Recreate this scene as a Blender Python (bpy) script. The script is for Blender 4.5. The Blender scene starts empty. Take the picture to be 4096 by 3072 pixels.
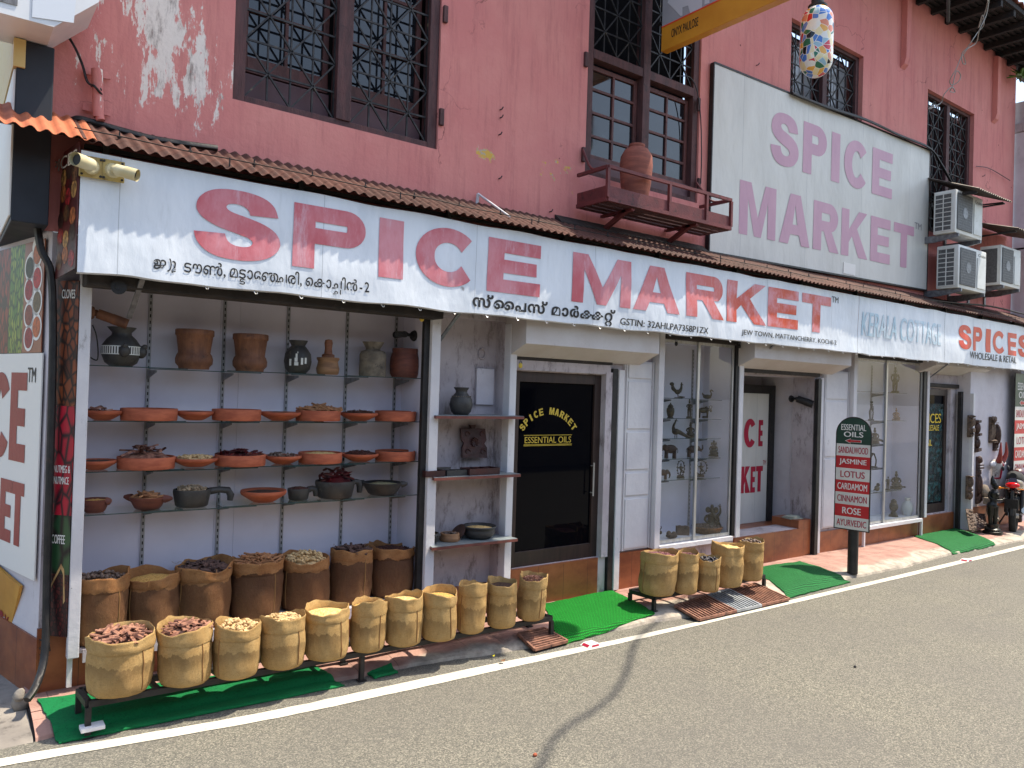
import bpy, bmesh, math, random
from mathutils import Vector, Matrix, noise
from math import sin, cos, pi, radians, atan2, sqrt, hypot
random.seed(11)
S = bpy.context.scene
COL = S.collection

# ------------------------------------------------------------------ camera, sky, sun, exposure
FPX, CX, CY = 3078.0, 2048.0, 1536.0          # focal length and centre in pixels of a 4096 x 3072 frame
E1 = Vector((0.7998968, 0.03095998, 0.59933845))      # world x (along the facade) seen in camera axes right, down, forward
E2 = Vector((-0.59934004, -0.01025799, 0.80042882))   # world y (into the facade)
E3 = Vector((0.03092927, -0.99946799, 0.01035022))    # world z
CAM = Vector((0.0, 0.0, 2.0))
cd = bpy.data.cameras.new('camera')
cam = bpy.data.objects.new('camera', cd)
COL.objects.link(cam)
right = Vector((E1[0], E2[0], E3[0])); down = Vector((E1[1], E2[1], E3[1])); fwd = Vector((E1[2], E2[2], E3[2]))
m = Matrix((right, -down, -fwd)).transposed().to_4x4(); m.translation = CAM
cam.matrix_world = m
cd.sensor_width = 36.0; cd.lens = 36.0 * FPX / 4096.0
cd.clip_start = 0.05; cd.clip_end = 800
S.camera = cam
SUN = Vector((0.74, -0.275, 1.72)).normalized()        # towards the sun
w = bpy.data.worlds.new('World'); S.world = w; w.use_nodes = True
wn = w.node_tree.nodes; bg = wn['Background']
sky = wn.new('ShaderNodeTexSky'); sky.sky_type = 'NISHITA'; sky.sun_disc = False
sky.sun_elevation = math.asin(SUN.z); sky.sun_rotation = atan2(SUN.x, SUN.y)
sky.air_density = 1.3; sky.dust_density = 2.5; sky.ozone_density = 1.0
w.node_tree.links.new(sky.outputs[0], bg.inputs[0]); bg.inputs[1].default_value = 0.15
sd = bpy.data.lights.new('sun', 'SUN'); sd.energy = 3.9; sd.angle = radians(0.6); sd.color = (1.0, 0.90, 0.73)
so = bpy.data.objects.new('sun', sd); COL.objects.link(so)
so.rotation_euler = SUN.to_track_quat('Z', 'Y').to_euler(); so.location = (6, -6, 14)
S.view_settings.view_transform = 'Standard'; S.view_settings.look = 'None'
S.view_settings.exposure = 0.95; S.view_settings.gamma = 1.0
S.render.engine = 'CYCLES'; S.cycles.max_bounces = 7; S.cycles.diffuse_bounces = 4; S.cycles.glossy_bounces = 3
S.cycles.transparent_max_bounces = 12; S.cycles.transmission_bounces = 4; S.cycles.use_denoising = True

# ------------------------------------------------------------------ where a sight line of the photograph meets a plane of the place
def ray(px, py):
    c = Vector((px - CX, py - CY, FPX)); return Vector((E1.dot(c), E2.dot(c), E3.dot(c)))
def P(px, py, y=None, z=None, x=None):
    r = ray(px, py)
    if y is not None: t = (y - CAM.y) / r.y
    elif z is not None: t = (z - CAM.z) / r.z
    else: t = (x - CAM.x) / r.x
    return CAM + r * t
def zat(c, py, px):
    r = ray(px, py); return CAM.z + r.z * hypot(c[0], c[1]) / hypot(r.x, r.y)

# ------------------------------------------------------------------ mesh helpers
def BM(): return bmesh.new()
def box(bm, x0, x1, y0, y1, z0, z1, bev=0):
    vs = [bm.verts.new((x, y, z)) for z in (z0, z1) for y in (y0, y1) for x in (x0, x1)]
    fs = [(0, 2, 3, 1), (4, 5, 7, 6), (0, 1, 5, 4), (1, 3, 7, 5), (3, 2, 6, 7), (2, 0, 4, 6)]
    nf = [bm.faces.new([vs[i] for i in f]) for f in fs]
    if bev:
        es = list({e for f in nf for e in f.edges})
        bmesh.ops.bevel(bm, geom=es, offset=bev, segments=2, affect='EDGES', profile=0.6)
    return vs
def obox(bm, c, ax, ay, az, sx, sy, sz):          # oriented box: centre, three unit axes, full sizes
    c = Vector(c); ax, ay, az = Vector(ax) * sx / 2, Vector(ay) * sy / 2, Vector(az) * sz / 2
    vs = [bm.verts.new(c + i * ax + j * ay + k * az) for k in (-1, 1) for j in (-1, 1) for i in (-1, 1)]
    for f in [(0, 2, 3, 1), (4, 5, 7, 6), (0, 1, 5, 4), (1, 3, 7, 5), (3, 2, 6, 7), (2, 0, 4, 6)]:
        bm.faces.new([vs[i] for i in f])
    return vs
def bar(bm, a, b, wd, th=None, upv=(0, 0, 1)):     # rectangular bar between two points
    a, b = Vector(a), Vector(b); d = b - a; L = d.length
    if L < 1e-6: return
    d.normalize(); u = Vector(upv)
    if abs(d.dot(u)) > 0.98: u = Vector((0, 1, 0))
    s = d.cross(u).normalized(); u = s.cross(d)
    obox(bm, (a + b) / 2, d, s, u, L, wd, th or wd)
def quad(bm, pts):
    return bm.faces.new([bm.verts.new(Vector(p)) for p in pts])
def prism(bm, pts, off):                            # polygon swept by a vector
    off = Vector(off); a = [bm.verts.new(Vector(p)) for p in pts]; b = [bm.verts.new(Vector(p) + off) for p in pts]
    n = len(a); bm.faces.new(a); bm.faces.new(b[::-1])
    for i in range(n): bm.faces.new((a[i], b[i], b[(i + 1) % n], a[(i + 1) % n]))
def tube(bm, pts, r, seg=8, cap=True):
    pts = [Vector(p) for p in pts]; n = len(pts)
    rs = r if isinstance(r, (list, tuple)) else [r] * n
    rings = []; u = None
    for i, p in enumerate(pts):
        d = (pts[min(i + 1, n - 1)] - pts[max(i - 1, 0)])
        if d.length < 1e-9: d = Vector((0, 0, 1))
        d.normalize()
        if u is None:
            u = Vector((0, 0, 1)) if abs(d.z) < 0.9 else Vector((1, 0, 0))
        u = (u - d * u.dot(d)); u = u.normalized() if u.length > 1e-6 else d.orthogonal().normalized()
        v = d.cross(u)
        rings.append([bm.verts.new(p + rs[i] * (cos(2 * pi * k / seg) * u + sin(2 * pi * k / seg) * v)) for k in range(seg)])
    for a, b in zip(rings, rings[1:]):
        for k in range(seg): bm.faces.new((a[k], a[(k + 1) % seg], b[(k + 1) % seg], b[k]))
    if cap and seg > 2:
        bm.faces.new(rings[0][::-1]); bm.faces.new(rings[-1])
    return rings
def lathe(bm, prof, c=(0, 0, 0), seg=28, fn=None):
    c = Vector(c); rings = []
    for r, z in prof:
        if r < 1e-5: rings.append([bm.verts.new(c + Vector((0, 0, z)))])
        else:
            ring = []
            for k in range(seg):
                a = 2 * pi * k / seg; p = Vector((r * cos(a), r * sin(a), z))
                if fn: p = fn(p, a)
                ring.append(bm.verts.new(c + p))
            rings.append(ring)
    for a, b in zip(rings, rings[1:]):
        if len(a) == 1 and len(b) == 1: continue
        for k in range(seg):
            k2 = (k + 1) % seg
            if len(a) == 1: bm.faces.new((a[0], b[k2], b[k]))
            elif len(b) == 1: bm.faces.new((a[k], a[k2], b[0]))
            else: bm.faces.new((a[k], a[k2], b[k2], b[k]))
def ball(bm, c, r, seg=12, rings=8, rot=None):
    c = Vector(c); r = Vector(r) if hasattr(r, '__len__') else Vector((r, r, r))
    R = rot.to_matrix() if rot is not None and hasattr(rot, 'to_matrix') else rot
    rr = []
    for i in range(rings + 1):
        t = pi * i / rings; row = []
        for k in range(1 if i in (0, rings) else seg):
            a = 2 * pi * k / seg; p = Vector((r.x * sin(t) * cos(a), r.y * sin(t) * sin(a), -r.z * cos(t)))
            if R is not None: p = R @ p
            row.append(bm.verts.new(c + p))
        rr.append(row)
    for a, b in zip(rr, rr[1:]):
        for k in range(seg):
            k2 = (k + 1) % seg
            if len(a) == 1: bm.faces.new((a[0], b[k2], b[k]))
            elif len(b) == 1: bm.faces.new((a[k], a[k2], b[0]))
            else: bm.faces.new((a[k], a[k2], b[k2], b[k]))
def spline(pts, n=8):                                # Catmull-Rom through points
    pts = [Vector(p) for p in pts]; out = []
    for i in range(len(pts) - 1):
        p0, p1, p2, p3 = pts[max(i - 1, 0)], pts[i], pts[i + 1], pts[min(i + 2, len(pts) - 1)]
        for k in range(n):
            t = k / n
            out.append(0.5 * ((2 * p1) + (p2 - p0) * t + (2 * p0 - 5 * p1 + 4 * p2 - p3) * t * t + (3 * p1 - p0 - 3 * p2 + p3) * t ** 3))
    out.append(pts[-1]); return out
def hole_rects(x0, x1, z0, z1, holes):               # rectangles left of a wall once its openings are cut
    xs = sorted({x0, x1, *[v for h in holes for v in h[:2] if x0 < v < x1]})
    zs = sorted({z0, z1, *[v for h in holes for v in h[2:] if z0 < v < z1]})
    for xa, xb in zip(xs, xs[1:]):
        for za, zb in zip(zs, zs[1:]):
            mx, mz = (xa + xb) / 2, (za + zb) / 2
            if not any(h[0] < mx < h[1] and h[2] < mz < h[3] for h in holes): yield xa, xb, za, zb
def wall_holes(bm, x0, x1, z0, z1, y, depth, holes):
    for xa, xb, za, zb in hole_rects(x0, x1, z0, z1, holes):
        nx, nz = max(1, int((xb - xa) / 0.5)), max(1, int((zb - za) / 0.5))
        quad(bm, [(xa, y, za), (xb, y, za), (xb, y, zb), (xa, y, zb)])
    for h in holes:
        a, b, c, d = max(h[0], x0), min(h[1], x1), max(h[2], z0), min(h[3], z1); yb = y + depth
        quad(bm, [(a, y, c), (a, y, d), (a, yb, d), (a, yb, c)]); quad(bm, [(b, y, d), (b, y, c), (b, yb, c), (b, yb, d)])
        quad(bm, [(a, y, d), (b, y, d), (b, yb, d), (a, yb, d)]); quad(bm, [(b, y, c), (a, y, c), (a, yb, c), (b, yb, c)])
def corrugated(bm, a0, a1, b0, b1, pitch, amp, thick=0.004, nrow=2, jitter=0.0, sub=6):
    # sheet whose ridges run from the line a0-a1 (eave) to the line b0-b1 (wall)
    a0, a1, b0, b1 = map(Vector, (a0, a1, b0, b1)); L = (a1 - a0).length; n = int(L / pitch * sub)
    up = (a1 - a0).cross(b0 - a0).normalized()
    if up.z < 0: up = -up
    rows = []
    for j in range(nrow):
        t = j / (nrow - 1); row = []
        for i in range(n + 1):
            s = i / n; p = (a0.lerp(a1, s)).lerp(b0.lerp(b1, s), t)
            k = int(s * L / 0.9); jj = jitter * noise.noise((k * 3.7, 0.5, 0)) if j == 0 else 0
            p = p + up * (amp * sin(2 * pi * i / sub) + 0.004 * noise.noise((s * L * 1.3, t * 3, 2)) + (k % 2) * 0.003) + (a0 - b0).normalized() * jj
            row.append(p)
        rows.append(row)
    top = [[bm.verts.new(p) for p in r] for r in rows]; bot = [[bm.verts.new(p - up * thick) for p in r] for r in rows]
    for j in range(nrow - 1):
        for i in range(n):
            bm.faces.new((top[j][i], top[j][i + 1], top[j + 1][i + 1], top[j + 1][i]))
            bm.faces.new((bot[j][i], bot[j + 1][i], bot[j + 1][i + 1], bot[j][i + 1]))
    for i in range(n): bm.faces.new((top[0][i], bot[0][i], bot[0][i + 1], top[0][i + 1]))

# ------------------------------------------------------------------ objects: things, parts, the setting
WORLD = {}
def link(name, bm, mat, loc, smooth=None, doubles=False):
    if doubles: bmesh.ops.remove_doubles(bm, verts=bm.verts, dist=1e-5)
    bmesh.ops.recalc_face_normals(bm, faces=bm.faces) if smooth is not False else None
    bmesh.ops.translate(bm, verts=bm.verts, vec=-Vector(loc))
    me = bpy.data.meshes.new(name); bm.to_mesh(me); bm.free()
    for mm in (mat if isinstance(mat, (list, tuple)) else [mat]): me.materials.append(mm)
    if smooth:
        me.polygons.foreach_set('use_smooth', [True] * len(me.polygons))
        me.set_sharp_from_angle(angle=radians(smooth))
    o = bpy.data.objects.new(name, me); COL.objects.link(o); return o
def tag(o, label=None, cat=None, group=None, kind=None):
    if label: o['label'] = label
    if cat: o['category'] = cat
    if group: o['group'] = group
    if kind: o['kind'] = kind
    return o
def thing(name, label, cat, loc, group=None):
    o = bpy.data.objects.new(name, None); COL.objects.link(o); o.empty_display_size = 0.1
    o.location = Vector(loc); WORLD[o.name] = Vector(loc); return tag(o, label, cat, group)
def part(name, bm, mat, parent, smooth=None, label=None):   # bm holds world coordinates
    base = WORLD[parent.name]; o = link(name, bm, mat, base, smooth)
    o.parent = parent; WORLD[o.name] = base.copy()
    if label: o['label'] = label
    return o
def single(name, bm, mat, label, cat, loc, group=None, smooth=None):
    o = link(name, bm, mat, loc, smooth); o.location = Vector(loc); WORLD[o.name] = Vector(loc); return tag(o, label, cat, group)
def struct(name, bm, mat, smooth=None):
    o = link(name, bm, mat, (0, 0, 0), smooth); o['kind'] = 'structure'; WORLD[o.name] = Vector((0, 0, 0)); return o

# ------------------------------------------------------------------ procedural materials
def rgb(r, g, b):                                    # sRGB 0-255 to linear
    f = lambda c: (c / 255 / 12.92) if c <= 10 else ((c / 255 + 0.055) / 1.055) ** 2.4
    return (f(r), f(g), f(b), 1.0)
class NT:
    def __init__(s, name):
        s.m = bpy.data.materials.new(name); s.m.use_nodes = True; s.t = s.m.node_tree; s.n = s.t.nodes
        s.b = s.n['Principled BSDF']; s._c = {}
    def node(s, kind, ins=None, **at):
        n = s.n.new(kind)
        for k, v in at.items(): setattr(n, k, v)
        for k, v in (ins or {}).items(): s.set(n.inputs[k], v)
        return n
    def set(s, sock, v):
        if isinstance(v, bpy.types.NodeSocket): s.t.links.new(v, sock)
        else:
            try: sock.default_value = v
            except Exception: sock.default_value = tuple(v)[:len(sock.default_value)]
    def coord(s, which='Object', rnd=True):
        if which in s._c: return s._c[which]
        if which == 'World': o = s.node('ShaderNodeNewGeometry').outputs['Position']
        else:
            o = s.node('ShaderNodeTexCoord').outputs[which]
            if rnd and which == 'Object':
                r = s.node('ShaderNodeObjectInfo').outputs['Random']
                sc = s.math('MULTIPLY', r, 37.0)
                o = s.node('ShaderNodeVectorMath', {0: o, 1: s.node('ShaderNodeCombineXYZ', {0: sc, 1: sc, 2: sc}).outputs[0]}, operation='ADD').outputs[0]
        s._c[which] = o; return o
    def math(s, op, a, b=0.0, c=None, clamp=False):
        n = s.node('ShaderNodeMath', operation=op, use_clamp=clamp); s.set(n.inputs[0], a); s.set(n.inputs[1], b)
        if c is not None: s.set(n.inputs[2], c)
        return n.outputs[0]
    def scaled(s, v, sc):
        return s.node('ShaderNodeVectorMath', {0: v, 1: sc if hasattr(sc, '__len__') else (sc, sc, sc)}, operation='MULTIPLY').outputs[0]
    def noise(s, scale=5, detail=6, rough=0.6, v=None, stretch=None, dist=0.0):
        v = v or s.coord()
        if stretch: v = s.scaled(v, stretch)
        return s.node('ShaderNodeTexNoise', {'Vector': v, 'Scale': scale, 'Detail': detail, 'Roughness': rough, 'Distortion': dist}).outputs['Fac']
    def vor(s, scale=5, v=None, feature='F1', out='Distance', stretch=None, rand=1.0):
        v = v or s.coord()
        if stretch: v = s.scaled(v, stretch)
        return s.node('ShaderNodeTexVoronoi', {'Vector': v, 'Scale': scale, 'Randomness': rand}, feature=feature).outputs[out]
    def step(s, v, lo, hi):
        return s.node('ShaderNodeMapRange', {'Value': v, 'From Min': lo, 'From Max': hi}, interpolation_type='SMOOTHSTEP').outputs[0]
    def mix(s, f, a, b, mode='MIX'):
        n = s.node('ShaderNodeMix', data_type='RGBA', blend_type=mode); s.set(n.inputs[0], f); s.set(n.inputs[6], a); s.set(n.inputs[7], b); return n.outputs[2]
    def ramp(s, f, stops):
        n = s.node('ShaderNodeValToRGB'); e = n.color_ramp.elements
        while len(e) < len(stops): e.new(0.5)
        for i, (p, c) in enumerate(stops): e[i].position = p; e[i].color = c
        s.set(n.inputs[0], f); return n.outputs[0]
    def bump(s, h, strength=0.3, dist=0.01):
        n = s.node('ShaderNodeBump', {'Height': h, 'Strength': strength, 'Distance': dist})
        if s.b.inputs['Normal'].is_linked: s.set(n.inputs['Normal'], s.b.inputs['Normal'].links[0].from_socket)
        s.set(s.b.inputs['Normal'], n.outputs[0])
    def region(s, c, r):                              # 1 at c, 0 beyond the ellipsoid of radii r (world space)
        d = s.node('ShaderNodeVectorMath', {0: s.coord('World'), 1: c}, operation='SUBTRACT').outputs[0]
        d = s.scaled(d, (1 / r[0], 1 / r[1], 1 / r[2]))
        l = s.node('ShaderNodeVectorMath', {0: d}, operation='LENGTH').outputs['Value']
        return s.math('SUBTRACT', 1.0, l, clamp=True)
    def out(s, col=None, rough=0.6, metal=0.0, spec=0.5, coat=0.0):
        if col is not None: s.set(s.b.inputs['Base Color'], col)
        s.set(s.b.inputs['Roughness'], rough); s.set(s.b.inputs['Metallic'], metal); s.set(s.b.inputs['Specular IOR Level'], spec)
        if coat: s.set(s.b.inputs['Coat Weight'], coat)
        return s.m
def M(name, a, b=None, scale=6, rough=0.6, metal=0.0, spec=0.5, bump=0.0, bscale=60, stretch=None, dirt=None, dscale=8, dth=(0.55, 0.7), dstretch=None, coat=0.0, lo=0.35, hi=0.65, world=False):
    t = NT(name)
    if world: t._c['Object'] = t.coord('World')
    c = a
    if b: c = t.mix(t.step(t.noise(scale, stretch=stretch), lo, hi), a, b)
    if dirt: c = t.mix(t.step(t.noise(dscale, 8, 0.7, stretch=dstretch), *dth), c, dirt)
    if bump: t.bump(t.noise(bscale, 4, stretch=stretch), bump, 0.01)
    r = t.math('MULTIPLY_ADD', t.noise(scale * 3), 0.25, rough - 0.12) if rough > 0.15 else rough
    return t.out(c, r, metal, spec, coat)

# ------------------------------------------------------------------ materials of the place
def pink_wall():
    t = NT('pink_limewash'); t._c['Object'] = t.coord('World')
    base = t.mix(t.step(t.noise(1.1, 5, 0.6), 0.3, 0.72), rgb(203, 127, 124), rgb(212, 142, 135))
    base = t.mix(t.math('MULTIPLY', t.step(t.noise(2.2, 8, 0.75, stretch=(3, 1, 0.3)), 0.46, 0.74), 0.6), base, rgb(164, 98, 98))
    base = t.mix(t.math('MULTIPLY', t.step(t.noise(6, 6, 0.7), 0.55, 0.75), 0.25), base, rgb(218, 156, 148))
    # old whitewash showing where the pink has flaked
    reg = t.math('MAXIMUM', t.region((1.12, 5.5, 4.3), (0.36, 1, 0.85)), t.math('MULTIPLY', t.region((1.3, 5.5, 4.05), (0.55, 1, 0.65)), 0.75))
    reg = t.math('MAXIMUM', reg, t.math('MULTIPLY', t.region((1.0, 5.5, 4.2), (1.0, 1, 1.2)), 0.58))
    reg = t.math('MAXIMUM', reg, 0.07)
    n = t.noise(5.5, 9, 0.72, stretch=(2.2, 1, 0.55))
    f = t.step(t.math('ADD', t.math('MULTIPLY', reg, 0.42), n), 0.735, 0.765)
    grey = t.mix(t.step(t.noise(9, 8, 0.75, stretch=(1.8, 1, 0.4)), 0.5, 0.7), rgb(226, 216, 208), rgb(138, 124, 118))
    c = t.mix(f, base, grey)
    ry = t.math('MAXIMUM', t.region((3.78, 5.5, 4.05), (0.2, 1, 0.10)), t.math('MULTIPLY', t.region((4.55, 5.5, 4.05), (0.45, 1, 0.3)), 0.5))
    fy = t.step(t.math('ADD', t.math('MULTIPLY', ry, 0.5), t.noise(11, 8, 0.7)), 0.74, 0.77)
    c = t.mix(fy, c, t.mix(t.step(t.noise(16), 0.5, 0.56), rgb(206, 168, 84), rgb(176, 168, 150)))
    pits = t.step(t.vor(2.6, feature='F1'), 0.035, 0.022)
    c = t.mix(t.math('MULTIPLY', pits, 0.85), c, rgb(72, 40, 40))
    crk = t.math('MULTIPLY', t.step(t.vor(0.8, feature='DISTANCE_TO_EDGE', v=t.node('ShaderNodeVectorMath', {0: t.coord(), 1: t.scaled(t.node('ShaderNodeTexNoise', {'Vector': t.coord(), 'Scale': 4.0, 'Detail': 5.0}).outputs['Color'], 0.5)}, operation='ADD').outputs[0]), 0.006, 0.002), t.step(t.noise(0.7), 0.5, 0.6))
    c = t.mix(t.math('MULTIPLY', crk, 0.6), c, rgb(96, 50, 50))
    t.bump(t.noise(3.5, 7, 0.62), 0.45, 0.03); t.bump(t.noise(28, 5), 0.25, 0.006); t.bump(f, -0.5, 0.004)
    return t.out(c, 0.85, 0, 0.2)
def lime_wall(name, a, b, dirtcol, amt=0.58, streak=0.5):
    t = NT(name); t._c['Object'] = t.coord('World')
    c = t.mix(t.step(t.noise(1.6, 6), 0.35, 0.7), a, b)
    c = t.mix(t.math('MULTIPLY', t.step(t.noise(4, 9, 0.78, stretch=(1.6, 1.6, 0.6)), amt, amt + 0.14), 0.75), c, dirtcol)
    c = t.mix(t.math('MULTIPLY', t.step(t.noise(22, 6, 0.8), 0.64, 0.72), streak), c, rgb(60, 56, 56))
    t.bump(t.noise(9, 7), 0.5, 0.012); t.bump(t.noise(60, 3), 0.2, 0.003)
    return t.out(c, 0.8, 0, 0.25)
MT = {}
MT['pink'] = pink_wall()
MT['lime'] = lime_wall('white_limewash', rgb(206, 202, 208), rgb(188, 182, 188), rgb(140, 130, 130))
MT['lime_dirty'] = lime_wall('stained_limewash', rgb(190, 182, 186), rgb(164, 154, 158), rgb(112, 102, 100), 0.5, 0.8)
MT['post'] = lime_wall('white_painted_timber', rgb(214, 212, 214), rgb(198, 196, 200), rgb(112, 106, 104), 0.6, 0.9)
MT['conc'] = lime_wall('concrete_canopy', rgb(200, 196, 196), rgb(186, 178, 174), rgb(126, 116, 108), 0.6, 0.6)
MT['tile'] = None
def tiles():
    t = NT('brown_wall_tile'); t._c['Object'] = t.coord('World')
    sp = t.node('ShaderNodeSeparateXYZ', {0: t.coord('World')})
    u = t.math('FRACT', t.math('DIVIDE', t.math('ADD', sp.outputs[0], t.math('MULTIPLY', sp.outputs[1], 0.97)), 0.305))
    g = t.math('LESS_THAN', t.math('MINIMUM', u, t.math('SUBTRACT', 1.0, u)), 0.006)
    c = t.mix(t.step(t.noise(3.2, 5, 0.6, stretch=(1, 1, 1.5)), 0.3, 0.7), rgb(122, 66, 42), rgb(158, 94, 58))
    c = t.mix(t.math('MULTIPLY', t.step(t.noise(10, 7, 0.7, stretch=(1, 1, 0.6)), 0.6, 0.75), 0.5), c, rgb(92, 52, 38))
    c = t.mix(g, c, rgb(74, 50, 40)); t.bump(g, -0.4, 0.004)
    return t.out(c, t.math('MULTIPLY_ADD', t.noise(8), 0.3, 0.22), 0, 0.45)
MT['tile'] = tiles()
def asphalt():
    t = NT('asphalt'); t._c['Object'] = t.coord('World')
    s1 = t.vor(150, rand=1.0, out='Color'); s2 = t.noise(90, 4, 0.8)
    g = t.node('ShaderNodeSeparateColor', {0: s1}).outputs[0]
    f = t.math('MULTIPLY_ADD', g, 0.6, t.math('MULTIPLY', s2, 0.4))
    c = t.ramp(f, [(0.12, rgb(66, 65, 60)), (0.42, rgb(100, 98, 90)), (0.62, rgb(119, 116, 105)), (0.90, rgb(168, 162, 145))])
    big = t.step(t.noise(0.55, 5, 0.6), 0.3, 0.72)
    c = t.mix(t.math('MULTIPLY', big, 0.5), c, rgb(100, 97, 93))
    c = t.mix(t.math('MULTIPLY', t.step(t.noise(2.2, 6, 0.65, stretch=(0.35, 1.4, 1)), 0.52, 0.74), 0.34), c, rgb(90, 88, 85))
    # thin old cracks
    sp = t.node('ShaderNodeSeparateXYZ', {0: t.coord('World')})
    xc = t.math('MULTIPLY_ADD', sp.outputs[1], 0.30, 2.72)
    for fr, am in ((2.3, 0.10), (5.1, 0.045), (11.0, 0.018)):
        xc = t.math('ADD', xc, t.math('MULTIPLY', t.math('SINE', t.math('MULTIPLY_ADD', sp.outputs[1], fr, fr)), am))
    dd = t.math('ADD', t.math('ABSOLUTE', t.math('SUBTRACT', sp.outputs[0], xc)), t.math('MULTIPLY', t.math('SUBTRACT', t.noise(14, 5, 0.7), 0.5), 0.05))
    fc = t.math('MULTIPLY', t.step(dd, 0.045, 0.01), t.step(sp.outputs[1], 4.35, 4.0))
    c = t.mix(t.math('MULTIPLY', fc, 0.5), c, rgb(84, 83, 84)) if False else c
    sp2 = t.math('MULTIPLY', t.step(t.vor(0.9), 0.035, 0.02), t.step(t.noise(3), 0.52, 0.56))
    c = t.mix(sp2, c, rgb(214, 210, 202))
    t.bump(f, 0.75, 0.006); t.bump(t.noise(1.5, 4), 0.3, 0.02)
    return t.out(c, 0.82, 0, 0.3)
MT['asphalt'] = asphalt()
def roadpaint():
    t = NT('road_paint'); t._c['Object'] = t.coord('World')
    worn = t.step(t.math('MULTIPLY_ADD', t.noise(2.2, 4), 0.5, t.math('MULTIPLY', t.noise(70, 5, 0.8), 0.5)), 0.555, 0.64)
    c = t.mix(t.step(t.noise(3, 6), 0.3, 0.7), rgb(208, 203, 188), rgb(190, 185, 170))
    c = t.mix(worn, c, rgb(140, 135, 126)); t.bump(t.noise(110, 3), 0.5, 0.004)
    return t.out(c, 0.7, 0, 0.3)
MT['line'] = roadpaint()
def pavement():
    t = NT('worn_pavement'); t._c['Object'] = t.coord('World')
    pk = t.mix(t.step(t.noise(5, 6), 0.35, 0.7), rgb(172, 136, 124), rgb(146, 112, 102))
    gr = t.mix(t.step(t.noise(7, 7, 0.7), 0.35, 0.7), rgb(182, 172, 158), rgb(138, 130, 120))
    sp = t.node('ShaderNodeSeparateXYZ', {0: t.coord('World')})
    edge = t.math('ADD', sp.outputs[1], t.math('MULTIPLY', t.math('SUBTRACT', t.noise(1.5, 5), 0.5), 0.5))
    c = t.mix(t.step(edge, 4.82, 4.92), gr, pk)
    u = t.math('FRACT', t.math('DIVIDE', sp.outputs[0], 0.3)); v = t.math('FRACT', t.math('DIVIDE', sp.outputs[1], 0.3))
    g = t.math('MULTIPLY', t.math('MAXIMUM', t.math('LESS_THAN', u, 0.025), t.math('LESS_THAN', v, 0.025)), t.step(edge, 4.84, 4.95))
    c = t.mix(t.math('MULTIPLY', g, 0.6), c, rgb(90, 74, 68))
    c = t.mix(t.math('MULTIPLY', t.step(t.noise(4, 8, 0.75), 0.55, 0.68), 0.6), c, rgb(112, 100, 92))
    t.bump(t.noise(22, 8, 0.7), 0.7, 0.012); t.bump(g, -0.4, 0.006)
    return t.out(c, 0.85, 0, 0.2)
MT['pave'] = pavement()
MT['lane'] = M('lane_concrete', rgb(150, 142, 132), rgb(118, 112, 106), 2.5, 0.85, bump=0.6, bscale=20, dirt=rgb(70, 66, 62), dscale=5)
def turf(name, a, b, ribs=True):
    t = NT(name); t._c['Object'] = t.coord('World')
    rib = t.node('ShaderNodeTexWave', {'Vector': t.coord('World'), 'Scale': 17.0, 'Distortion': 0.6, 'Detail': 1.0}, bands_direction='X').outputs['Fac'] if ribs else 1.0
    rib2 = t.node('ShaderNodeTexWave', {'Vector': t.coord('World'), 'Scale': 17.0, 'Distortion': 1.0}, bands_direction='Y').outputs['Fac'] if ribs else 1.0
    f = t.math('MULTIPLY_ADD', t.math('MULTIPLY', rib, rib2), 0.6, t.math('MULTIPLY', t.noise(120 if ribs else 70, 4, 0.85), 0.55 if ribs else 0.5))
    c = t.mix(t.step(f, 0.25 if ribs else .72, 0.85), a, b)
    c = t.mix(t.math('MULTIPLY', t.step(t.noise(2.5, 5), 0.5, 0.75), 0.35), c, a)
    t.bump(f, 0.8, 0.012)
    return t.out(c, 0.75, 0, 0.2)
MT['turf_bright'] = turf('bright_green_turf', rgb(4, 74, 16), rgb(24, 176, 54))
MT['turf_dull'] = turf('dull_green_matting', rgb(14, 70, 34), rgb(52, 150, 78))
MT['turf_dark'] = turf('dark_green_turf', rgb(2, 50, 26), rgb(16, 112, 62), False)
MT['rust_roof'] = M('rusty_brown_sheet', rgb(92, 60, 52), rgb(70, 48, 43), 2.5, 0.75, spec=0.3, stretch=(0.6, 3, 3), dirt=rgb(50, 36, 34), dscale=5, dth=(0.52, 0.75))
MT['sun_painted_roof'] = M('sun_painted_sheet', rgb(182, 108, 76), rgb(156, 88, 64), 2.5, 0.75, spec=0.3, stretch=(0.6, 3, 3), dirt=rgb(130, 84, 66), dscale=5, dth=(0.58, 0.8))  # lighter orange copy: sunlight on the awning's lane end put into the colour
MT['banner'] = None
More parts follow.
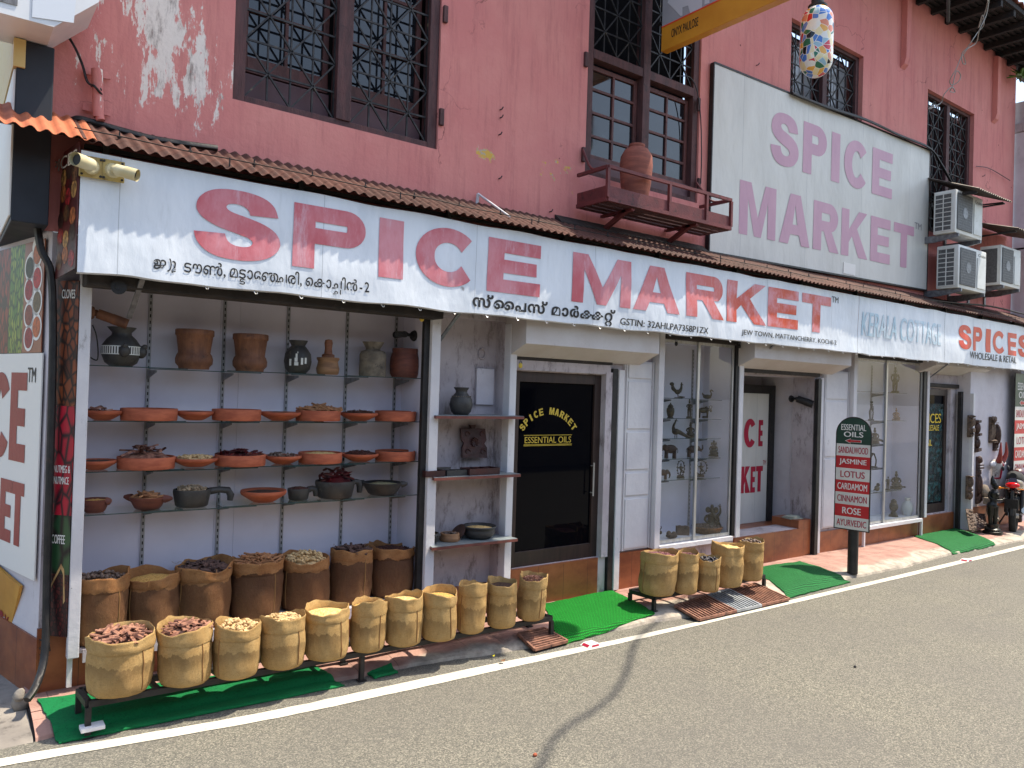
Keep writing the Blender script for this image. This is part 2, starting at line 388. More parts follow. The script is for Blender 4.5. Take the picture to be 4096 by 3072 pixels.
def vinyl(name, a, b, stain, warm=True):
    t = NT(name); t._c['Object'] = t.coord('World')
    c = t.mix(t.step(t.noise(1.2, 5, stretch=(2, 1, 0.5)), 0.35, 0.7), a, b)
    c = t.mix(t.math('MULTIPLY', t.step(t.noise(5, 7, 0.7, stretch=(2.5, 1, 0.4)), 0.55, 0.8), 0.3), c, stain)
    sp = t.node('ShaderNodeSeparateXYZ', {0: t.coord('World')})
    sx = t.math('FRACT', t.math('DIVIDE', t.math('ADD', sp.outputs[0], 0.44), 1.28))
    c = t.mix(t.math('MULTIPLY', t.math('LESS_THAN', sx, 0.004), 0.5), c, rgb(120, 124, 132))
    spots = t.math('MULTIPLY', t.step(t.vor(1.7), 0.05, 0.03), t.step(t.noise(2.0), 0.54, 0.58))
    c = t.mix(t.math('MULTIPLY', spots, 0.7), c, rgb(110, 96, 84))
    t.bump(t.noise(2.6, 3, 0.5, stretch=(1.6, 1, 0.8)), 0.35, 0.05); t.bump(t.noise(9, 5, 0.6, stretch=(1.4, 1, 0.7)), 0.3, 0.012)
    return t.out(c, 0.42, 0, 0.4)
MT['banner'] = vinyl('white_vinyl', rgb(224, 230, 238), rgb(206, 214, 224), rgb(172, 176, 178))
MT['flex'] = vinyl('grey_flex_sheet', rgb(206, 205, 200), rgb(194, 193, 188), rgb(164, 160, 152))
def ink(name, a, b, x0=None, c2=None, x1=None, worn=None, wth=(0.6, 0.8)):
    t = NT(name); t._c['Object'] = t.coord('World')
    c = t.mix(t.step(t.noise(1.7, 6, 0.65, stretch=(1.5, 1, 0.8)), 0.32, 0.7), a, b)
    if c2:
        sp = t.node('ShaderNodeSeparateXYZ', {0: t.coord('World')})
        f = t.step(t.math('ADD', sp.outputs[0], t.math('MULTIPLY', t.math('SUBTRACT', t.noise(1.5, 5), 0.5), 2.4)), x0, x1)
        c = t.mix(f, c, t.mix(t.step(t.noise(2.6, 6, 0.7), 0.38, 0.66), c2, b))
    if worn: c = t.mix(t.math('MULTIPLY', t.step(t.noise(4, 9, 0.75, stretch=(3, 1, 0.6)), *wth), 0.8), c, worn)
    t.bump(t.noise(9, 5, 0.6, stretch=(1.4, 1, 0.7)), 0.3, 0.012)
    return t.out(c, 0.45, 0, 0.4)
MT['red_fade'] = ink('faded_red_ink', rgb(192, 92, 102), rgb(212, 148, 158), 4.6, rgb(198, 74, 40), 7.4, rgb(216, 186, 198), (0.5, 0.75))
MT['pink_fade'] = ink('faded_pink_ink', rgb(186, 144, 164), rgb(196, 154, 172))
MT['blue_fade'] = ink('faded_blue_ink', rgb(166, 198, 216), rgb(190, 212, 226), worn=rgb(214, 222, 230), wth=(0.45, 0.65))
MT['red_ink'] = ink('red_ink', rgb(206, 62, 40), rgb(214, 90, 62), worn=rgb(226, 160, 140), wth=(0.6, 0.85))
MT['crimson'] = ink('crimson_ink', rgb(160, 24, 52), rgb(172, 34, 62))
MT['darkred'] = ink('dark_red_ink', rgb(132, 22, 28), rgb(146, 34, 36))
MT['black_ink'] = M('black_ink', rgb(26, 26, 30), rough=0.5)
MT['grey_ink'] = M('grey_ink', rgb(130, 126, 132), rough=0.5)
MT['white_ink'] = M('white_ink', rgb(226, 224, 220), rough=0.5)
MT['gold'] = M('gold_vinyl', rgb(206, 178, 62), rgb(186, 158, 52), 8, 0.45)
MT['yellow_ink'] = M('yellow_vinyl', rgb(226, 190, 36), rough=0.45)
MT['metal_dark'] = M('black_painted_steel', rgb(30, 30, 32), rgb(44, 42, 42), 12, 0.5, 0.2, bump=0.2, dirt=rgb(70, 52, 44), dscale=14, dth=(0.6, 0.75))
MT['metal_black'] = M('sooty_timber', rgb(34, 30, 30), rgb(52, 46, 44), 5, 0.8, bump=0.5, bscale=30, dirt=rgb(92, 84, 80), dscale=9, dth=(0.6, 0.72))
MT['alu'] = M('aluminium', rgb(206, 206, 204), rgb(186, 184, 180), 10, 0.35, 0.6, stretch=(4, 4, 0.4))
MT['rail'] = M('slotted_rail', rgb(150, 150, 154), rough=0.5, metal=0.4)
MT['brack'] = M('grey_bracket', rgb(128, 130, 136), rgb(100, 102, 108), 20, 0.45, 0.4)
MT['panel'] = M('white_laminate', rgb(208, 204, 218), rgb(198, 193, 206), 1.5, 0.4, spec=0.35, dirt=rgb(150, 142, 146), dscale=6, dth=(0.66, 0.78), world=True)
MT['frame_brown'] = M('brown_door_frame', rgb(58, 42, 38), rgb(44, 32, 30), 6, 0.45, 0.1, stretch=(3, 3, 0.5))
MT['win_wood'] = M('old_window_wood', rgb(88, 54, 54), rgb(66, 40, 42), 5, 0.7, bump=0.5, bscale=30, stretch=(4, 4, 0.7), dirt=rgb(40, 28, 30), dscale=9, dth=(0.55, 0.72))
MT['sash'] = M('sash_wood', rgb(98, 54, 50), rgb(76, 42, 40), 6, 0.6, bump=0.3, stretch=(3, 3, 0.7))
MT['mauve'] = M('mauve_board', rgb(96, 66, 72), rgb(82, 56, 62), 3, 0.6)
MT['grille'] = M('window_grille_iron', rgb(34, 34, 38), rgb(58, 56, 56), 14, 0.55, 0.4, dirt=rgb(128, 112, 84), dscale=7, dth=(0.62, 0.72))
MT['painted_shade'] = M('dark_interior', rgb(20, 19, 22), rough=0.9, spec=0.1)  # near-black colour stands in for shade inside rooms, slots and pits
def dark_glass(name, c, spec, smear=0.12):
    t = NT(name); t._c['Object'] = t.coord('World')
    r = t.math('MULTIPLY_ADD', t.step(t.noise(6, 7, 0.7), 0.4, 0.8), smear, 0.03)
    cc = t.mix(t.math('MULTIPLY', t.step(t.noise(4, 8, 0.75), 0.5, 0.8), 0.5), c, rgb(70, 74, 80))
    return t.out(cc, r, 0, spec, .6 if spec < .5 else 0)
MT['glass_dark'] = dark_glass('dusty_window_glass', rgb(22, 24, 30), 0.45)
MT['glass_pale'] = dark_glass('pale_window_glass', rgb(150, 152, 156), 0.5, 0.2)
t_ = NT('tinted_door_glass'); MT['glass_door'] = t_.out(rgb(7, 8, 14), 0.03, 0, 0.10)
def clear_glass(name, tint, fac_r, gloss_rough=0.01):
    t = NT(name); n = t.n; out = n['Material Output']
    tr = t.node('ShaderNodeBsdfTransparent', {0: tint}); gl = t.node('ShaderNodeBsdfGlossy', {'Color': (1, 1, 1, 1), 'Roughness': gloss_rough})
    ge = t.node('ShaderNodeNewGeometry'); dt = t.node('ShaderNodeVectorMath', {0: ge.outputs['Incoming'], 1: ge.outputs['Normal']}, operation='DOT_PRODUCT').outputs['Value']
    fr = t.math('MULTIPLY_ADD', t.math('POWER', t.math('SUBTRACT', 1.0, t.math('ABSOLUTE', dt), clamp=True), 5.0), 0.95, 0.05)
    mx = t.node('ShaderNodeMixShader', {0: fr, 1: tr.outputs[0], 2: gl.outputs[0]}); t.t.links.new(mx.outputs[0], out.inputs[0]); return t.m
MT['glass'] = clear_glass('clear_glass', (0.93, 0.96, 0.96, 1), 1.45)
MT['glass_shelf'] = clear_glass('shelf_glass', (0.82, 0.92, 0.91, 1), 1.5)
t_ = NT('glass_edge'); MT['glass_edge'] = t_.out(rgb(28, 58, 62), 0.1, 0, 0.6)
MT['terra'] = M('terracotta', rgb(176, 98, 70), rgb(152, 80, 58), 9, 0.72, bump=0.15, bscale=50, stretch=(1, 1, 4), spec=0.25)
MT['terra_dark'] = M('dark_terracotta', rgb(112, 60, 46), rgb(88, 46, 38), 8, 0.65, bump=0.3, bscale=40, stretch=(1, 1, 5))
MT['terra_dusty'] = M('dusty_terracotta', rgb(150, 86, 70), rgb(128, 72, 60), 5, 0.8, bump=0.3, bscale=30, stretch=(1, 1, 6), dirt=rgb(86, 60, 56), dscale=4, dth=(0.55, 0.75))
MT['urn_wood'] = M('brown_mortar_wood', rgb(122, 78, 52), rgb(92, 56, 38), 10, 0.65, bump=0.5, bscale=46, stretch=(2, 2, 0.5), dirt=rgb(66, 40, 30), dscale=12, dth=(0.55, 0.7))
MT['light_wood'] = M('light_turned_wood', rgb(150, 112, 78), rgb(122, 86, 58), 8, 0.6, stretch=(1, 1, 6))
MT['pestle_wood'] = M('pestle_wood', rgb(134, 82, 52), rgb(110, 64, 40), 8, 0.5, stretch=(1, 1, 6))
MT['pot_dark'] = M('blackened_pot', rgb(62, 60, 58), rgb(44, 42, 42), 9, 0.55, bump=0.3, bscale=40, dirt=rgb(96, 90, 80), dscale=16, dth=(0.6, 0.7))
MT['pot_stone'] = M('carved_grey_stone', rgb(126, 114, 98), rgb(94, 86, 76), 14, 0.8, bump=0.9, bscale=26, dirt=rgb(64, 58, 54), dscale=20, dth=(0.55, 0.65))
MT['wood_dark'] = M('dark_carved_wood', rgb(74, 48, 38), rgb(52, 34, 28), 14, 0.6, bump=0.8, bscale=34, dirt=rgb(104, 78, 58), dscale=22, dth=(0.58, 0.7))
MT['wood_grey'] = M('weathered_carved_wood', rgb(110, 90, 74), rgb(80, 64, 54), 16, 0.8, bump=0.9, bscale=30, dirt=rgb(52, 42, 38), dscale=24, dth=(0.52, 0.64))
MT['wood_red'] = M('reddish_carved_wood', rgb(70, 34, 32), rgb(48, 24, 25), 10, 0.45, bump=0.4, bscale=30)
MT['bronze'] = M('dark_bronze', rgb(84, 76, 62), rgb(54, 48, 42), 18, 0.45, 0.7, bump=0.4, bscale=50)
MT['bronze_dark'] = M('black_bronze', rgb(52, 52, 50), rgb(36, 36, 36), 12, 0.35, 0.7, bump=0.2)
MT['rim_white'] = M('white_slip', rgb(206, 208, 204), rough=0.7)
def burlap(name, a, b, dark, edge, fade, amp=0.1):
    t = NT(name); o = t.coord('UV'); ob = t.coord('Object')
    sp = t.node('ShaderNodeSeparateXYZ', {0: o}); v = sp.outputs[1]
    rnd = t.node('ShaderNodeObjectInfo').outputs['Random']
    off = t.math('MULTIPLY', rnd, 20.0)
    vec = t.node('ShaderNodeCombineXYZ', {0: t.math('MULTIPLY_ADD', sp.outputs[0], 34.0, off), 1: t.math('MULTIPLY', v, 1.5), 2: off}).outputs[0]
    n = t.noise(1.0, 6, 0.6, v=vec)
    vec2 = t.node('ShaderNodeCombineXYZ', {0: t.math('MULTIPLY_ADD', sp.outputs[0], 5.0, off), 1: off, 2: off}).outputs[0]
    e = t.math('ADD', t.math('MULTIPLY_ADD', t.math('SUBTRACT', n, 0.5), amp * 1.6, t.math('MULTIPLY_ADD', rnd, .16 if fade < 1 else .06, edge - (.1 if fade < 1 else .03))), t.math('MULTIPLY', t.math('SUBTRACT', t.noise(1.0, 3, v=vec2), 0.5), 0.34))
    d = t.math('SUBTRACT', e, v)
    f = t.math('MULTIPLY', t.step(d, 0.0, 0.012), t.step(d, fade, 0.02))
    wx = t.node('ShaderNodeTexWave', {'Vector': o, 'Scale': 150.0, 'Distortion': 1.2, 'Detail': 1.0}, bands_direction='X').outputs['Fac']
    wy = t.node('ShaderNodeTexWave', {'Vector': o, 'Scale': 60.0, 'Distortion': 1.2, 'Detail': 1.0}, bands_direction='Y').outputs['Fac']
    wv = t.math('MULTIPLY', wx, wy)
    c = t.mix(t.step(t.noise(7, 6, 0.7, v=ob), 0.3, 0.7), a, b)
    c = t.mix(t.math('MULTIPLY', f, t.math('MULTIPLY_ADD', rnd, .35, .38 if fade < 1 else .6)), c, dark)
    c = t.mix(t.math('MULTIPLY', t.math('SUBTRACT', 1.0, wv), 0.3), c, dark)
    c = t.mix(t.math('MULTIPLY', t.step(t.noise(160, 3, 0.8, v=ob), 0.5, 0.7), 0.3), c, dark)
    c = t.mix(t.math('MULTIPLY', t.step(t.noise(45, 5, 0.75, v=ob, stretch=(1, 1, 2.2)), 0.45, 0.75), 0.38), c, dark)
    c = t.mix(t.math('MULTIPLY', t.step(t.noise(5, 5, 0.6, v=ob), 0.5, 0.75), 0.35), c, dark)
    t.bump(t.math('ADD', wv, t.noise(140, 3, v=ob)), 0.5, 0.004); t.bump(t.noise(13, 5, v=ob, stretch=(1, 1, .55)), 0.45, 0.025)
    return t.out(c, 0.92, 0, 0.1)
MT['burlap'] = burlap('tan_burlap', rgb(210, 176, 120), rgb(196, 158, 102), rgb(118, 94, 64), 0.57, 0.34, 0.16)
MT['burlap_old'] = burlap('old_brown_burlap', rgb(190, 140, 92), rgb(168, 116, 72), rgb(84, 60, 48), 0.80, 1.6, 0.08)
MT['stitch'] = M('burlap_stitching', rgb(140, 102, 58), rough=0.9)
def seedmat(name, a, b, c3, scale):
    t = NT(name); col = t.vor(scale, out='Color'); g = t.node('ShaderNodeSeparateColor', {0: col}).outputs[1]
    c = t.ramp(g, [(0.1, a), (0.5, b), (0.9, c3)]); t.bump(t.vor(scale), -1.0, 0.006); return t.out(c, 0.7, 0, 0.3)
SP = dict(
    cream=seedmat('cream_seeds', rgb(224, 196, 140), rgb(206, 174, 112), rgb(176, 142, 84), 160), green=seedmat('grey_green_seeds', rgb(150, 146, 112), rgb(122, 118, 88), rgb(172, 164, 128), 180),
    pepper=seedmat('dark_peppercorns', rgb(58, 44, 38), rgb(88, 66, 56), rgb(40, 30, 28), 150), golden=seedmat('golden_seeds', rgb(186, 144, 74), rgb(204, 166, 98), rgb(146, 108, 52), 160))
BITS = dict(bark=M('cinnamon_bark', rgb(158, 112, 90), rgb(104, 66, 54), 22, 0.7, lo=0.42, hi=0.58), bark_dark=M('dark_bark', rgb(92, 66, 58), rgb(64, 46, 42), 14, 0.75), stick=M('pale_cinnamon', rgb(172, 124, 84), rgb(138, 92, 60), 12, 0.7),
    ginger=M('dried_ginger', rgb(206, 178, 132), rgb(182, 150, 104), 20, 0.8), chili=M('dried_chili', rgb(84, 18, 22), rgb(52, 12, 18), 12, 0.35), clove=M('cloves', rgb(64, 36, 30), rgb(92, 52, 42), 20, 0.7),
    nut=M('nutmeg', rgb(112, 92, 78), rgb(82, 66, 58), 16, 0.5), pod=M('black_pods', rgb(40, 36, 42), rgb(62, 58, 64), 16, 0.4), ginger_grey=M('greyish_roots', rgb(160, 140, 112), rgb(120, 102, 82), 18, 0.8), star=M('star_anise', rgb(96, 56, 40), rgb(70, 40, 30), 18, 0.6), petal=M('dried_petals', rgb(150, 96, 100), rgb(112, 70, 74), 18, 0.7))

# ------------------------------------------------------------------ text: Blender's own lettering and heavy block letters cut as polygons
def curve_mesh(cu):
    o = bpy.data.objects.new('tmp', cu); me = bpy.data.meshes.new_from_object(o); bpy.data.objects.remove(o); bpy.data.curves.remove(cu)
    return me
def text_bm(body, off=0.0, spacing=1.0):
    cu = bpy.data.curves.new('tmp', 'FONT'); cu.body = body; cu.size = 1.0; cu.offset = off; cu.space_character = spacing; cu.resolution_u = 4
    me = curve_mesh(cu); bm = BM(); bm.from_mesh(me); bpy.data.meshes.remove(me); return bm
def poly_bm(loops):
    cu = bpy.data.curves.new('tmp', 'CURVE'); cu.dimensions = '2D'; cu.fill_mode = 'BOTH'
    for lp in loops:
        sp = cu.splines.new('POLY'); sp.points.add(len(lp) - 1); sp.use_cyclic_u = True
        for q, (x, y) in zip(sp.points, lp): q.co = (x, y, 0, 1)
    me = curve_mesh(cu); bm = BM(); bm.from_mesh(me); bpy.data.meshes.remove(me); return bm
def stroke(center, s, b):
    n = len(center); L, R = [], []
    for i, (x, y) in enumerate(center):
        x0, y0 = center[max(i - 1, 0)]; x1, y1 = center[min(i + 1, n - 1)]; d = hypot(x1 - x0, y1 - y0); nx, ny = -(y1 - y0) / d, (x1 - x0) / d
        t = sqrt((s * nx) ** 2 + (b * ny) ** 2) / 2
        L.append((x + nx * t, y + ny * t)); R.append((x - nx * t, y - ny * t))
    return [L + R[::-1]]
def arc(cx, cy, rx, ry, a0, a1, n=14): return [(cx + rx * cos(radians(a0 + (a1 - a0) * i / n)), cy + ry * sin(radians(a0 + (a1 - a0) * i / n))) for i in range(n + 1)]
SPTS = [(0,.34),(.345,.36),(.375,.27),(.44,.215),(.53,.20),(.62,.215),(.665,.26),(.66,.305),(.60,.345),(.45,.39),(.25,.45),(.10,.535),(.03,.63),(.02,.72),(.05,.82),(.14,.92),(.28,.98),(.47,1.0),(.66,.985),(.82,.93),(.92,.83),(.965,.69),(.63,.67),(.60,.745),(.53,.79),(.45,.80),(.38,.785),(.35,.745),(.37,.705),(.44,.67),(.60,.63),(.80,.565),(.94,.47),(1.0,.34),(.98,.22),(.89,.11),(.75,.035),(.53,0.0),(.28,.02),(.12,.10),(.03,.22)]
def glyph(ch, W, s, b):
    if ch == 'S':
        q = [(x * W, y) for x, y in SPTS]; n = len(q); out = []; corner = (0, 1, 21, 22)
        for i in range(n):
            p1, p2 = q[i], q[(i + 1) % n]; p0 = p1 if i in corner else q[i - 1]; p3 = p2 if (i + 1) % n in corner else q[(i + 2) % n]
            for k in range(3):
                t = k / 3; out.append(tuple(.5 * (2 * p1[j] + (p2[j] - p0[j]) * t + (2 * p0[j] - 5 * p1[j] + 4 * p2[j] - p3[j]) * t * t + (3 * p1[j] - p0[j] - 3 * p2[j] + p3[j]) * t ** 3) for j in (0, 1)))
        return [out]
    if ch == 'C': return stroke(arc(W / 2, 0.5, (W - s) / 2, (1 - b) / 2, 38, 322, 34), s, b)
    if ch == 'O':
        return [arc(W / 2, .5, W / 2, .5, 0, 350, 35), arc(W / 2, .5, W / 2 - s, .5 - b, 0, 350, 35)]
    if ch == 'I': return [[(0, 0), (W, 0), (W, 1), (0, 1)]]
    if ch == 'E': return [[(0, 0), (W, 0), (W, b), (s, b), (s, .5 - b / 2), (W * .93, .5 - b / 2), (W * .93, .5 + b / 2), (s, .5 + b / 2), (s, 1 - b), (W, 1 - b), (W, 1), (0, 1)]]
    if ch == 'T': return [[((W - s) / 2, 0), ((W + s) / 2, 0), ((W + s) / 2, 1 - b), (W, 1 - b), (W, 1), (0, 1), (0, 1 - b), ((W - s) / 2, 1 - b)]]
    if ch in 'PR':
        h1 = .40; r = (1 - h1) / 2; rx = min(r * 1.15, W * .48); xb = W - rx
        bow = arc(xb, h1 + r, rx, r, -90, 90); hol = arc(xb, h1 + r, max(rx - s, .02), r - b, -90, 90)
        hole = [(s, h1 + b)] + hol + [(s, 1 - b)]
        if ch == 'P': return [[(0, 0), (s, 0), (s, h1)] + bow + [(0, 1)], hole]
        return [[(0, 0), (s, 0), (s, h1), (W * .42, h1), (W - s * 1.02, 0), (W + .05, 0), (W * .74, h1 + .025)] + arc(xb, h1 + r, rx, r, -62, 90) + [(0, 1)], hole]
    if ch == 'A':
        k = .58
        return [[(0, 0), (s, 0), (s + .2 * (W / 2 - s * .5) , .2), (W - s - .2 * (W / 2 - s * .5), .2), (W - s, 0), (W, 0), (W / 2 + s * k, 1), (W / 2 - s * k, 1)], [(s + .42 * (W / 2 - s * .62), .2 + b * .9), (W - s - .42 * (W / 2 - s * .62), .2 + b * .9), (W / 2, .78)]]
    if ch == 'M': return [[(0, 0), (s * .86, 0), (s * .86, .68), (W / 2 - s * .36, 0), (W / 2 + s * .36, 0), (W - s * .86, .68), (W - s * .86, 0), (W, 0), (W, 1), (W - s * 1.15, 1), (W / 2, .36), (s * 1.15, 1), (0, 1)]]
    if ch == 'K': return [[(0, 0), (s, 0), (s, .30), (s + .12 * W, .44), (W - s * 1.12, 0), (W + .04, 0), (W * .60, .62), (W * .99, 1), (W - s * 1.15, 1), (s, .58), (s, 1), (0, 1)]]
def refine(bm, maxlen):
    for _ in range(4):
        es = [e for e in bm.edges if e.calc_length() > maxlen]
        if not es: break
        bmesh.ops.subdivide_edges(bm, edges=es, cuts=1); bmesh.ops.triangulate(bm, faces=[f for f in bm.faces if len(f.verts) > 3])
def fit(bm, fn, bbox=None):
    # sends the lettering's own box to the unit square and then through fn(u, v) into the place
    xs = [v.co.x for v in bm.verts]; ys = [v.co.y for v in bm.verts]
    x0, x1, y0, y1 = bbox or (min(xs), max(xs), min(ys), max(ys))
    for v in bm.verts: v.co = fn((v.co.x - x0) / (x1 - x0), (v.co.y - y0) / (y1 - y0))
def join(dst, src):
    mp = {v: dst.verts.new(v.co) for v in src.verts}
    for f in src.faces:
        try: dst.faces.new([mp[v] for v in f.verts])
        except ValueError: pass
    src.free()
def plane_fn(a, b, c, d):        # top left, top right, bottom right, bottom left
    a, b, c, d = map(Vector, (a, b, c, d)); return lambda u, v: (d.lerp(c, u)).lerp(a.lerp(b, u), v)
def write(dst, body, corners, off=0.0, spacing=1.0, maxlen=None, post=None):
    a, b, c, d = map(Vector, corners); n = (b - a).cross(d - a).normalized()
    for k, dx in enumerate((-off, 0, off) if off else (0,)):          # heavier strokes: the word laid down thrice, a hair apart
        bm = text_bm(body, 0.0, spacing); xs = [v.co.x for v in bm.verts]; ys = [v.co.y for v in bm.verts]; box_ = (min(xs) - off, max(xs) + off, min(ys), max(ys))
        for v in bm.verts: v.co.x += dx
        fit(bm, plane_fn(*corners), box_)
        if maxlen: refine(bm, maxlen)
        for v in bm.verts: v.co = (post(v.co) if post else v.co) + n * (.0003 * (k - 1))
        join(dst, bm)
def block(dst, ch, corners, s=0.27, b=0.21, maxlen=None, post=None):
    a, bb, c, d = map(Vector, corners); W = (bb - a).length / max((a - d).length, 1e-6); s = min(s, W * .46) if ch not in 'I' else s
    bm = poly_bm(glyph(ch, W, s, b)); bbx = (0, W, 0, 1); fit(bm, plane_fn(*corners), bbx)
    if maxlen: refine(bm, maxlen)
    if post:
        for v in bm.verts: v.co = post(v.co)
    join(dst, bm)
def xzc(x0, x1, z0, z1, y): return [(x0, y, z1), (x1, y, z1), (x1, y, z0), (x0, y, z0)]

# ------------------------------------------------------------------ the setting: ground, road, kerb line
bm = BM()
for i in range(40):
    for j in range(30):
        x0, y0 = -60 + i * 5, -60 + j * 4
        quad(bm, [(x0, y0, -0.02), (x0 + 5, y0, -0.02), (x0 + 5, y0 + 4, -0.02), (x0, y0 + 4, -0.02)])
quad(bm, [(-900, -900, -0.06), (900, -900, -0.06), (900, 900, -0.06), (-900, 900, -0.06)])
struct('ground', bm, MT['lane'])
EDGE = [(-14, 5.25), (-6, 4.92), (0.3, 4.90), (0.60, 4.93), (1.14, 4.92), (2.31, 4.86), (2.9, 4.83), (3.5, 4.74), (4.16, 4.67), (5.11, 4.67), (5.68, 4.59), (6.95, 4.56), (8.4, 4.66), (9.47, 4.62), (10.97, 4.70), (13.0, 4.62), (16, 4.6), (24, 4.9), (60, 8)]
def edge_y(x):
    for (xa, ya), (xb, yb) in zip(EDGE, EDGE[1:]):
        if xa <= x <= xb: return ya + (yb - ya) * (x - xa) / (xb - xa)
    return 4.7
bm = BM(); top = []; 
xs = [-14 + 0.25 * i for i in range(297)]
for x in xs: top.append((x, edge_y(x) + 0.02 + 0.018 * noise.noise((x * 3.1, 0, 0))))
prev = None
for (x, y) in top:
    col = [bm.verts.new((x, yy, 0.0)) for yy in (y, y - 0.4, y - 1.5, y - 4, -9.0)]
    if prev:
        for a, b, c, d in zip(prev, prev[1:], col, col[1:]): bm.faces.new((a, b, d, c))
    prev = col
struct('road', bm, MT['asphalt'])
LINE = [(-3.2, 5.21, 5.31), (-0.6, 4.79, 4.885), (0.33, 4.70, 4.80), (1.56, 4.53, 4.647), (2.4, 4.48, 4.61), (3.33, 4.45, 4.577), (4.9, 4.41, 4.488), (7.5, 4.385, 4.469), (12.5, 4.375, 4.48), (22, 4.5, 4.61), (50, 6.4, 6.52)]
pa = spline([(x, a, 0) for x, a, b in LINE], 14); pb = spline([(x, b, 0) for x, a, b in LINE], 14)
bm = BM(); prev = None
for i, (a, b) in enumerate(zip(pa, pb)):
    j = 0.007
    va = bm.verts.new((a.x, a.y + j * noise.noise((a.x * 9, 0, 0)), 0.004)); vb = bm.verts.new((b.x, b.y + j * noise.noise((b.x * 9, 5, 0)), 0.004))
    if prev: bm.faces.new((prev[0], va, vb, prev[1]))
    prev = (va, vb)
struct('road_line', bm, MT['line'])
# pavement: a low worn slab that falls to the road
bm = BM(); prev = None
def pave_z(x, y):
    e = edge_y(x); t = (y - e) / 0.3
    if t < .12: return .004 + .034 * min(max(t / .12, 0), 1)
    return 0.035 + 0.035 * min(max(t, 0), 1)
for i in range(272):
    x = 0.5 + i * 0.055; e = edge_y(x); j = 0.03 * noise.noise((x * 4, 1, 0)) + 0.012 * noise.noise((x * 17, 1, 0))
    rows = [(e + j + 0.0, -0.01), (e + j + 0.015, 0.022), (e + j + 0.05, 0.036), (e + 0.16, 0.052), (e + 0.32, 0.07), (5.2, 0.07), (6.4, 0.07)]
    col = [bm.verts.new((x, y, z + (0.008 * noise.noise((x * 3, y * 6, 2)) if 0.02 < z else 0))) for y, z in rows]
    if prev:
        for a, b, c, d in zip(prev, prev[1:], col, col[1:]): bm.faces.new((a, c, d, b))
    prev = col
struct('pavement', bm, MT['pave'], 40)
# concrete of the side lane at the left, with a step against the wall
bm = BM(); prev = None
for i in range(60):
    x = -6 + i * 0.11
    col = [bm.verts.new((x, y + 0.02 * noise.noise((x * 5, y, 3)), z + 0.006 * noise.noise((x * 4, y * 4, 4)))) for y, z in ((edge_y(x) + 0.0, -0.012), (edge_y(x) + 0.05, 0.012), (5.2, 0.03), (5.7, 0.035), (9, 0.04))]
    if prev:
        for a, b, c, d in zip(prev, prev[1:], col, col[1:]): bm.faces.new((a, c, d, b))
    prev = col
struct('lane_paving', bm, MT['lane'], 40)

# ------------------------------------------------------------------ the pink building
YW = 5.50
bld = thing('pink_building', 'old pink limewashed two storey building with barred windows above the spice shop', 'building', (7.6, YW, 0))
W1 = (1.60, 3.27, 3.99, 6.2); W2 = (4.91, 6.55, 4.11, 6.9); W3 = (8.2, 9.86, 4.9, 6.66); W4 = (11.68, 13.25, 4.6, 6.70)
bm = BM(); wall_holes(bm, 0.49, 14.84, 2.9, 8.0, YW, 0.22, [W1, W2, W3, W4])
part('upper_wall', bm, MT['pink'], bld)
# ground floor wall
CAB = (0.74, 3.22, 0.30, 2.72); SC1 = (6.0, 7.20, 0.46, 2.66); SC2 = (9.74, 11.68, 0.34, 2.66)
D1 = (4.13, 5.22, 0.42, 2.19); R2 = (7.33, 8.90, 0.42, 2.30); D3 = (11.74, 12.66, 0.36, 2.26)
bm = BM(); wall_holes(bm, 0.55, 12.87, 0.0, 2.899, YW, 0.30, [CAB, D1, SC1, R2, SC2, D3, (3.28, 4.02, 0.06, 2.62)])
quad(bm, [(3.28, 5.62, 0.06), (4.02, 5.62, 0.06), (4.02, 5.62, 2.62), (3.28, 5.62, 2.62)])
part('shopfront_wall', bm, MT['lime_dirty'], bld)
bm = BM()
wall_holes(bm, 12.87, 14.80, 0.0, 2.86, 5.30, 0.2, []); quad(bm, [(12.87, 5.30, 0), (12.87, 5.30, 2.86), (12.87, 5.56, 2.86), (12.87, 5.56, 0)])
part('end_wall', bm, MT['lime'], bld)
# side wall in the lane: runs back from the corner
DL = Vector((-0.23, 0.97, 0)).normalized(); CL = Vector((0.55, 5.5, 0))
LWX = lambda d, z: CL + DL * d + Vector((0, 0, z))
bm = BM(); quad(bm, [LWX(0, 0), LWX(5, 0), LWX(5, 3.5), LWX(0, 3.5)]); part('lane_wall', bm, MT['lime'], bld)
bm = BM(); NL = Vector((-0.97, -0.23, 0)); 
prism(bm, [LWX(-0.02, 0.0), LWX(3.0, 0.0), LWX(3.0, 0.40), LWX(-0.02, 0.40)], NL * 0.012)
box(bm, 0.545, 0.735, YW - 0.012, YW + 0.02, 0.0, 0.46)
part('plinth', bm, MT['tile'], bld)
bm = BM()          # plinth tiles along the front
for x0, x1, z1, y in ((0.735, 4.03, 0.30, YW - .01), (4.09, 5.20, 0.415, YW - 0.035), (5.46, 6.02, 0.43, YW - .03), (7.335, 8.86, 0.415, YW - 0.02), (9.02, 11.66, 0.335, YW - .02), (11.72, 12.80, 0.34, YW - 0.03)):
    bm = BM(); box(bm, x0, x1, y, y + 0.2, 0.0, z1); part('plinth', bm, MT['tile'], bld)
bm = BM(); box(bm, 12.885, 14.7, 5.275, 5.32, 0, 0.42); part('plinth', bm, MT['tile'], bld)
bm = BM(); box(bm, 8.60, 8.86, YW - 0.021, YW + .36, 0.416, 0.52); part('plinth', bm, MT['tile'], bld)
bm = BM(); box(bm, 7.335, 8.9, YW + 0.02, 6.4, 0.3, 0.409); part('raised_floor', bm, MT['tile'], bld)
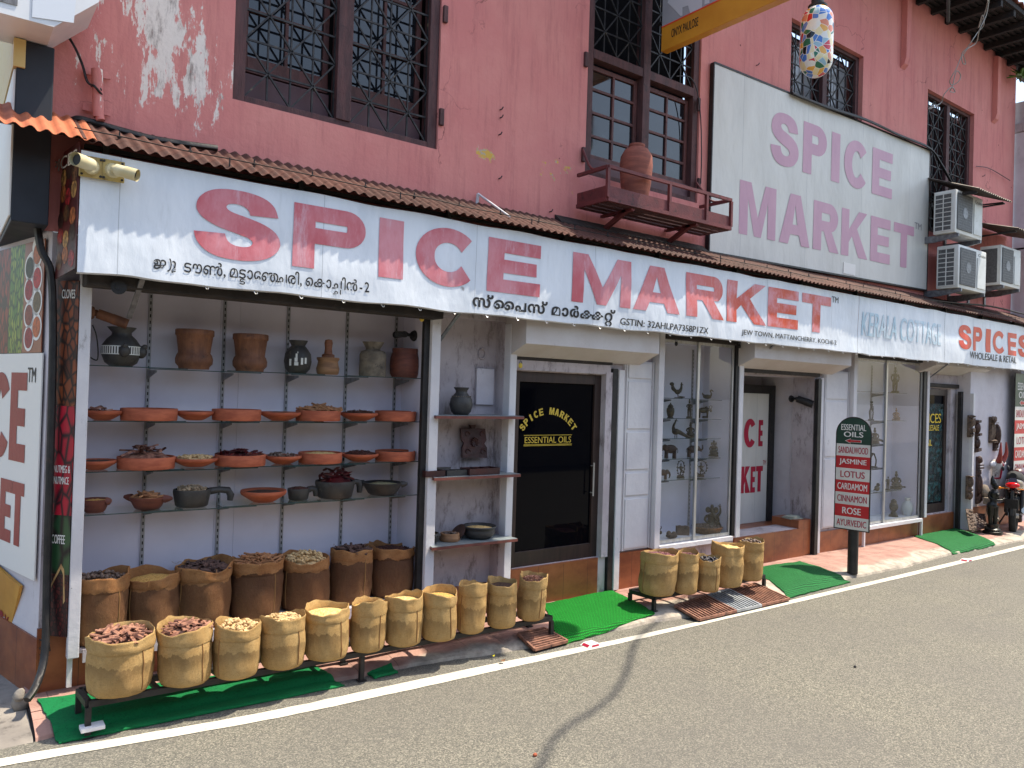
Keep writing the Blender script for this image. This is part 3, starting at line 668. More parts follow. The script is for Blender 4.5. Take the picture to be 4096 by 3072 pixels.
# recess of the second door
bm = BM(); quad(bm, [(8.9, 5.8, .41), (8.93, 5.8, .41), (8.93, 5.8, 2.3), (8.9, 5.8, 2.3)])
quad(bm, [(8.93, 5.8, .41), (8.93, 6.3, .41), (8.93, 6.3, 2.3), (8.93, 5.8, 2.3)]); quad(bm, [(7.332, 5.81, .41), (7.332, 6.3, .41), (7.332, 6.3, 2.3), (7.332, 5.81, 2.3)])
quad(bm, [(7.33, 6.3, .41), (8.93, 6.3, .41), (8.93, 6.3, 2.3), (7.33, 6.3, 2.3)]); quad(bm, [(7.33, 5.81, 2.3), (8.93, 5.81, 2.3), (8.93, 6.3, 2.3), (7.33, 6.3, 2.3)])
part('door_recess', bm, MT['lime'], bld)
# white pilasters, posts and the black guides of the roller shutters
bm = BM()
for x0, x1, z0, z1, y in ((4.026, 4.10, 0.32, 2.6, YW - 0.09), (5.385, 5.46, 0.08, 2.25, YW - 0.07), (5.92, 6.0, 0.44, 2.66, 5.40), (7.247, 7.322, 0.44, 2.66, 5.40), (8.955, 9.02, 0.08, 2.3, YW - .06), (9.66, 9.74, .36, 2.66, 5.40), (11.69, 11.76, .34, 2.66, 5.40), (12.872, 12.93, 0.08, 2.2, 5.25)):
    bm = BM(); box(bm, x0, x1, y, YW + 0.05, z0, z1, 0.006); part('white_post', bm, MT['post'], bld)
bm = BM()
for x0, x1, z0, z1, y in ((5.31, 5.375, 0.07, 2.26, YW - .06), (7.195, 7.246, 0.46, 2.60, 5.415), (8.88, 8.95, 0.07, 2.28, YW - .07), (11.60, 11.688, .34, 2.62, 5.41), (12.79, 12.865, 0.07, 2.22, 5.40)):
    bm = BM(); box(bm, x0, x1, y, y + 0.05, z0, z1); part('shutter_guide', bm, MT['metal_dark'], bld)
bm = BM()          # rough jamb and lintel round the first door
box(bm, 5.222, 5.308, YW - 0.055, YW + .02, 0.42, 2.22); box(bm, 5.205, 5.30, YW - 0.03, YW + .02, 0.06, 0.419)
box(bm, 4.102, 5.29, YW - 0.045, YW + .02, 2.20, 2.29)
part('door_jamb', bm, MT['lime_dirty'], bld, None)
bm = BM()
for x0, x1, y, z0, z1 in ((4.11, 5.30, YW - .06, 2.292, 2.335), (6.0, 7.25, 5.39, 2.60, 2.70), (7.33, 8.95, YW - .05, 2.31, 2.42), (9.74, 11.69, 5.39, 2.61, 2.70), (11.77, 12.86, YW - .04, 2.27, 2.33)):
    bm = BM(); box(bm, x0, x1, y, y + 0.1, z0, z1, 0.01); part('shutter_rail', bm, MT['metal_black'], bld)
# concrete canopies over the three doors
for x0, x1, z0 in ((4.03, 5.69, 2.42), (7.23, 9.22, 2.46), (11.5, 13.35, 2.58)):
    bm = BM(); pts = [(x0, 5.2, 2.70), (x0, 5.2, z0), (x0, 5.46, z0 - 0.11), (x0, 5.497, z0 - 0.11), (x0, 5.497, 2.70)]
    prism(bm, pts, (x1 - x0, 0, 0)); part('door_canopy', bm, MT['conc'], bld, None)
# panelled white shutter leaves beside the showcases
for x0, x1, z0, z1, cuts in ((5.50, 5.915, 0.45, 2.35, (0.98, 1.24, 1.65, 2.16)), (9.06, 9.655, 0.38, 2.4, (1.28, 2.02))):
    bm = BM(); box(bm, x0, x1, YW - 0.03, YW - .002, z0, z1); zs = [z0, *cuts, z1]
    for za, zb in zip(zs, zs[1:]): box(bm, x0 + .045, x1 - .045, YW - 0.042, YW - 0.0301, za + .018, zb - .018, 0.004)
    for xx in (x0 + .012, x1 - .024): box(bm, xx, xx + .012, YW - .046, YW - .0301, z0, z1)
    part('shutter_leaf', bm, MT['post'], bld)
# meter board and ring on the niche wall
bm = BM(); box(bm, 3.80, 3.985, 5.59, 5.618, 1.88, 2.20, 0.005); part('meter_cover', bm, MT['lime'], bld)
bm = BM(); 
tube(bm, [(3.86 + .035 * cos(a * pi / 8), 5.612, 2.33 + .045 * sin(a * pi / 8)) for a in range(17)], 0.008, 6); part('conduit_ring', bm, MT['lime_dirty'], bld, 60)
# doors
def door(name, x0, x1, z0, z1, y, fw, glassmat, label=None):
    bm = BM(); box(bm, x0, x0 + fw, y, y + .05, z0, z1, .004); box(bm, x1 - fw, x1, y, y + .05, z0, z1, .004)
    box(bm, x0 + fw, x1 - fw, y + .001, y + .05, z1 - fw * 1.1, z1, .004); box(bm, x0 + fw, x1 - fw, y + .001, y + .05, z0, z0 + fw * 1.6, .004)
    d = part('door', bm, MT['frame_brown'], bld, label=label)
    bm = BM(); quad(bm, [(x0 + fw, y + .025, z0 + fw * 1.6), (x1 - fw, y + .025, z0 + fw * 1.6), (x1 - fw, y + .025, z1 - fw * 1.1), (x0 + fw, y + .025, z1 - fw * 1.1)])
    part('door_glass', bm, glassmat, d); return d
d1 = door('door', 4.13, 5.22, 0.42, 2.19, YW + .01, 0.085, MT['glass_door'], 'dark glass door with gold lettering')
bm = BM(); tube(bm, [(5.115, YW - .03, 1.02), (5.115, YW - .03, 1.34)], .008, 8); tube(bm, [(5.115, YW + .01, 1.05), (5.115, YW - .03, 1.05)], .006, 6); tube(bm, [(5.115, YW + .01, 1.31), (5.115, YW - .03, 1.31)], .006, 6)
part('door_handle', bm, MT['alu'], d1, 40)
bm = BM(); yy = YW + .031; ztop_ = P(2195, 1150 + 612 * .7838, y=yy).z
cxz = P(1700 / 1 * 0 + (1600 + 757 * .7838), 1150 + 790 * .7838, y=yy); Rr = 0.36
for i, ch in enumerate('SPICE MARKET'):
    if ch == ' ': continue
    a = radians(142 - i * (104 / 11)); h = 0.066; wd = .050 if ch != 'I' else .020
    if ch == 'M': wd = .060
    c0 = Vector((cxz.x + Rr * cos(a), yy, ztop_ - Rr - h + Rr * sin(a))); up = Vector((cos(a), 0, sin(a))); rt = Vector((sin(a), 0, -cos(a)))
    block(bm, ch, [c0 + up * h - rt * wd / 2, c0 + up * h + rt * wd / 2, c0 + rt * wd / 2, c0 - rt * wd / 2], .27, .2)
zb = P(2195, 1150 + 795 * .7838, y=yy).z
def serif_text(bm, corners):
    write(bm, 'ESSENTIAL OILS', corners, 0.012)
serif_text(bm, xzc(cxz.x - .28, cxz.x + .28, zb + .004, zb + .062, yy))
for zz in (zb + .074, zb - .012, zb - .022): quad(bm, [(cxz.x - .29, yy, zz), (cxz.x + .29, yy, zz), (cxz.x + .29, yy, zz + .005), (cxz.x - .29, yy, zz + .005)])
part('gold_lettering', bm, MT['gold'], d1)
# second door: white poster behind a black frame
bm = BM(); yy = 6.05
box(bm, 8.77, 8.885, yy, yy + .06, .412, 2.19, .004); box(bm, 7.41, 8.769, yy, yy + .06, 2.08, 2.19, .004); box(bm, 7.41, 7.50, yy, yy + .06, .412, 2.079)
d2 = part('door', bm, MT['metal_dark'], bld, label='door covered by a white poster with red letters')
bm = BM(); box(bm, 7.50, 8.769, yy + .02, yy + .04, .412, 2.079); part('door_panel', bm, MT['flex'], d2)
bm = BM(); yq = yy + .016
for ch, xa, xb, za, zb_ in (('C', 2978, 3026, 1675, 1790), ('E', 3036, 3053, 1680, 1785), ('K', 2962, 3000, 1866, 1972), ('E', 3004, 3022, 1866, 1970), ('T', 3025, 3052, 1864, 1966)):
    pa_ = P(xa, za, y=yq); pb_ = P(xb, za, y=yq); z0_ = P((xa + xb) / 2, zb_, y=yq).z
    block(bm, ch, xzc(pa_.x, pb_.x, z0_, (pa_.z + pb_.z) / 2, yq), .24, .2)
a_ = P(3051, 1850, y=yq); write(bm, 'TM', xzc(a_.x, a_.x + .07, a_.z - .03, a_.z + .03, yq))
part('red_lettering', bm, MT['crimson'], d2)
d3 = door('door', 11.86, 12.60, 0.36, 2.24, YW + .02, 0.085, MT['glass_door'], 'dark door with yellow lettering and plastic sheet')
bm = BM(); random.seed(5)
for i in range(9):
    for j in range(14):
        pass
nx, nz = 10, 26; g = [[bm.verts.new((11.95 + .56 * i / nx, YW + .043 - .02 * abs(noise.noise((i * .7, j * .55, 3))) , .52 + 1.5 * j / nz)) for i in range(nx + 1)] for j in range(nz + 1)]
for j in range(nz):
    for i in range(nx): bm.faces.new((g[j][i], g[j][i + 1], g[j + 1][i + 1], g[j + 1][i]))
mt = NT('crumpled_teal_plastic'); mt.bump(mt.noise(14, 5, .6), 1.0, .05); MT['teal'] = mt.out(mt.mix(mt.step(mt.noise(9, 6), .45, .7), rgb(8, 28, 32), rgb(38, 92, 96)), .18, 0, .5)
part('plastic_sheet', bm, MT['teal'], d3, 60)
bm = BM(); yy = YW + .018
for wd, xa, xb, za, zb_ in (('SPICES', 3640, 3764, 1655, 1692), ('WHOLESALE', 3620, 3756, 1700, 1722), ('& RETAIL', 3660, 3728, 1758, 1783)):
    a_ = P(xa, (za + zb_) / 2, y=yy); b_ = P(xb, (za + zb_) / 2, y=yy); zt = P(xb, za, y=yy).z; zl = P(xb, zb_, y=yy).z
    write(bm, wd, xzc(b_.x - (.62 if wd != '& RETAIL' else .5), b_.x, zl, zt, yy), .012)
part('yellow_lettering', bm, MT['yellow_ink'], d3)

# upper windows
def grille_bm(x0, x1, z0, z1, y, nx, cw, r=0.008):
    bm = BM(); nz = max(1, round((z1 - z0) / cw)); dx, dz = (x1 - x0) / nx, (z1 - z0) / nz
    for i in range(nx + 1): bar(bm, (x0 + i * dx, y, z0), (x0 + i * dx, y, z1), .012, .014)
    for j in range(nz + 1): bar(bm, (x0, y - .006, z0 + j * dz), (x1, y - .006, z0 + j * dz), .012, .014)
    for i in range(nx):
        for j in range(nz):
            a, b = (x0 + i * dx, y - .013, z0 + j * dz), (x0 + (i + 1) * dx, y - .013, z0 + (j + 1) * dz)
            if (i + j) % 2: a, b = (a[0], a[1], b[2]), (b[0], b[1], a[2])
            bar(bm, a, b, .014, .012)
    return bm
def frame(bm, x0, x1, z0, z1, y0, y1, wl, wb=None):
    wb = wb or wl
    box(bm, x0, x0 + wl, y0, y1, z0, z1, .005); box(bm, x1 - wl, x1, y0, y1, z0, z1, .005)
    box(bm, x0 + wl, x1 - wl, y0 + .001, y1, z0, z0 + wb, .005); box(bm, x0 + wl, x1 - wl, y0 + .001, y1, z1 - wb, z1, .005)
def window(W, y, grids, label, fw=.085, mull=.12, sashes=(), transom=None, glass='glass_dark', board=0.0):
    x0, x1, z0, z1 = W; xm = (x0 + x1) / 2
    bm = BM(); frame(bm, x0 + .004, x1 - .004, z0 + .002, z1, y, y + .1, fw, .05)
    box(bm, xm - mull / 2, xm + mull / 2, y - .012, y + .1, z0 + .05, z1 - .05, .006)
    if transom: 
        for a, b in ((x0 + fw, xm - mull / 2), (xm + mull / 2, x1 - fw)): box(bm, a, b, y - .006, y + .1, transom - .045, transom + .045, .006)
    wn_ = part('window', bm, MT['win_wood'], bld, label=label)
    for a, b in ((x0 + fw, xm - mull / 2), (xm + mull / 2, x1 - fw)):
        for (ga, gb, n) in grids: part('grille', grille_bm(a + .004, b - .004, ga, gb, y + .045, n, .205 if n == 4 else .2), MT['grille'], wn_)
        for (sa, sb, nx, nz, dy) in sashes:
            bm = BM(); frame(bm, a + .012, b - .012, sa, sb, y + dy, y + dy + .035, .045, .045 if not board else board * .3 + .05)
            for i in range(1, nx): xx = a + (b - a) * i / nx; box(bm, xx - .012, xx + .012, y + dy + .002, y + dy + .03, sa + .05, sb - .046)
            for j in range(1, nz): zz = sa + (sb - sa) * j / nz; box(bm, a + .058, b - .058, y + dy + .004, y + dy + .028, zz - .012, zz + .012)
            part('sash', bm, MT['sash'], wn_)
            bm = BM(); quad(bm, [(a + .05, y + dy + .02, sa + .04), (b - .05, y + dy + .02, sa + .04), (b - .05, y + dy + .02, sb - .04), (a + .05, y + dy + .02, sb - .04)]); part('pane', bm, MT[glass], wn_)
    if board:
        bm = BM()
        for a, b in ((x0 + fw, xm - mull / 2), (xm + mull / 2, x1 - fw)): box(bm, a + .01, b - .01, y + .12, y + .15, z0 + .04, z0 + .04 + board)
        part('lower_board', bm, MT['mauve'], wn_)
    bm = BM(); box(bm, x0 + .01, x1 - .01, y + .215, y + .225, z0, z1); part('backing', bm, MT['painted_shade'], wn_)
    return wn_
window(W1, YW + .02, [(4.04, 6.15, 4)], 'wide barred window with star grilles over the banner', sashes=[(4.27, 6.1, 2, 4, .14)], board=.22)
w2 = window(W2, YW + .02, [(5.36, 6.85, 4)], 'tall window with glazed casements above the planter shelf', sashes=[(4.30, 5.22, 2, 4, .06)], transom=5.30, mull=.10)
bm = BM()
for a, b in ((4.995, 5.68), (5.78, 6.465)): box(bm, a, b, YW + .06, YW + .1, 4.16, 4.30)
part('lower_board', bm, MT['mauve'], w2)
window(W3, YW + .06, [(4.95, 6.6, 4)], 'barred window behind the mosaic lamp', fw=.07, mull=.1, sashes=[(5.0, 6.55, 3, 1, .11)], glass='glass_pale')
window(W4, YW + .06, [(4.65, 6.65, 4)], 'barred window above the air conditioners', fw=.07, mull=.1, sashes=[(4.7, 6.6, 3, 1, .11)], glass='glass_dark')
# iron hooks of the shutters on the wall
bm = BM()
for px, py in ((1778, 60), (1762, 470), (2340, 240), (2330, 620), (2790, 420), (2790, 740)):
    bm = BM(); p = P(px, py, y=YW); box(bm, p.x - .02, p.x + .02, YW - .03, YW - .001, p.z - .07, p.z + .07, .006); part('shutter_hinge', bm, MT['win_wood'], bld)
# eave with rafters and pink corbels
bm = BM(); prism(bm, [(0.6, 5.7, 7.93), (0.6, 4.70, 7.90), (0.6, 4.70, 7.97), (0.6, 5.7, 7.99)], (15.4, 0, 0))
for i in range(34):
    x = 0.8 + i * 0.455; a, b = Vector((x, 5.49, 7.86)), Vector((x, 4.72, 7.84)); bar(bm, a, b, .07, .09)
for j in range(9):
    t = j / 8; y = 4.74 + .70 * t; z = 7.885 + .01 * t; box(bm, 0.65, 15.9, y, y + .04, z - .0, z + .025)
part('eave', bm, M('dark_eave_timber', rgb(36, 33, 34), rgb(26, 26, 30), 5, .85, bump=.4), bld)
for x, z in ((10.90, 6.78), (13.95, 6.72)):
    bm = BM(); pts = [(x - .06, YW - .002, z), (x - .06, YW - .06, z + .05), (x - .06, YW - .085, z + .14), (x - .06, YW - .085, 7.8), (x - .06, YW - .002, 7.83)]
    prism(bm, pts, (.12, 0, 0)); part('corbel', bm, MT['pink'], bld)
# roof tiles above the eave
bm = BM(); corrugated(bm, (0.55, 4.66, 8.0), (16.1, 4.66, 8.0), (0.55, 7.5, 9.4), (16.1, 7.5, 9.4), .22, .02, .02, 2, 0, 4)
part('roof', bm, M('clay_roof_tile', rgb(126, 66, 46), rgb(92, 52, 40), 4, .8), bld)
# white neighbour at the far right
nb = thing('white_building', 'white plastered building beyond the end of the pink wall', 'building', (17, 5.6, 0))
bm = BM(); box(bm, 14.86, 22, 5.25, 12, 0, 6.75); part('wall', bm, MT['lime'], nb)
bm = BM(); box(bm, 14.845, 22.2, 5.0, 12.1, 6.76, 6.92, .02); box(bm, 14.90, 22.1, 5.2, 12.05, 6.921, 7.3); part('cornice', bm, MT['lime_dirty'], nb)

# ------------------------------------------------------------------ corrugated awning
aw = thing('corrugated_awning', 'long rusty corrugated iron awning above the shop banner', 'awning', (7.3, 5.2, 3.3))
bm = BM(); corrugated(bm, (0.62, 5.0, 3.366), (15.6, 5.0, 3.366), (0.62, 5.49, 3.612), (15.6, 5.49, 3.612), .076, .011, .003, 3, .035)
part('roof_sheet', bm, MT['rust_roof'], aw, 60)
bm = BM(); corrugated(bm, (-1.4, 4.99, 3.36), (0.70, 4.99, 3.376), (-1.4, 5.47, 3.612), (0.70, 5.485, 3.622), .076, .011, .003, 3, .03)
part('roof_sheet', bm, MT['sun_painted_roof'], aw, 60, 'orange sheet at the lane end with sunlight painted in')
bm = BM(); box(bm, -1.2, 15.5, 5.30, 5.34, 3.46, 3.50); box(bm, 0.66, 15.5, 5.146, 5.18, 3.36, 3.385)
for i in range(13):
    x = 0.75 + i * 1.2; box(bm, x, x + .035, 5.11, 5.145, 2.66, 3.40); bar(bm, (x + .02, 5.49, 3.3), (x + .02, 5.12, 3.35), .03)
part('awning_frame', bm, MT['metal_dark'], aw)
bm = BM()
for i in range(36):
    x = 0.85 + i * .41; z = 3.355 + .12; y = 4.95 + .25
    tube(bm, [(x, y, z - .02), (x, y, z + .035)], .005, 5); tube(bm, [(x, y, z - .002), (x, y, z + .008)], .014, 6)
    if i % 3 == 1: tube(bm, [(x + .2, 5.03, 3.38), (x + .2, 5.03, 3.44)], .005, 5)
part('hook_bolt', bm, MT['metal_dark'], aw)
bm = BM(); prism(bm, [(4.55, YW - .005, 3.60), (4.55, YW - .005, 3.66), (4.55, YW - .10, 3.585), (4.55, YW - .10, 3.572)], (2.1, 0, 0)); part('tar_flashing', bm, MT['metal_black'], aw)
bm = BM(); pts = [(0.6 + .3 * i, 4.99 + .012 * noise.noise((i, 0, 0)) + .12, 3.455 + .012 * noise.noise((i * .7, 4, 0))) for i in range(50)]; tube(bm, spline(pts, 3), .004, 5); part('cable', bm, MT['metal_dark'], aw)

# ------------------------------------------------------------------ the long banner
YB = 5.07; SB = YB / 5.12
def ZB(z): return 2 + (z - 2) * SB
def wav(x, z):
    e = min(max((3.34 - z) / .35, .12), 1.0)
    return e * (0.006 * sin(2.3 * x + 1.7 * z) + 0.004 * sin(4.1 * x - 3.0 * z + 1.0) + 0.005 * sin(1.1 * x + 6 * z) + 0.010 * noise.noise((x * 1.7, z * 3.0, 4)) + .004 * noise.noise((x * 5, z * 7, 2)))
def bw(co, d=0.004): return Vector((co.x, YB + wav(co.x, co.z) - d, co.z))
def banner_sheet(x0, x1, zb=2.63, zt=3.335):
    zb, zt = ZB(zb), ZB(zt); x0, x1 = x0 * SB, x1 * SB
    bm = BM(); nx = int((x1 - x0) / .06); nz = 14; g = []
    for j in range(nz + 1):
        row = []
        for i in range(nx + 1):
            x = x0 + (x1 - x0) * i / nx; z = zb + (zt - zb) * j / nz
            if j == 0: z += .012 * noise.noise((x * 3, 1, 0)) - .010 * abs(sin(x * 3.4))
            if j == nz: z += .012 * noise.noise((x * 2.2, 7, 0))
            row.append(bm.verts.new((x, YB + wav(x, z), z)))
        g.append(row)
    for j in range(nz):
        for i in range(nx): bm.faces.new((g[j][i], g[j][i + 1], g[j + 1][i + 1], g[j + 1][i]))
    # bottom hem folds back
    low = [bm.verts.new((v.co.x, v.co.y + .05, v.co.z - .004)) for v in g[0]]
    for i in range(nx): bm.faces.new((low[i], low[i + 1], g[0][i + 1], g[0][i]))
    return bm
ban = thing('shop_banner', 'long white banner reading SPICE MARKET in faded red', 'banner', (4.9, YB, 2.63))
part('sheet', banner_sheet(0.64, 9.22), MT['banner'], ban, 60)
bm = BM()
for ch, xa, xb, py in (('S', 776, 1123, 900), ('P', 1172, 1462, 940), ('I', 1514, 1612, 995), ('C', 1662, 1918, 1010), ('E', 1950, 2162, 1065), ('M', 2288, 2522, 1110), ('A', 2532, 2716, 1145), ('R', 2742, 2892, 1170), ('K', 2908, 3062, 1195), ('E', 3071, 3192, 1220), ('T', 3206, 3322, 1235)):
    x0, x1 = P(xa, py, y=YB).x, P(xb, py, y=YB).x; za, zb = (ZB(2.806), ZB(3.262)) if ch in 'SC' else (ZB(2.815), ZB(3.252))
    W = (x1 - x0) / (zb - za)
    sW = {'S': .36, 'P': .36, 'I': .3, 'C': .36, 'E': .38, 'M': .36, 'A': .40, 'R': .38, 'K': .40, 'E2': .38, 'T': .38}[ch]
    block(bm, ch, xzc(x0, x1, za, zb, YB), sW, .25, .07, bw)
part('lettering', bm, MT['red_fade'], ban)
bm = BM()
def onban(xa, ya, xb, yb):      # box given by the photograph's left-top and right-bottom points on the banner
    a, b = P(xa, ya, y=YB), P(xb, yb, y=YB); return a, b
def px_text(bm, body, quad_px, y, off, post=None, maxlen=None):     # four photograph points TL TR BR BL on the plane y, squared up
    q = [P(*p, y=y) for p in quad_px]; x0 = (q[0].x + q[3].x) / 2; x1 = (q[1].x + q[2].x) / 2; zt = (q[0].z + q[1].z) / 2; zb = (q[2].z + q[3].z) / 2
    write(bm, body, xzc(x0, x1, zb, zt, y), off, 1.0, maxlen, post)
def ban_text(body, pL_top, pR_bot, off=.012):
    a, b = P(*pL_top, y=YB), P(*pR_bot, y=YB); write(bm, body, xzc(a.x, b.x, b.z, a.z, YB), off, 1.0, .12, bw)
px_text(bm, 'GSTIN: 32AHLPA7358P1ZX', [(2481, 1278), (2831, 1305), (2831, 1331), (2481, 1303)], YB, .018, bw, .12)
part('number_lettering', bm, MT['black_ink'], ban); bm = BM()
px_text(bm, 'JEW TOWN, MATTANCHERRY, KOCHI-2', [(2967, 1318), (3344, 1361), (3344, 1384), (2967, 1345)], YB, .008, bw, .12)
part('address_lettering', bm, MT['black_ink'], ban); bm = BM()
px_text(bm, 'TM', [(3326, 1185), (3353, 1189), (3353, 1213), (3326, 1209)], YB, .004, bw)
part('trade_mark', bm, MT['black_ink'], ban); bm = BM()
# Malayalam, one letter at a time (base letters stacked where the script stacks them)
def malayalam(run, x0, x1, zb, h, off):
    tmp = BM(); x = 0.0
    def put(ch, sx, sy, dx, dy, prevw=0):
        g = text_bm(ch, off)
        if not len(g.verts): g.free(); return 0, 0
        xs_ = [v.co.x for v in g.verts]; lo, hi = min(xs_), max(xs_)
        for v in g.verts: v.co = Vector(((v.co.x - lo) * sx + dx, v.co.y * sy + dy, 0))
        join(tmp, g); return (hi - lo) * sx, 0
    for it in run:
        if it == ' ': x += .42; continue
        if it == '_': x += .12; continue
        if isinstance(it, tuple):
            kind = it[0]
            if kind == 'stack':
                w1, _ = put(it[1], 1, 1, x, 0); put(it[2], .85, .6, x + w1 * .10, -.38); x += w1 + .09
            elif kind == 'tight':
                x -= it[2]; w1, _ = put(it[1], .92, 1, x, 0); x += w1 + .09
            elif kind == 'over':
                put(it[1], 1, 1, x - it[2], 0)
            elif kind == 'ya':
                pts = arc(.06, .33, .15, .36, 80, -95, 14); sb = poly_bm(stroke([(p[0] + .02, p[1]) for p in pts] + [(-.02, -.10)], .085, .085))
                for v in sb.verts: v.co.x += x + .03
                join(tmp, sb); x += .30
        else:
            w1, _ = put(it, 1, 1, x, 0); x += w1 + .09
    xs_ = [v.co.x for v in tmp.verts]; lo, hi = min(xs_), max(xs_)
    for v in tmp.verts: v.co = bw(Vector((x0 + (v.co.x - lo) / (hi - lo) * (x1 - x0), 0, zb + v.co.y * h)))
    join(bm, tmp)
L1 = ['ജ', ('ya',), 'ൂ', ' ', 'ട', 'ൗ', 'ൺ', ',', '_', '_', 'മ', ('stack', 'ട', 'ട'), 'ാ', 'േ', 'ഞ', ('tight', 'ച', .16), 'ര', ('tight', 'ി', .16), ',', '_', '_', 'െ', 'ക', 'ാ', ('stack', 'ച', 'ച'), ('tight', 'ി', .1), 'ൻ', '_', '-', '_', '2']
L2 = ['സ', ('over', '്', .34), '_', 'ൈ', ('tight', 'പ', .02), 'സ', ('over', '്', .34), ' ', 'മ', 'ാ', 'ർ', 'ക', ('tight', 'ക', .18), ('stack', 'റ', 'റ'), ('over', '്', .30)]
a, b = P(612, 1100, y=YB), P(1474, 1180, y=YB); malayalam(L1, a.x, b.x, ZB(2.692), .102, .012)
part('town_lettering', bm, MT['black_ink'], ban); bm = BM()
a, b = P(1890, 1225, y=YB), P(2460, 1280, y=YB); malayalam(L2, a.x, b.x, ZB(2.680), .12, .035)
part('name_lettering', bm, MT['black_ink'], ban)
b2 = thing('shop_banner', 'worn white banner with ghostly pale blue KERALA COTTAGE lettering', 'banner', (10.35, YB, 2.63))
part('sheet', banner_sheet(9.226, 11.55, 2.625), MT['banner'], b2, 60)
bm = BM(); px_text(bm, 'KERALA COTTAGE', [(3450, 1247), (3762, 1295), (3764, 1382), (3447, 1343)], YB, .03, bw, .12); part('lettering', bm, MT['blue_fade'], b2)
b3 = thing('shop_banner', 'white banner reading SPICES WHOLESALE & RETAIL near the right edge', 'banner', (13.4, YB, 2.63))
part('sheet', banner_sheet(11.556, 15.5, 2.63), MT['banner'], b3, 60)
bm = BM()
for ch, xa, xb, py in (('S', 3834, 3886, 1330), ('P', 3893, 3930, 1340), ('I', 3944, 3963, 1350), ('C', 3972, 4020, 1355), ('E', 4030, 4065, 1362), ('S', 4072, 4122, 1370)):
    x0, x1 = P(xa, py, y=YB).x, P(xb, py, y=YB).x; block(bm, ch, xzc(x0, x1, ZB(2.84), ZB(3.20), YB), .27 if ch != 'I' else .3, .22, .07, bw)
part('lettering', bm, MT['red_ink'], b3)
bm = BM(); px_text(bm, 'WHOLESALE & RETAIL', [(3877, 1407), (4064, 1427), (4064, 1455), (3877, 1432)], YB, .012, bw, .12); part('small_lettering', bm, MT['black_ink'], b3)
# hooks along the banner's hem, each a loop of wire
bm = BM()
for i in range(44):
    x = 1.35 + i * .31; z = ZB(2.625)
    tube(bm, [(x, YB + .02, z + .01), (x, YB + .01, z - .012), (x + .006, YB, z - .026), (x + .015, YB, z - .026), (x + .02, YB + .005, z - .016)], .0035, 5)
part('hem_hook', bm, MT['alu'], ban, 40)
# dark beam behind the banner's lower edge and slanting stays
bm = BM(); box(bm, 0.70, 3.20, 5.20, 5.36, 2.56, 2.70, .01); part('beam', bm, MT['metal_black'], bld)
bm = BM()
for x in (0.98, 3.30, 7.50, 11.78):
    bm = BM(); bar(bm, (x, 5.42, 2.40), (x + .02, YB + .03, 2.66), .03, .012); part('banner_stay', bm, MT['brack'], bld)

# ------------------------------------------------------------------ grey board on the wall: SPICE MARKET
YG = 5.445; SG = YG / 5.4
def ZG(x, z): return 2 + (z - 2 + .095 * (x / SG - 6.66) / 4.9) * SG
gs = thing('wall_sign', 'large grey wall board with faded mauve SPICE MARKET lettering', 'sign', (9.1, 5.4, 3.6))
x0, x1, zt, zb = 6.655 * SG, 11.57 * SG, 5.64, 3.58
bm = BM(); nx, nz = 50, 22; g = []
for j in range(nz + 1):
    row = []
    for i in range(nx + 1):
        x = x0 + (x1 - x0) * i / nx; z = ZG(x, zb + (zt - zb) * j / nz)
        e = min(i / 3, (nx - i) / 3, j / 3, (nz - j) / 3, 1)
        row.append(bm.verts.new((x, YG + .0012 * e * (sin(3 * x + 2 * z) + noise.noise((x * 2, z * 2, 1))), z)))
    g.append(row)
for j in range(nz):
    for i in range(nx): bm.faces.new((g[j][i], g[j][i + 1], g[j + 1][i + 1], g[j + 1][i]))
part('sheet', bm, MT['flex'], gs, 60)
bm = BM()
for z_ in (zt, zb): bar(bm, (x0, YG + .02, ZG(x0, z_)), (x1, YG + .02, ZG(x1, z_)), .052, .022)
for xx in (x0 - .008, x1 + .008): bar(bm, (xx, YG + .02, ZG(xx, zb)), (xx, YG + .02, ZG(xx, zt)), .052, .016, (1, 0, 0))
part('frame', bm, MT['metal_dark'], gs)
bm = BM(); yl = YG - .0035
for row, z0_, z1_ in ((0, 4.750, 5.375), (1, 3.845, 4.452)):
    L = (('S', 3084, 3197, 530), ('P', 3213, 3308, 580), ('I', 3326, 3360, 630), ('C', 3377, 3476, 660), ('E', 3489, 3570, 690)) if row == 0 else (('M', 2957, 3104, 845), ('A', 3118, 3241, 870), ('R', 3253, 3352, 910), ('K', 3365, 3468, 940), ('E', 3482, 3561, 965), ('T', 3574, 3655, 985))
    for ch, xa, xb, py in L:
        a, b = P(xa, py, y=yl).x, P(xb, py, y=yl).x; block(bm, ch, [(a, yl, ZG(a, z1_)), (b, yl, ZG(b, z1_)), (b, yl, ZG(b, z0_)), (a, yl, ZG(a, z0_))], .30 if ch != 'I' else .3, .22)
part('lettering', bm, MT['pink_fade'], gs)
bm = BM(); a, b = P(3659, 888, y=yl), P(3686, 922, y=yl); write(bm, 'TM', xzc(a.x, b.x, b.z, a.z, yl), .01); part('trade_mark', bm, MT['grey_ink'], gs)
a, b = P(3374, 1048, y=yl), P(3420, 1103, y=yl); bm = BM(); box(bm, a.x, b.x, yl - .004, yl, b.z, a.z); 
single('paper_notice', bm, MT['white_ink'], 'small pale paper notice stuck low on the grey wall board', 'notice', (a.x, yl, b.z))

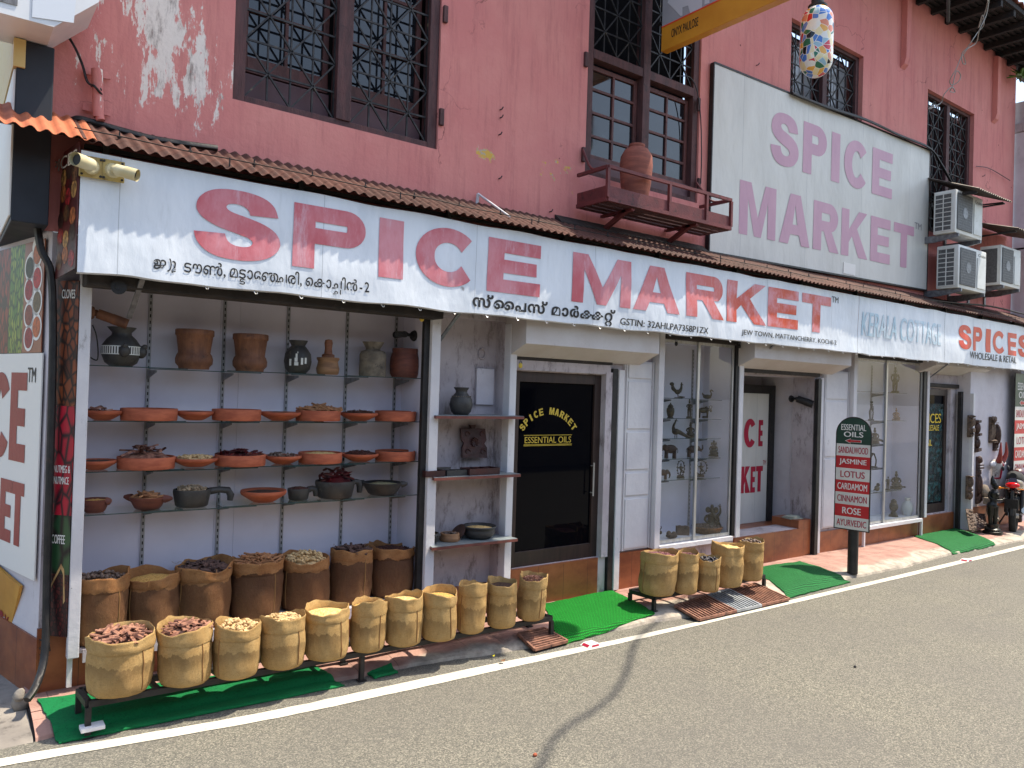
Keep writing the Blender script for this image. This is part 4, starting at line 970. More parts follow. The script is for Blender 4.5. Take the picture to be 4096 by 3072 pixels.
# ------------------------------------------------------------------ signs at the left edge
LW = lambda px, py, d=0.0: None
NLn = Vector((-0.97, -0.23, 0)).normalized()
def PL(px, py, off=0.02):        # sight line on the lane wall
    r = ray(px, py); c = CL + NLn * off; t = (c - CAM).dot(NLn) / r.dot(NLn); return CAM + r * t
def lane_panel(pts, off): return [PL(px, py, off) for px, py in pts]
sg = thing('lane_sign', 'white sign with dark red letters fixed low on the lane wall', 'sign', PL(80, 2300))
prs = lane_panel([(-420, 1400), (171, 1412), (150, 2330), (-420, 1830)], .02)
d0 = (PL(171, 1412) - CL).dot(DL); d1_ = (PL(-420, 1400) - CL).dot(DL); zt_, zb_ = PL(171, 1412).z, PL(150, 2330).z
lwp = lambda d, z, off: CL + DL * d + NLn * off + Vector((0, 0, z))
bm = BM(); prism(bm, [lwp(d0, zb_, .014), lwp(d1_, zb_, .014), lwp(d1_, zt_, .014), lwp(d0, zt_, .014)], NLn * .008); part('board', bm, MT['white_ink'], sg)
def lane_letter(bm, ch, xa, xb, py, zt, zb, off=.0245, s=.27):
    da = (PL(xa, py, off) - CL).dot(DL); db = (PL(xb, py, off) - CL).dot(DL)
    block(bm, ch, [lwp(da, zt, off), lwp(db, zt, off), lwp(db, zb, off), lwp(da, zb, off)], s, .2)
bm = BM(); z1a, z1b = PL(70, 1490).z, PL(66, 1845).z; z2a, z2b = PL(60, 1925).z, PL(60, 2180).z
for ch, xa, xb in (('E', 40, 104), ('C', -40, 42), ('I', -85, -62), ('P', -190, -105)): lane_letter(bm, ch, xa, xb, 1650, z1a, z1b)
for ch, xa, xb in (('T', 45, 93), ('E', -2, 44), ('K', -80, -8), ('R', -160, -88)): lane_letter(bm, ch, xa, xb, 2050, z2a, z2b)
part('lettering', bm, MT['darkred'], sg)
bm = BM(); a, b = PL(112, 1470, .0245), PL(142, 1530, .0245); da, db = (a - CL).dot(DL), (b - CL).dot(DL)
write(bm, 'TM', [lwp(da, a.z, .0245), lwp(db, a.z, .0245), lwp(db, b.z, .0245), lwp(da, b.z, .0245)], .01); part('trade_mark', bm, MT['black_ink'], sg)
# printed picture of spices above it
mu = thing('spice_mural', 'printed picture board of chilli, green pepper vines and spoonfuls of spice on the lane wall', 'picture board', PL(80, 1400))
def picmat(name, a, b, c, scale, stretch):
    t = NT(name); v = t.vor(scale, stretch=stretch, out='Color'); g = t.node('ShaderNodeSeparateColor', {0: v}).outputs[0]
    e = t.vor(scale, stretch=stretch, feature='DISTANCE_TO_EDGE')
    col = t.mix(t.step(e, 0.0, 0.22), c, t.mix(g, a, b)); return t.out(col, .4, 0, .4)
MT['pic_chili'] = picmat('printed_chilli', rgb(150, 52, 34), rgb(96, 28, 22), rgb(44, 18, 16), 22, (1, 1, .4))
MT['pic_green'] = picmat('printed_vines', rgb(60, 110, 36), rgb(150, 160, 60), rgb(24, 54, 22), 34, (1, 1, .4))
MT['pic_board'] = M('printed_brown_table', rgb(166, 100, 60), rgb(132, 70, 46), 2, .4)
zt2 = PL(150, 962).z; zb2 = zt_ + .004
def dl(px): return (PL(px, 1200, .02) - CL).dot(DL)
for nm, pa_, pb_, mt in (('printed_chilli', -320, 38, 'pic_chili'), ('printed_vines', 38, 94, 'pic_green'), ('printed_table', 94, 171, 'pic_board')):
    bm = BM(); a, b = dl(pb_), dl(pa_); prism(bm, [lwp(a, zb2, .014), lwp(b, zb2, .014), lwp(b, zt2, .014), lwp(a, zt2, .014)], NLn * .006); part(nm, bm, MT[mt], mu)
spc = [((150, 1015), (184, 96, 40)), ((119, 1070), (62, 62, 44)), ((149, 1112), (186, 34, 34)), ((116, 1160), (158, 26, 42)), ((148, 1208), (110, 88, 56)), ((115, 1260), (140, 66, 50)), ((146, 1308), (196, 98, 44)), ((114, 1352), (150, 34, 40))]
white = BM()
for k, ((px, py), c) in enumerate(spc):
    p = PL(px, py, .0215); dc = (p - CL).dot(DL); rd, rz = abs(dl(px + 20) - dl(px)), .085
    for bmx, s, o in ((white, 1.0, .0215), (None, .78, .0228)):
        bb = bmx or BM(); pts = []
        for i in range(24):
            a = 2 * pi * i / 24; r = 1.0 + (.35 * max(0, cos(a - (2.2 if k % 2 else .9))) ** 6 if s == 1 else 0)
            pts.append(lwp(dc + rd * s * r * cos(a), p.z + rz * s * r * sin(a), o))
        quad(bb, pts)
        if bmx is None: part('printed_spice', bb, M('printed_spice', rgb(*c), rgb(*[int(v * .75) for v in c]), 40, .5), mu)
part('printed_spoon', white, MT['white_ink'], mu)
# yellow board leaning on the lane wall
lb = thing('leaning_board', 'yellow board with dark red letters leaning against the lane wall', 'board', P(20, 2660, z=.03))
p0, p1, p2 = PL(79, 2346, .03), P(8, 2668, z=.035), PL(-150, 2150, .03)
n_ = Vector((-0.9, -0.42, 0.16)).normalized()
ydir = (p0 - p1).normalized(); xdir = (p2 - p0).normalized(); n_ = xdir.cross(ydir).normalized(); n_ = n_ if n_.dot(CAM - p0) > 0 else -n_
bm = BM(); A, B = p1, p0; prism(bm, [A, B, B + xdir * 1.1, A + xdir * 1.1], n_ * -.018)
part('panel', bm, M('yellow_board', rgb(206, 150, 56), rgb(188, 132, 46), 3, .5), lb)
bm = BM()
for ch, u in (('Y', .02), ('R', .11), ('E', .20)):
    base = A.lerp(B, .36) + xdir * (u + .04) + n_ * .003
    h = .19; wd = .075; up = ydir
    cs = [base + up * h + xdir * wd, base + up * h, base, base + xdir * wd]
    if ch == 'Y': write(bm, 'Y', cs, .02)
    else: block(bm, ch, cs, .3, .2)
part('lettering', bm, MT['darkred'], lb)
# black box sign in the lane and the white light box over the street
bs = thing('box_sign', 'black sided projecting sign box hanging over the side lane', 'sign', (.41, 5.4, 2.9))
bm = BM(); box(bm, .318, .505, 5.3, 7.6, 2.9, 3.955, .006); part('box', bm, M('dark_navy_panel', rgb(20, 26, 36), rgb(30, 36, 46), 3, .6), bs)
bm = BM(); box(bm, .306, .317, 5.31, 7.59, 2.93, 3.78, .003); part('face', bm, MT['white_ink'], bs)
bm = BM(); box(bm, .30, .36, 5.285, 5.41, 3.79, 3.955, .004); box(bm, .30, .505, 5.425, 7.61, 3.981, 4.5); box(bm, .30, .36, 5.411, 7.61, 3.79, 3.979); part('top_trim', bm, M('cream_trim', rgb(202, 176, 112), rough=.5), bs)
wb_ = thing('light_box_sign', 'big white light box sign at the top left corner', 'sign', (-.4, 5.0, 3.96))
q = [P(-260, -10, y=5.0), P(215, 108, y=5.0), P(396, 8, y=5.0)]; zlow = P(215, 108, y=5.0).z
bm = BM(); pts = [(-1.4, 5.0, zlow), (q[1].x, 5.0, zlow), (q[2].x, 5.0, q[2].z), (q[2].x + .02, 5.0, 4.9), (-1.4, 5.0, 4.9)]; prism(bm, pts, (0, .42, 0)); part('box', bm, M('white_acrylic', rgb(216, 218, 222), rgb(200, 202, 208), 2, .35), wb_)
bm = BM(); a, b = P(0, 40, y=4.996), P(68, 66, y=4.996)
prism(bm, [(a.x - .6, 4.998, zlow + .06), (b.x, 4.998, zlow + .06), (b.x, 4.998, 4.9), (a.x - .6, 4.998, 4.9)], (0, -.003, 0)); part('picture', bm, M('grey_stone_picture', rgb(120, 120, 124), rgb(70, 70, 74), 6, .5, stretch=(6, 1, 1)), wb_)
bm = BM(); c1 = P(128, 68, y=4.996); prism(bm, [(c1.x, 4.998, c1.z), (c1.x + .2, 4.998, c1.z + .03), (c1.x + .25, 4.998, 4.85), (c1.x, 4.998, 4.85)], (0, -.003, 0)); part('pale_panel', bm, M('pale_panel', rgb(206, 212, 222), rough=.4), wb_)
# yellow hanging sign
YX = 5.83
ys = thing('hanging_sign', 'projecting grey and yellow sign board reading ONYX PAULOSE', 'sign', (YX, 5.4, 5.53))
yl_, yr_ = 5.42, 3.78
bm = BM(); box(bm, YX, YX + .09, yr_, yl_, 5.525, 5.772, .004); part('yellow_strip', bm, M('yellow_acrylic', rgb(214, 148, 46), rgb(200, 132, 38), 2, .4), ys)
bm = BM(); box(bm, YX + .001, YX + .089, yr_, yl_, 5.7735, 6.7, .004); part('grey_panel', bm, M('grey_acrylic', rgb(160, 160, 168), rgb(150, 150, 158), 2, .4), ys)
bm = BM(); box(bm, YX - .003, YX + .01, yr_ + .003, yl_ - .003, 5.766, 5.780); part('red_stripe', bm, M('orange_red_stripe', rgb(224, 76, 44), rough=.45), ys)
bm = BM()
def PX_(px, py): return P(px, py, x=YX - .002)
a, b = PX_(2686, 120), PX_(2793, 92); write(bm, 'ONYX PAULOSE', [(YX - .002, a.y, 5.707), (YX - .002, b.y, 5.707), (YX - .002, b.y, 5.619), (YX - .002, a.y, 5.619)], .02); part('lettering', bm, MT['black_ink'], ys)
bm = BM(); X_ = YX - .002
def yz(pts): return [(X_, PX_(px, py).y, PX_(px, py).z) for px, py in pts]
quad(bm, yz([(2670, 10), (2722, 64), (2730, 62), (2730, 30), (2752, 22), (2760, 52), (2808, 30), (2810, -60), (2700, -60)])); quad(bm, yz([(2818, 18), (2838, 12), (2838, -60), (2818, -60)]))
part('white_arrow', bm, M('pale_graphic', rgb(198, 198, 206), rough=.4), ys)
bm = BM(); tube(bm, [(YX + .045, 5.41, 6.4), (YX + .045, 5.5, 6.4)], .02, 8); tube(bm, [(YX + .045, 5.41, 5.85), (YX + .045, 5.5, 5.85)], .02, 8); part('wall_arm', bm, MT['metal_dark'], ys)
# mosaic lamp hanging over the street
la = thing('mosaic_lamp', 'capsule shaped hanging lamp covered in coloured mosaic glass', 'lamp', (6.356, 4.0, 4.965))
bm = BM(); prof = []
for i in range(13): a = -pi / 2 + (pi / 2) * i / 12; prof.append((.145 * cos(a), 4.965 + .16 + .16 * sin(a)))
for i in range(13): a = (pi / 2) * i / 12; prof.append((max(.145 * cos(a), 0), 5.47 + .15 * sin(a)))
lathe(bm, [(r, z) for r, z in prof if z < 5.615] , (6.356, 4.0, 0), 40)
t = NT('mosaic_glass'); cv = t.node('ShaderNodeTexVoronoi', {'Vector': t.coord('Object', False), 'Scale': 17.0}, feature='F1')
g = t.node('ShaderNodeSeparateColor', {0: cv.outputs['Color']}).outputs[0]
cr = t.node('ShaderNodeValToRGB'); el = cr.color_ramp; el.interpolation = 'CONSTANT'
pal = [(0, (226, 214, 170)), (.14, (196, 40, 52)), (.26, (70, 120, 196)), (.40, (226, 168, 74)), (.53, (24, 104, 74)), (.64, (224, 224, 220)), (.78, (24, 30, 36)), (.87, (150, 186, 206)), (.94, (214, 130, 96))]
while len(el.elements) < len(pal): el.elements.new(.5)
for i, (p_, c_) in enumerate(pal): el.elements[i].position = p_; el.elements[i].color = rgb(*c_)
t.set(cr.inputs[0], g)
v2 = t.node('ShaderNodeTexVoronoi', {'Vector': t.coord('Object', False), 'Scale': 17.0}, feature='DISTANCE_TO_EDGE').outputs[0]
part('shade', bm, t.out(t.mix(t.step(v2, .04, .02), cr.outputs[0], rgb(232, 230, 222)), .15, 0, .5, .3), la, 60)
bm = BM(); tube(bm, [(6.356, 4, 5.60), (6.356, 4, 5.66), (6.356, 4, 7.62)], [.062, .055, .05], 14); tube(bm, [(6.356, 4, 5.60), (6.356, 4, 5.62)], .085, 16); part('hanger_pole', bm, MT['metal_dark'], la, 40)
bm = BM(); tube(bm, [(6.356, 4, 7.58), (6.356, 4.72, 7.86)], .03, 8); part('wall_arm', bm, MT['metal_dark'], la, 40)

# ------------------------------------------------------------------ open display cabinet left of the door
cab = thing('display_cabinet', 'open white display cabinet with glass shelves of terracotta bowls', 'cabinet', (1.98, 5.45, 0.3))
CX0, CX1, CYB = 0.76, 3.17, 5.80
bm = BM()
box(bm, CX0, 1.657, CYB, CYB + .02, .3, 2.72); box(bm, 1.659, 1.80, CYB, CYB + .02, .3, 2.72); box(bm, 1.802, CX1, CYB, CYB + .02, .3, 2.72)
part('back_panel', bm, MT['panel'], cab)
bm = BM(); box(bm, CX1, CX1 + .015, 5.42, CYB, .3, 2.72); part('side_panel', bm, MT['panel'], cab)
bm = BM(); box(bm, CX0 - .015, CX0 - .001, 5.42, CYB, .3, 2.72); part('side_panel', bm, MT['panel'], cab)
bm = BM(); box(bm, CX0 - .015, CX1 + .015, 5.42, CYB + .02, 2.721, 2.74); part('top_panel', bm, MT['panel'], cab)
bm = BM(); box(bm, CX0, CX1, 5.40, CYB - .001, .30, .325); box(bm, CX0 + .02, CX1, 5.378, 5.399, .245, .325); part('floor_board', bm, MT['lime_dirty'], cab)
bm = BM(); box(bm, .692, .757, 5.36, 5.42, .285, 2.66, .006); part('post', bm, MT['post'], cab)
bm = BM(); box(bm, CX1 + .016, CX1 + .10, 5.345, 5.43, .12, 2.62, .006); part('post', bm, MT['post'], cab)
bm = BM(); box(bm, .70, .728, 5.40, 5.425, .10, .284); part('foot', bm, MT['post'], cab)
bm = BM(); box(bm, CX1 - .035, CX1 + .0155, 5.38, 5.42, .33, 2.60); part('shutter_guide', bm, MT['metal_dark'], cab)
RX = [1.18, 1.685, 2.165, 2.655, 3.10]
SH = [2.085, 1.732, 1.410, 1.138]
def slotted_rail(x, z0, z1, yb, parent):
    bm = BM(); box(bm, x - .012, x + .012, yb - .012, yb - .001, z0, z1); r = part('shelf_rail', bm, MT['rail'], parent)
    bm = BM(); z = z0 + .02
    while z < z1 - .03: quad(bm, [(x - .004, yb - .0125, z), (x + .004, yb - .0125, z), (x + .004, yb - .0125, z + .022), (x - .004, yb - .0125, z + .022)]); z += .045
    part('slots', bm, MT['painted_shade'], r)
def bracket(x, z, yb, L, parent):
    bm = BM(); prism(bm, [(x - .004, yb - .012, z - .012), (x - .004, yb - L, z - .012), (x - .004, yb - L, z - .026), (x - .004, yb - .03, z - .065), (x - .004, yb - .012, z - .075)], (.008, 0, 0))
    return part('bracket', bm, MT['brack'], parent)
def glass_panel(x0, x1, y0, y1, z, parent, th=.006):
    bm = BM(); quad(bm, [(x0, y0, z), (x1, y0, z), (x1, y1, z), (x0, y1, z)]); o = part('glass_shelf', bm, MT['glass_shelf'], parent)
    bm = BM(); box(bm, x0, x1, y0 - .002, y0 + .001, z - th, z); part('glass_edge', bm, MT['glass_edge'], o)
for x in RX: slotted_rail(x, .62, 2.70, CYB, cab)
for k, z in enumerate(SH):
    for x in RX: bracket(x, z, CYB, .25, cab)
    segs = [(CX0, 1.36), (1.12, 1.86), (1.62, 2.34), (2.08, 2.70), (2.52, CX1)]
    for i, (a, b) in enumerate(segs): glass_panel(a, b, 5.47 + .006 * (i % 2), CYB - .02, z - (.0075 if i % 2 else 0) + .004, cab)
# printed spice boards on the cabinet's outer left side
SDa, SDb = Vector((.690, 5.37, 0)), Vector((.590, 5.488, 0)); SN = Vector((-.118, -.10, 0)).normalized()
def side(u, z, off=0.0): return SDa.lerp(SDb, u) + SN * off + Vector((0, 0, z))
sp_ = thing('picture_board', 'tall printed panel of cloves, nutmeg and coffee pictures on the cabinet side', 'picture board', side(0, .4))
MT['pic_clove'] = picmat('printed_cloves', rgb(140, 70, 34), rgb(84, 38, 24), rgb(30, 16, 14), 26, (1, 1, .5))
MT['pic_mace'] = picmat('printed_mace', rgb(176, 24, 48), rgb(150, 16, 40), rgb(36, 18, 26), 20, (1, 1, .42))
MT['pic_coffee'] = picmat('printed_coffee_beans', rgb(92, 36, 34), rgb(52, 24, 26), rgb(24, 14, 16), 44, (1, 1, .7))
MT['pic_leaf'] = picmat('printed_coffee_leaves', rgb(30, 66, 40), rgb(70, 96, 60), rgb(30, 22, 22), 9, (1, 1, .5))
for nm, z0, z1, mt in (('printed_cloves', 1.83, 2.60, 'pic_clove'), ('printed_mace', 1.16, 1.829, 'pic_mace'), ('printed_leaves', .80, 1.159, 'pic_leaf'), ('printed_beans', .42, .799, 'pic_coffee')):
    bm = BM(); prism(bm, [side(0, z0), side(1, z0), side(1, z1), side(0, z1)], SN * .006); part(nm, bm, MT[mt], sp_)
bm = BM()      # printed sack mouth round the beans
pts = [side(.12, .64, .0075), side(.2, .83, .0075), side(.36, .865, .0075), side(.75, .75, .0075), side(.9, .69, .0075), side(.9, .675, .0075), side(.72, .735, .0075), side(.36, .835, .0075), side(.25, .80, .0075), side(.2, .62, .0075)]
quad(bm, pts); part('printed_sack', bm, M('printed_sack', rgb(186, 150, 100), rgb(150, 112, 70), 20, .5), sp_)
bm = BM()
for body, u0, u1, z0, z1 in (('CLOVES', .78, .16, 2.49, 2.545), ('NUTMEG &', .86, .10, 1.42, 1.465), ('NUTMACE', .84, .14, 1.35, 1.395), ('COFFEE', .84, .22, .985, 1.04)):
    write(bm, body, [side(u0, z1, .008), side(u1, z1, .008), side(u1, z0, .008), side(u0, z0, .008)], .015)
part('lettering', bm, MT['white_ink'], sp_)
# return of the banner at its left end, printed with bowls of spice
SBa, SBb = Vector((.627, 5.07, 0)), Vector((.565, 5.44, 0)); SBN = Vector((-.34, -.062, 0)).normalized()
def sideb(u, z, off=0.0): return SBa.lerp(SBb, u) + SBN * off + Vector((0, 0, z))
bp = thing('banner_end_panel', 'dark red printed end panel of the banner with bowls of spice', 'picture board', sideb(0, 2.63))
bm = BM(); prism(bm, [sideb(0, 2.635), sideb(1, 2.60), sideb(.75, 3.36), sideb(0, 3.37)], SBN * .004); part('sheet', bm, M('printed_dark_red', rgb(86, 24, 24), rgb(48, 18, 18), 9, .45), bp)
random.seed(3)
for k in range(15):
    u, z = (.2, .5, .78)[k % 3] * (.9 if k > 8 else 1), 2.70 + (k // 3) * .125 + .03 * (k % 2); c = [(170, 40, 44), (190, 110, 60), (120, 80, 50), (70, 44, 36), (196, 146, 84)][k % 5]
    bm = BM(); quad(bm, [sideb(u + .14 * cos(2 * pi * i / 16), z + .052 * sin(2 * pi * i / 16), .0055) for i in range(16)]); part('printed_bowl', bm, M('printed_bowl', rgb(*c), rgb(*[v // 2 for v in c]), 30, .5), bp)
bm = BM(); write(bm, 'SPICES', [sideb(1.5, 3.335, .006), sideb(.08, 3.335, .006), sideb(.08, 3.26, .006), sideb(1.5, 3.26, .006)], .015)
for v in list(bm.verts):
    if (v.co - SBa).dot((SBb - SBa).normalized()) > .31: v.co = v.co
part('lettering', bm, MT['white_ink'], bp)

# ------------------------------------------------------------------ bowls, urns and pots
def fill_disc(bm, c, r, h, seg=20, rough=.15):
    rings = 5
    prof = [(r * i / rings, h * (1 - (i / rings) ** 2)) for i in range(rings + 1)]
    rows = []
    for rr, z in prof:
        if rr == 0: rows.append([bm.verts.new(c + Vector((0, 0, z)))])
        else: rows.append([bm.verts.new(c + Vector((rr * cos(2 * pi * k / seg), rr * sin(2 * pi * k / seg), z + (h + .01) * rough * noise.noise((rr * 40, k * .9, c.x * 9)) * (rr < r)))) for k in range(seg)])
    for a, b in zip(rows, rows[1:]):
        for k in range(seg):
            k2 = (k + 1) % seg
            if len(a) == 1: bm.faces.new((a[0], b[k], b[k2]))
            else: bm.faces.new((a[k], b[k], b[k2], a[k2]))
def bits(bm, kind, c, r, h, n, rnd):
    for i in range(n):
        a = rnd.random() * 2 * pi; q = r * sqrt(rnd.random()) * .92; z = h * (1 - (q / r) ** 2)
        p = c + Vector((q * cos(a), q * sin(a), z + rnd.random() * h * .5 + .003)); t = rnd.random() * 2 * pi; tilt = (rnd.random() - .5) * .7
        d = Vector((cos(t) * cos(tilt), sin(t) * cos(tilt), sin(tilt)))
        if kind == 'bark':
            L = r * rnd.uniform(.3, .75); wd = rnd.uniform(.007, .015); s = d.cross(Vector((0, 0, 1))).normalized(); u = s.cross(d)
            rows = []
            for e in (-.5, .5):
                rows.append([bm.verts.new(p + d * L * e + s * wd * cos(b) + u * wd * (sin(b)) * .8 + Vector((0, 0, .008))) for b in [radians(v) for v in (-20, 30, 80, 130, 200)]])
            for k in range(4): bm.faces.new((rows[0][k], rows[0][k + 1], rows[1][k + 1], rows[1][k]))
        elif kind == 'stick': L = r * rnd.uniform(.4, .9); tube(bm, [p - d * L / 2, p + d * L / 2], rnd.uniform(.006, .010), 6)
        elif kind == 'ginger':
            L = rnd.uniform(.018, .04); k = rnd.uniform(.007, .011)
            tube(bm, [p - d * L / 2, p - d * L * .2 + Vector((0, 0, .004)), p + d * L * .2, p + d * L / 2], [k * .6, k, k * 1.15, k * .5], 6)
        elif kind == 'chili':
            L = rnd.uniform(.04, .075); b = Vector((rnd.uniform(-.02, .02), rnd.uniform(-.02, .02), rnd.uniform(0, .025)))
            tube(bm, [p - d * L / 2, p + b * .5, p + d * L / 2 + b], [.008, .010, .002], 6)
        elif kind == 'clove': L = rnd.uniform(.010, .02); tube(bm, [p - d * L / 2, p + d * L / 2], [.0022, .0042], 5)
        elif kind == 'nut': ball(bm, p, rnd.uniform(.010, .014), 8, 6)
        elif kind == 'pod': ball(bm, p, (rnd.uniform(.012, .02), .009, .008), 8, 6, Matrix.Rotation(t, 3, 'Z'))
def spice_fill(root, kind, c, r, h, rnd, n=None, name='filling'):
    c = Vector(c)
    if kind in SP:
        bm = BM(); fill_disc(bm, c, r, h, 24, .3); return part(name, bm, SP[kind], root, 60)
    shape = {'bark': 'bark', 'bark_dark': 'bark', 'stick': 'stick', 'ginger': 'ginger', 'ginger_grey': 'ginger', 'chili': 'chili', 'clove': 'clove', 'star': 'clove', 'petal': 'clove', 'nut': 'nut', 'pod': 'pod'}[kind]
    n = n or int({'bark': 46, 'stick': 40, 'ginger': 90, 'chili': 40, 'clove': 220, 'nut': 55, 'pod': 60}[shape] * (r / .13) ** 1.3)
    bm = BM(); fill_disc(bm, c, r, h * .8, 18, .3); bits(bm, shape, c, r, h, n, rnd); return part(name, bm, BITS[kind], root, 40)
rnd = random.Random(4)
def pot(name, label, cat, prof, c, mat, group=None, seg=30, fn=None):
    t = thing(name, label, cat, c, group); bm = BM(); lathe(bm, prof, c, seg, fn); part('body', bm, mat, t, 50); return t
def pxr(px0, px1, py, y):          # radius of a round thing seen between two columns
    p = P((px0 + px1) / 2, py, y=y); depth = fwd.dot(p - CAM); return (px1 - px0) / 2 * depth / FPX
YS = 5.60
def spot(px, z, y=YS):             # point on a shelf below a photograph column
    r = ray(px, 1600); t = y / r.y; return Vector((r.x * t, y, z))
Z0 = [s + .005 for s in SH]
def H(px, ya, yb, y=YS): return abs(P(px, ya, y=y).z - P(px, yb, y=y).z)
# top shelf
c = spot(478, Z0[0], 5.61); h = H(478, 1306, 1462); r = pxr(404, 552, 1390, 5.61)
t1 = pot('clay_pot', 'round blackened pot with white striped band, leftmost on the top glass shelf', 'pot', [(0, 0), (r * .55, 0), (r * .80, h * .09), (r, h * .34), (r * .97, h * .52), (r * .72, h * .70), (r * .50, h * .80), (r * .48, h * .86), (r * .70, h * .985), (r * .72, h), (r * .64, h), (r * .42, h * .86), (0, h * .82)], c, MT['pot_dark'])
bm = BM(); n = 46; R_ = lambda z: r * 1.012
for i in range(n):
    a = 2 * pi * i / n
    for w_, z0, z1 in ((.035, .30, .50),): quad(bm, [c + Vector((r * 1.008 * cos(a + s_), r * 1.008 * sin(a + s_), h * zz)) for s_, zz in ((-w_, .31), (w_, .31), (w_, .49), (-w_, .49))])
for zz in (.29, .49): lathe(bm, [(r * 1.004, h * zz), (r * 1.014, h * (zz + .01)), (r * 1.004, h * (zz + .022))], c, 36)
part('white_band', bm, MT['rim_white'], t1)
bm = BM(); fdir = (Vector((0, 0, 0)) - Vector((c.x, c.y, 0))).normalized()
for ang in (0.15, 1.35):
    d = Matrix.Rotation(ang, 3, 'Z') @ fdir; p = c + d * r * 1.0 + Vector((0, 0, h * .38)); ball(bm, p, (.035, .035, .042), 10, 8); ball(bm, p + d * .02 + Vector((0, 0, .035)), .018, 8, 6)
part('relief', bm, MT['pot_dark'], t1, 50)
for px0, px1, pt, pb, lab in ((700, 842, 1310, 1478, 'larger brown waisted wooden urn with flared rim on the top glass shelf'), (928, 1061, 1330, 1489, 'smaller brown waisted wooden urn, right of the larger one on the top shelf')):
    px = (px0 + px1) / 2; c = spot(px, Z0[0], 5.61); h = H(px, pt + 4, pb - 6); r = pxr(px0, px1, 1400, 5.61)
    pot('wooden_urn', lab, 'urn', [(0, 0), (r * .80, 0), (r * .82, h * .06), (r * .98, h * .14), (r * 1.0, h * .26), (r * .93, h * .36), (r * .85, h * .41), (r * .88, h * .55), (r * .97, h * .83), (r * .99, h * .84), (r * 1.03, h * .86), (r * 1.03, h * .98), (r * 1.0, h), (r * .90, h), (r * .88, h * .9), (r * .7, h * .5), (0, h * .45)], c, MT['urn_wood'], 'brown wooden urns')
c = spot(1186, Z0[0], 5.61); h = H(1186, 1367, 1499); r = pxr(1132, 1240, 1440, 5.61)
t1 = pot('clay_pot', 'dark narrow necked pot painted with small white figures on the top glass shelf', 'pot', [(0, 0), (r * .6, 0), (r * .9, h * .14), (r, h * .36), (r * .93, h * .6), (r * .62, h * .78), (r * .5, h * .84), (r * .66, h * .97), (r * .68, h), (r * .58, h), (r * .42, h * .86), (0, h * .8)], c, MT['pot_dark'])
bm = BM()
fd = Vector((-c.x, -c.y, 0)).normalized(); sx = Vector((fd.y, -fd.x, 0)) * -1
for u, z, w_, hh in ((-.1, .52, .10, .13), (-.12, .40, .16, .12), (-.10, .28, .22, .10), (.28, .36, .12, .20), (.52, .38, .10, .18), (-.5, .32, .10, .2), (-.02, .62, .05, .05)):
    a = math.asin(max(-1, min(1, u))); d = fd * cos(a) + sx * sin(a); s_ = sx * cos(a) - fd * sin(a); p = c + d * r * (1.005 if z < .5 else .95) + Vector((0, 0, h * z)) + d * .004
    obox(bm, p, s_, d, (0, 0, 1), r * w_ * 1.3, .006, h * hh)
part('painted_figures', bm, MT['rim_white'], t1)
c = spot(1307, Z0[0], 5.61); h = H(1307, 1436, 1504); r = pxr(1262, 1353, 1470, 5.61)
t1 = pot('mortar', 'small pale wooden mortar standing between two pots on the top shelf', 'mortar', [(0, 0), (r * .86, 0), (r * .95, h * .1), (r, h * .35), (r * .90, h * .6), (r * .86, h * .78), (r * .98, h * .9), (r * .98, h), (r * .84, h), (r * .8, h * .5), (0, h * .4)], c, MT['light_wood'])
hp = H(1307, 1359, 1436)
pot('pestle', 'wooden pestle with rounded knob standing upright in the pale mortar', 'pestle', [(0, 0), (r * .55, 0), (r * .55, hp * .18), (r * .36, hp * .24), (r * .30, hp * .5), (r * .36, hp * .8), (r * .30, hp * .96), (0, hp)], c + Vector((0, 0, h * .96)), MT['pestle_wood'])
c = spot(1486, Z0[0], 5.61); h = H(1486, 1374, 1512); r = pxr(1433, 1539, 1460, 5.61)
t1 = pot('stone_pot', 'grey carved stone pot with narrow flared neck near the right end of the top shelf', 'pot', [(0, 0), (r * .97, 0), (r, h * .05), (r * 1.0, h * .62), (r * .9, h * .72), (r * .55, h * .77), (r * .56, h * .82), (r * .8, h * .98), (r * .82, h), (r * .7, h), (r * .5, h * .8), (0, h * .75)], c, MT['pot_stone'], seg=30, fn=lambda p, a: p * (1 + (.05 * noise.noise((a * 4, p.z * 30, 1)) if .02 < p.z < h * .6 else 0)) if False else Vector((p.x * (1 + .05 * noise.noise((cos(a) * 3, sin(a) * 3, p.z * 25)) * (p.z < h * .7)), p.y * (1 + .05 * noise.noise((cos(a) * 3, sin(a) * 3, p.z * 25)) * (p.z < h * .7)), p.z)))
c = spot(1615, Z0[0], 5.62); h = H(1615, 1402, 1519); r = pxr(1554, 1676, 1460, 5.62)
pot('clay_jar', 'dark red brown barrel shaped clay jar at the right end of the top shelf', 'jar', [(0, 0), (r * .82, 0), (r * .95, h * .12), (r, h * .4), (r * .96, h * .66), (r * .84, h * .86), (r * .86, h * .93), (r * .84, h), (r * .74, h), (r * .74, h * .7), (0, h * .6)], c, MT['terra_dark'])
def tray(px0, px1, z, label, fill=None, y=5.60, hh=.078, **k):
    px = (px0 + px1) / 2; c = spot(px, z, y); r = pxr(px0, px1, 1700, y)
    t = pot('terracotta_tray', label, 'tray', [(0, 0), (r * .97, 0), (r * .985, .006), (r, hh - .004), (r * .985, hh), (r * .94, hh), (r * .93, hh - .008), (r * .92, .03), (0, .028)], c, MT['terra'], 'straight sided terracotta trays', 36)
    if fill: spice_fill(t, fill, c + Vector((0, 0, hh - .016)), r * .92, k.get('h', .02), rnd, k.get('n'))
    return t
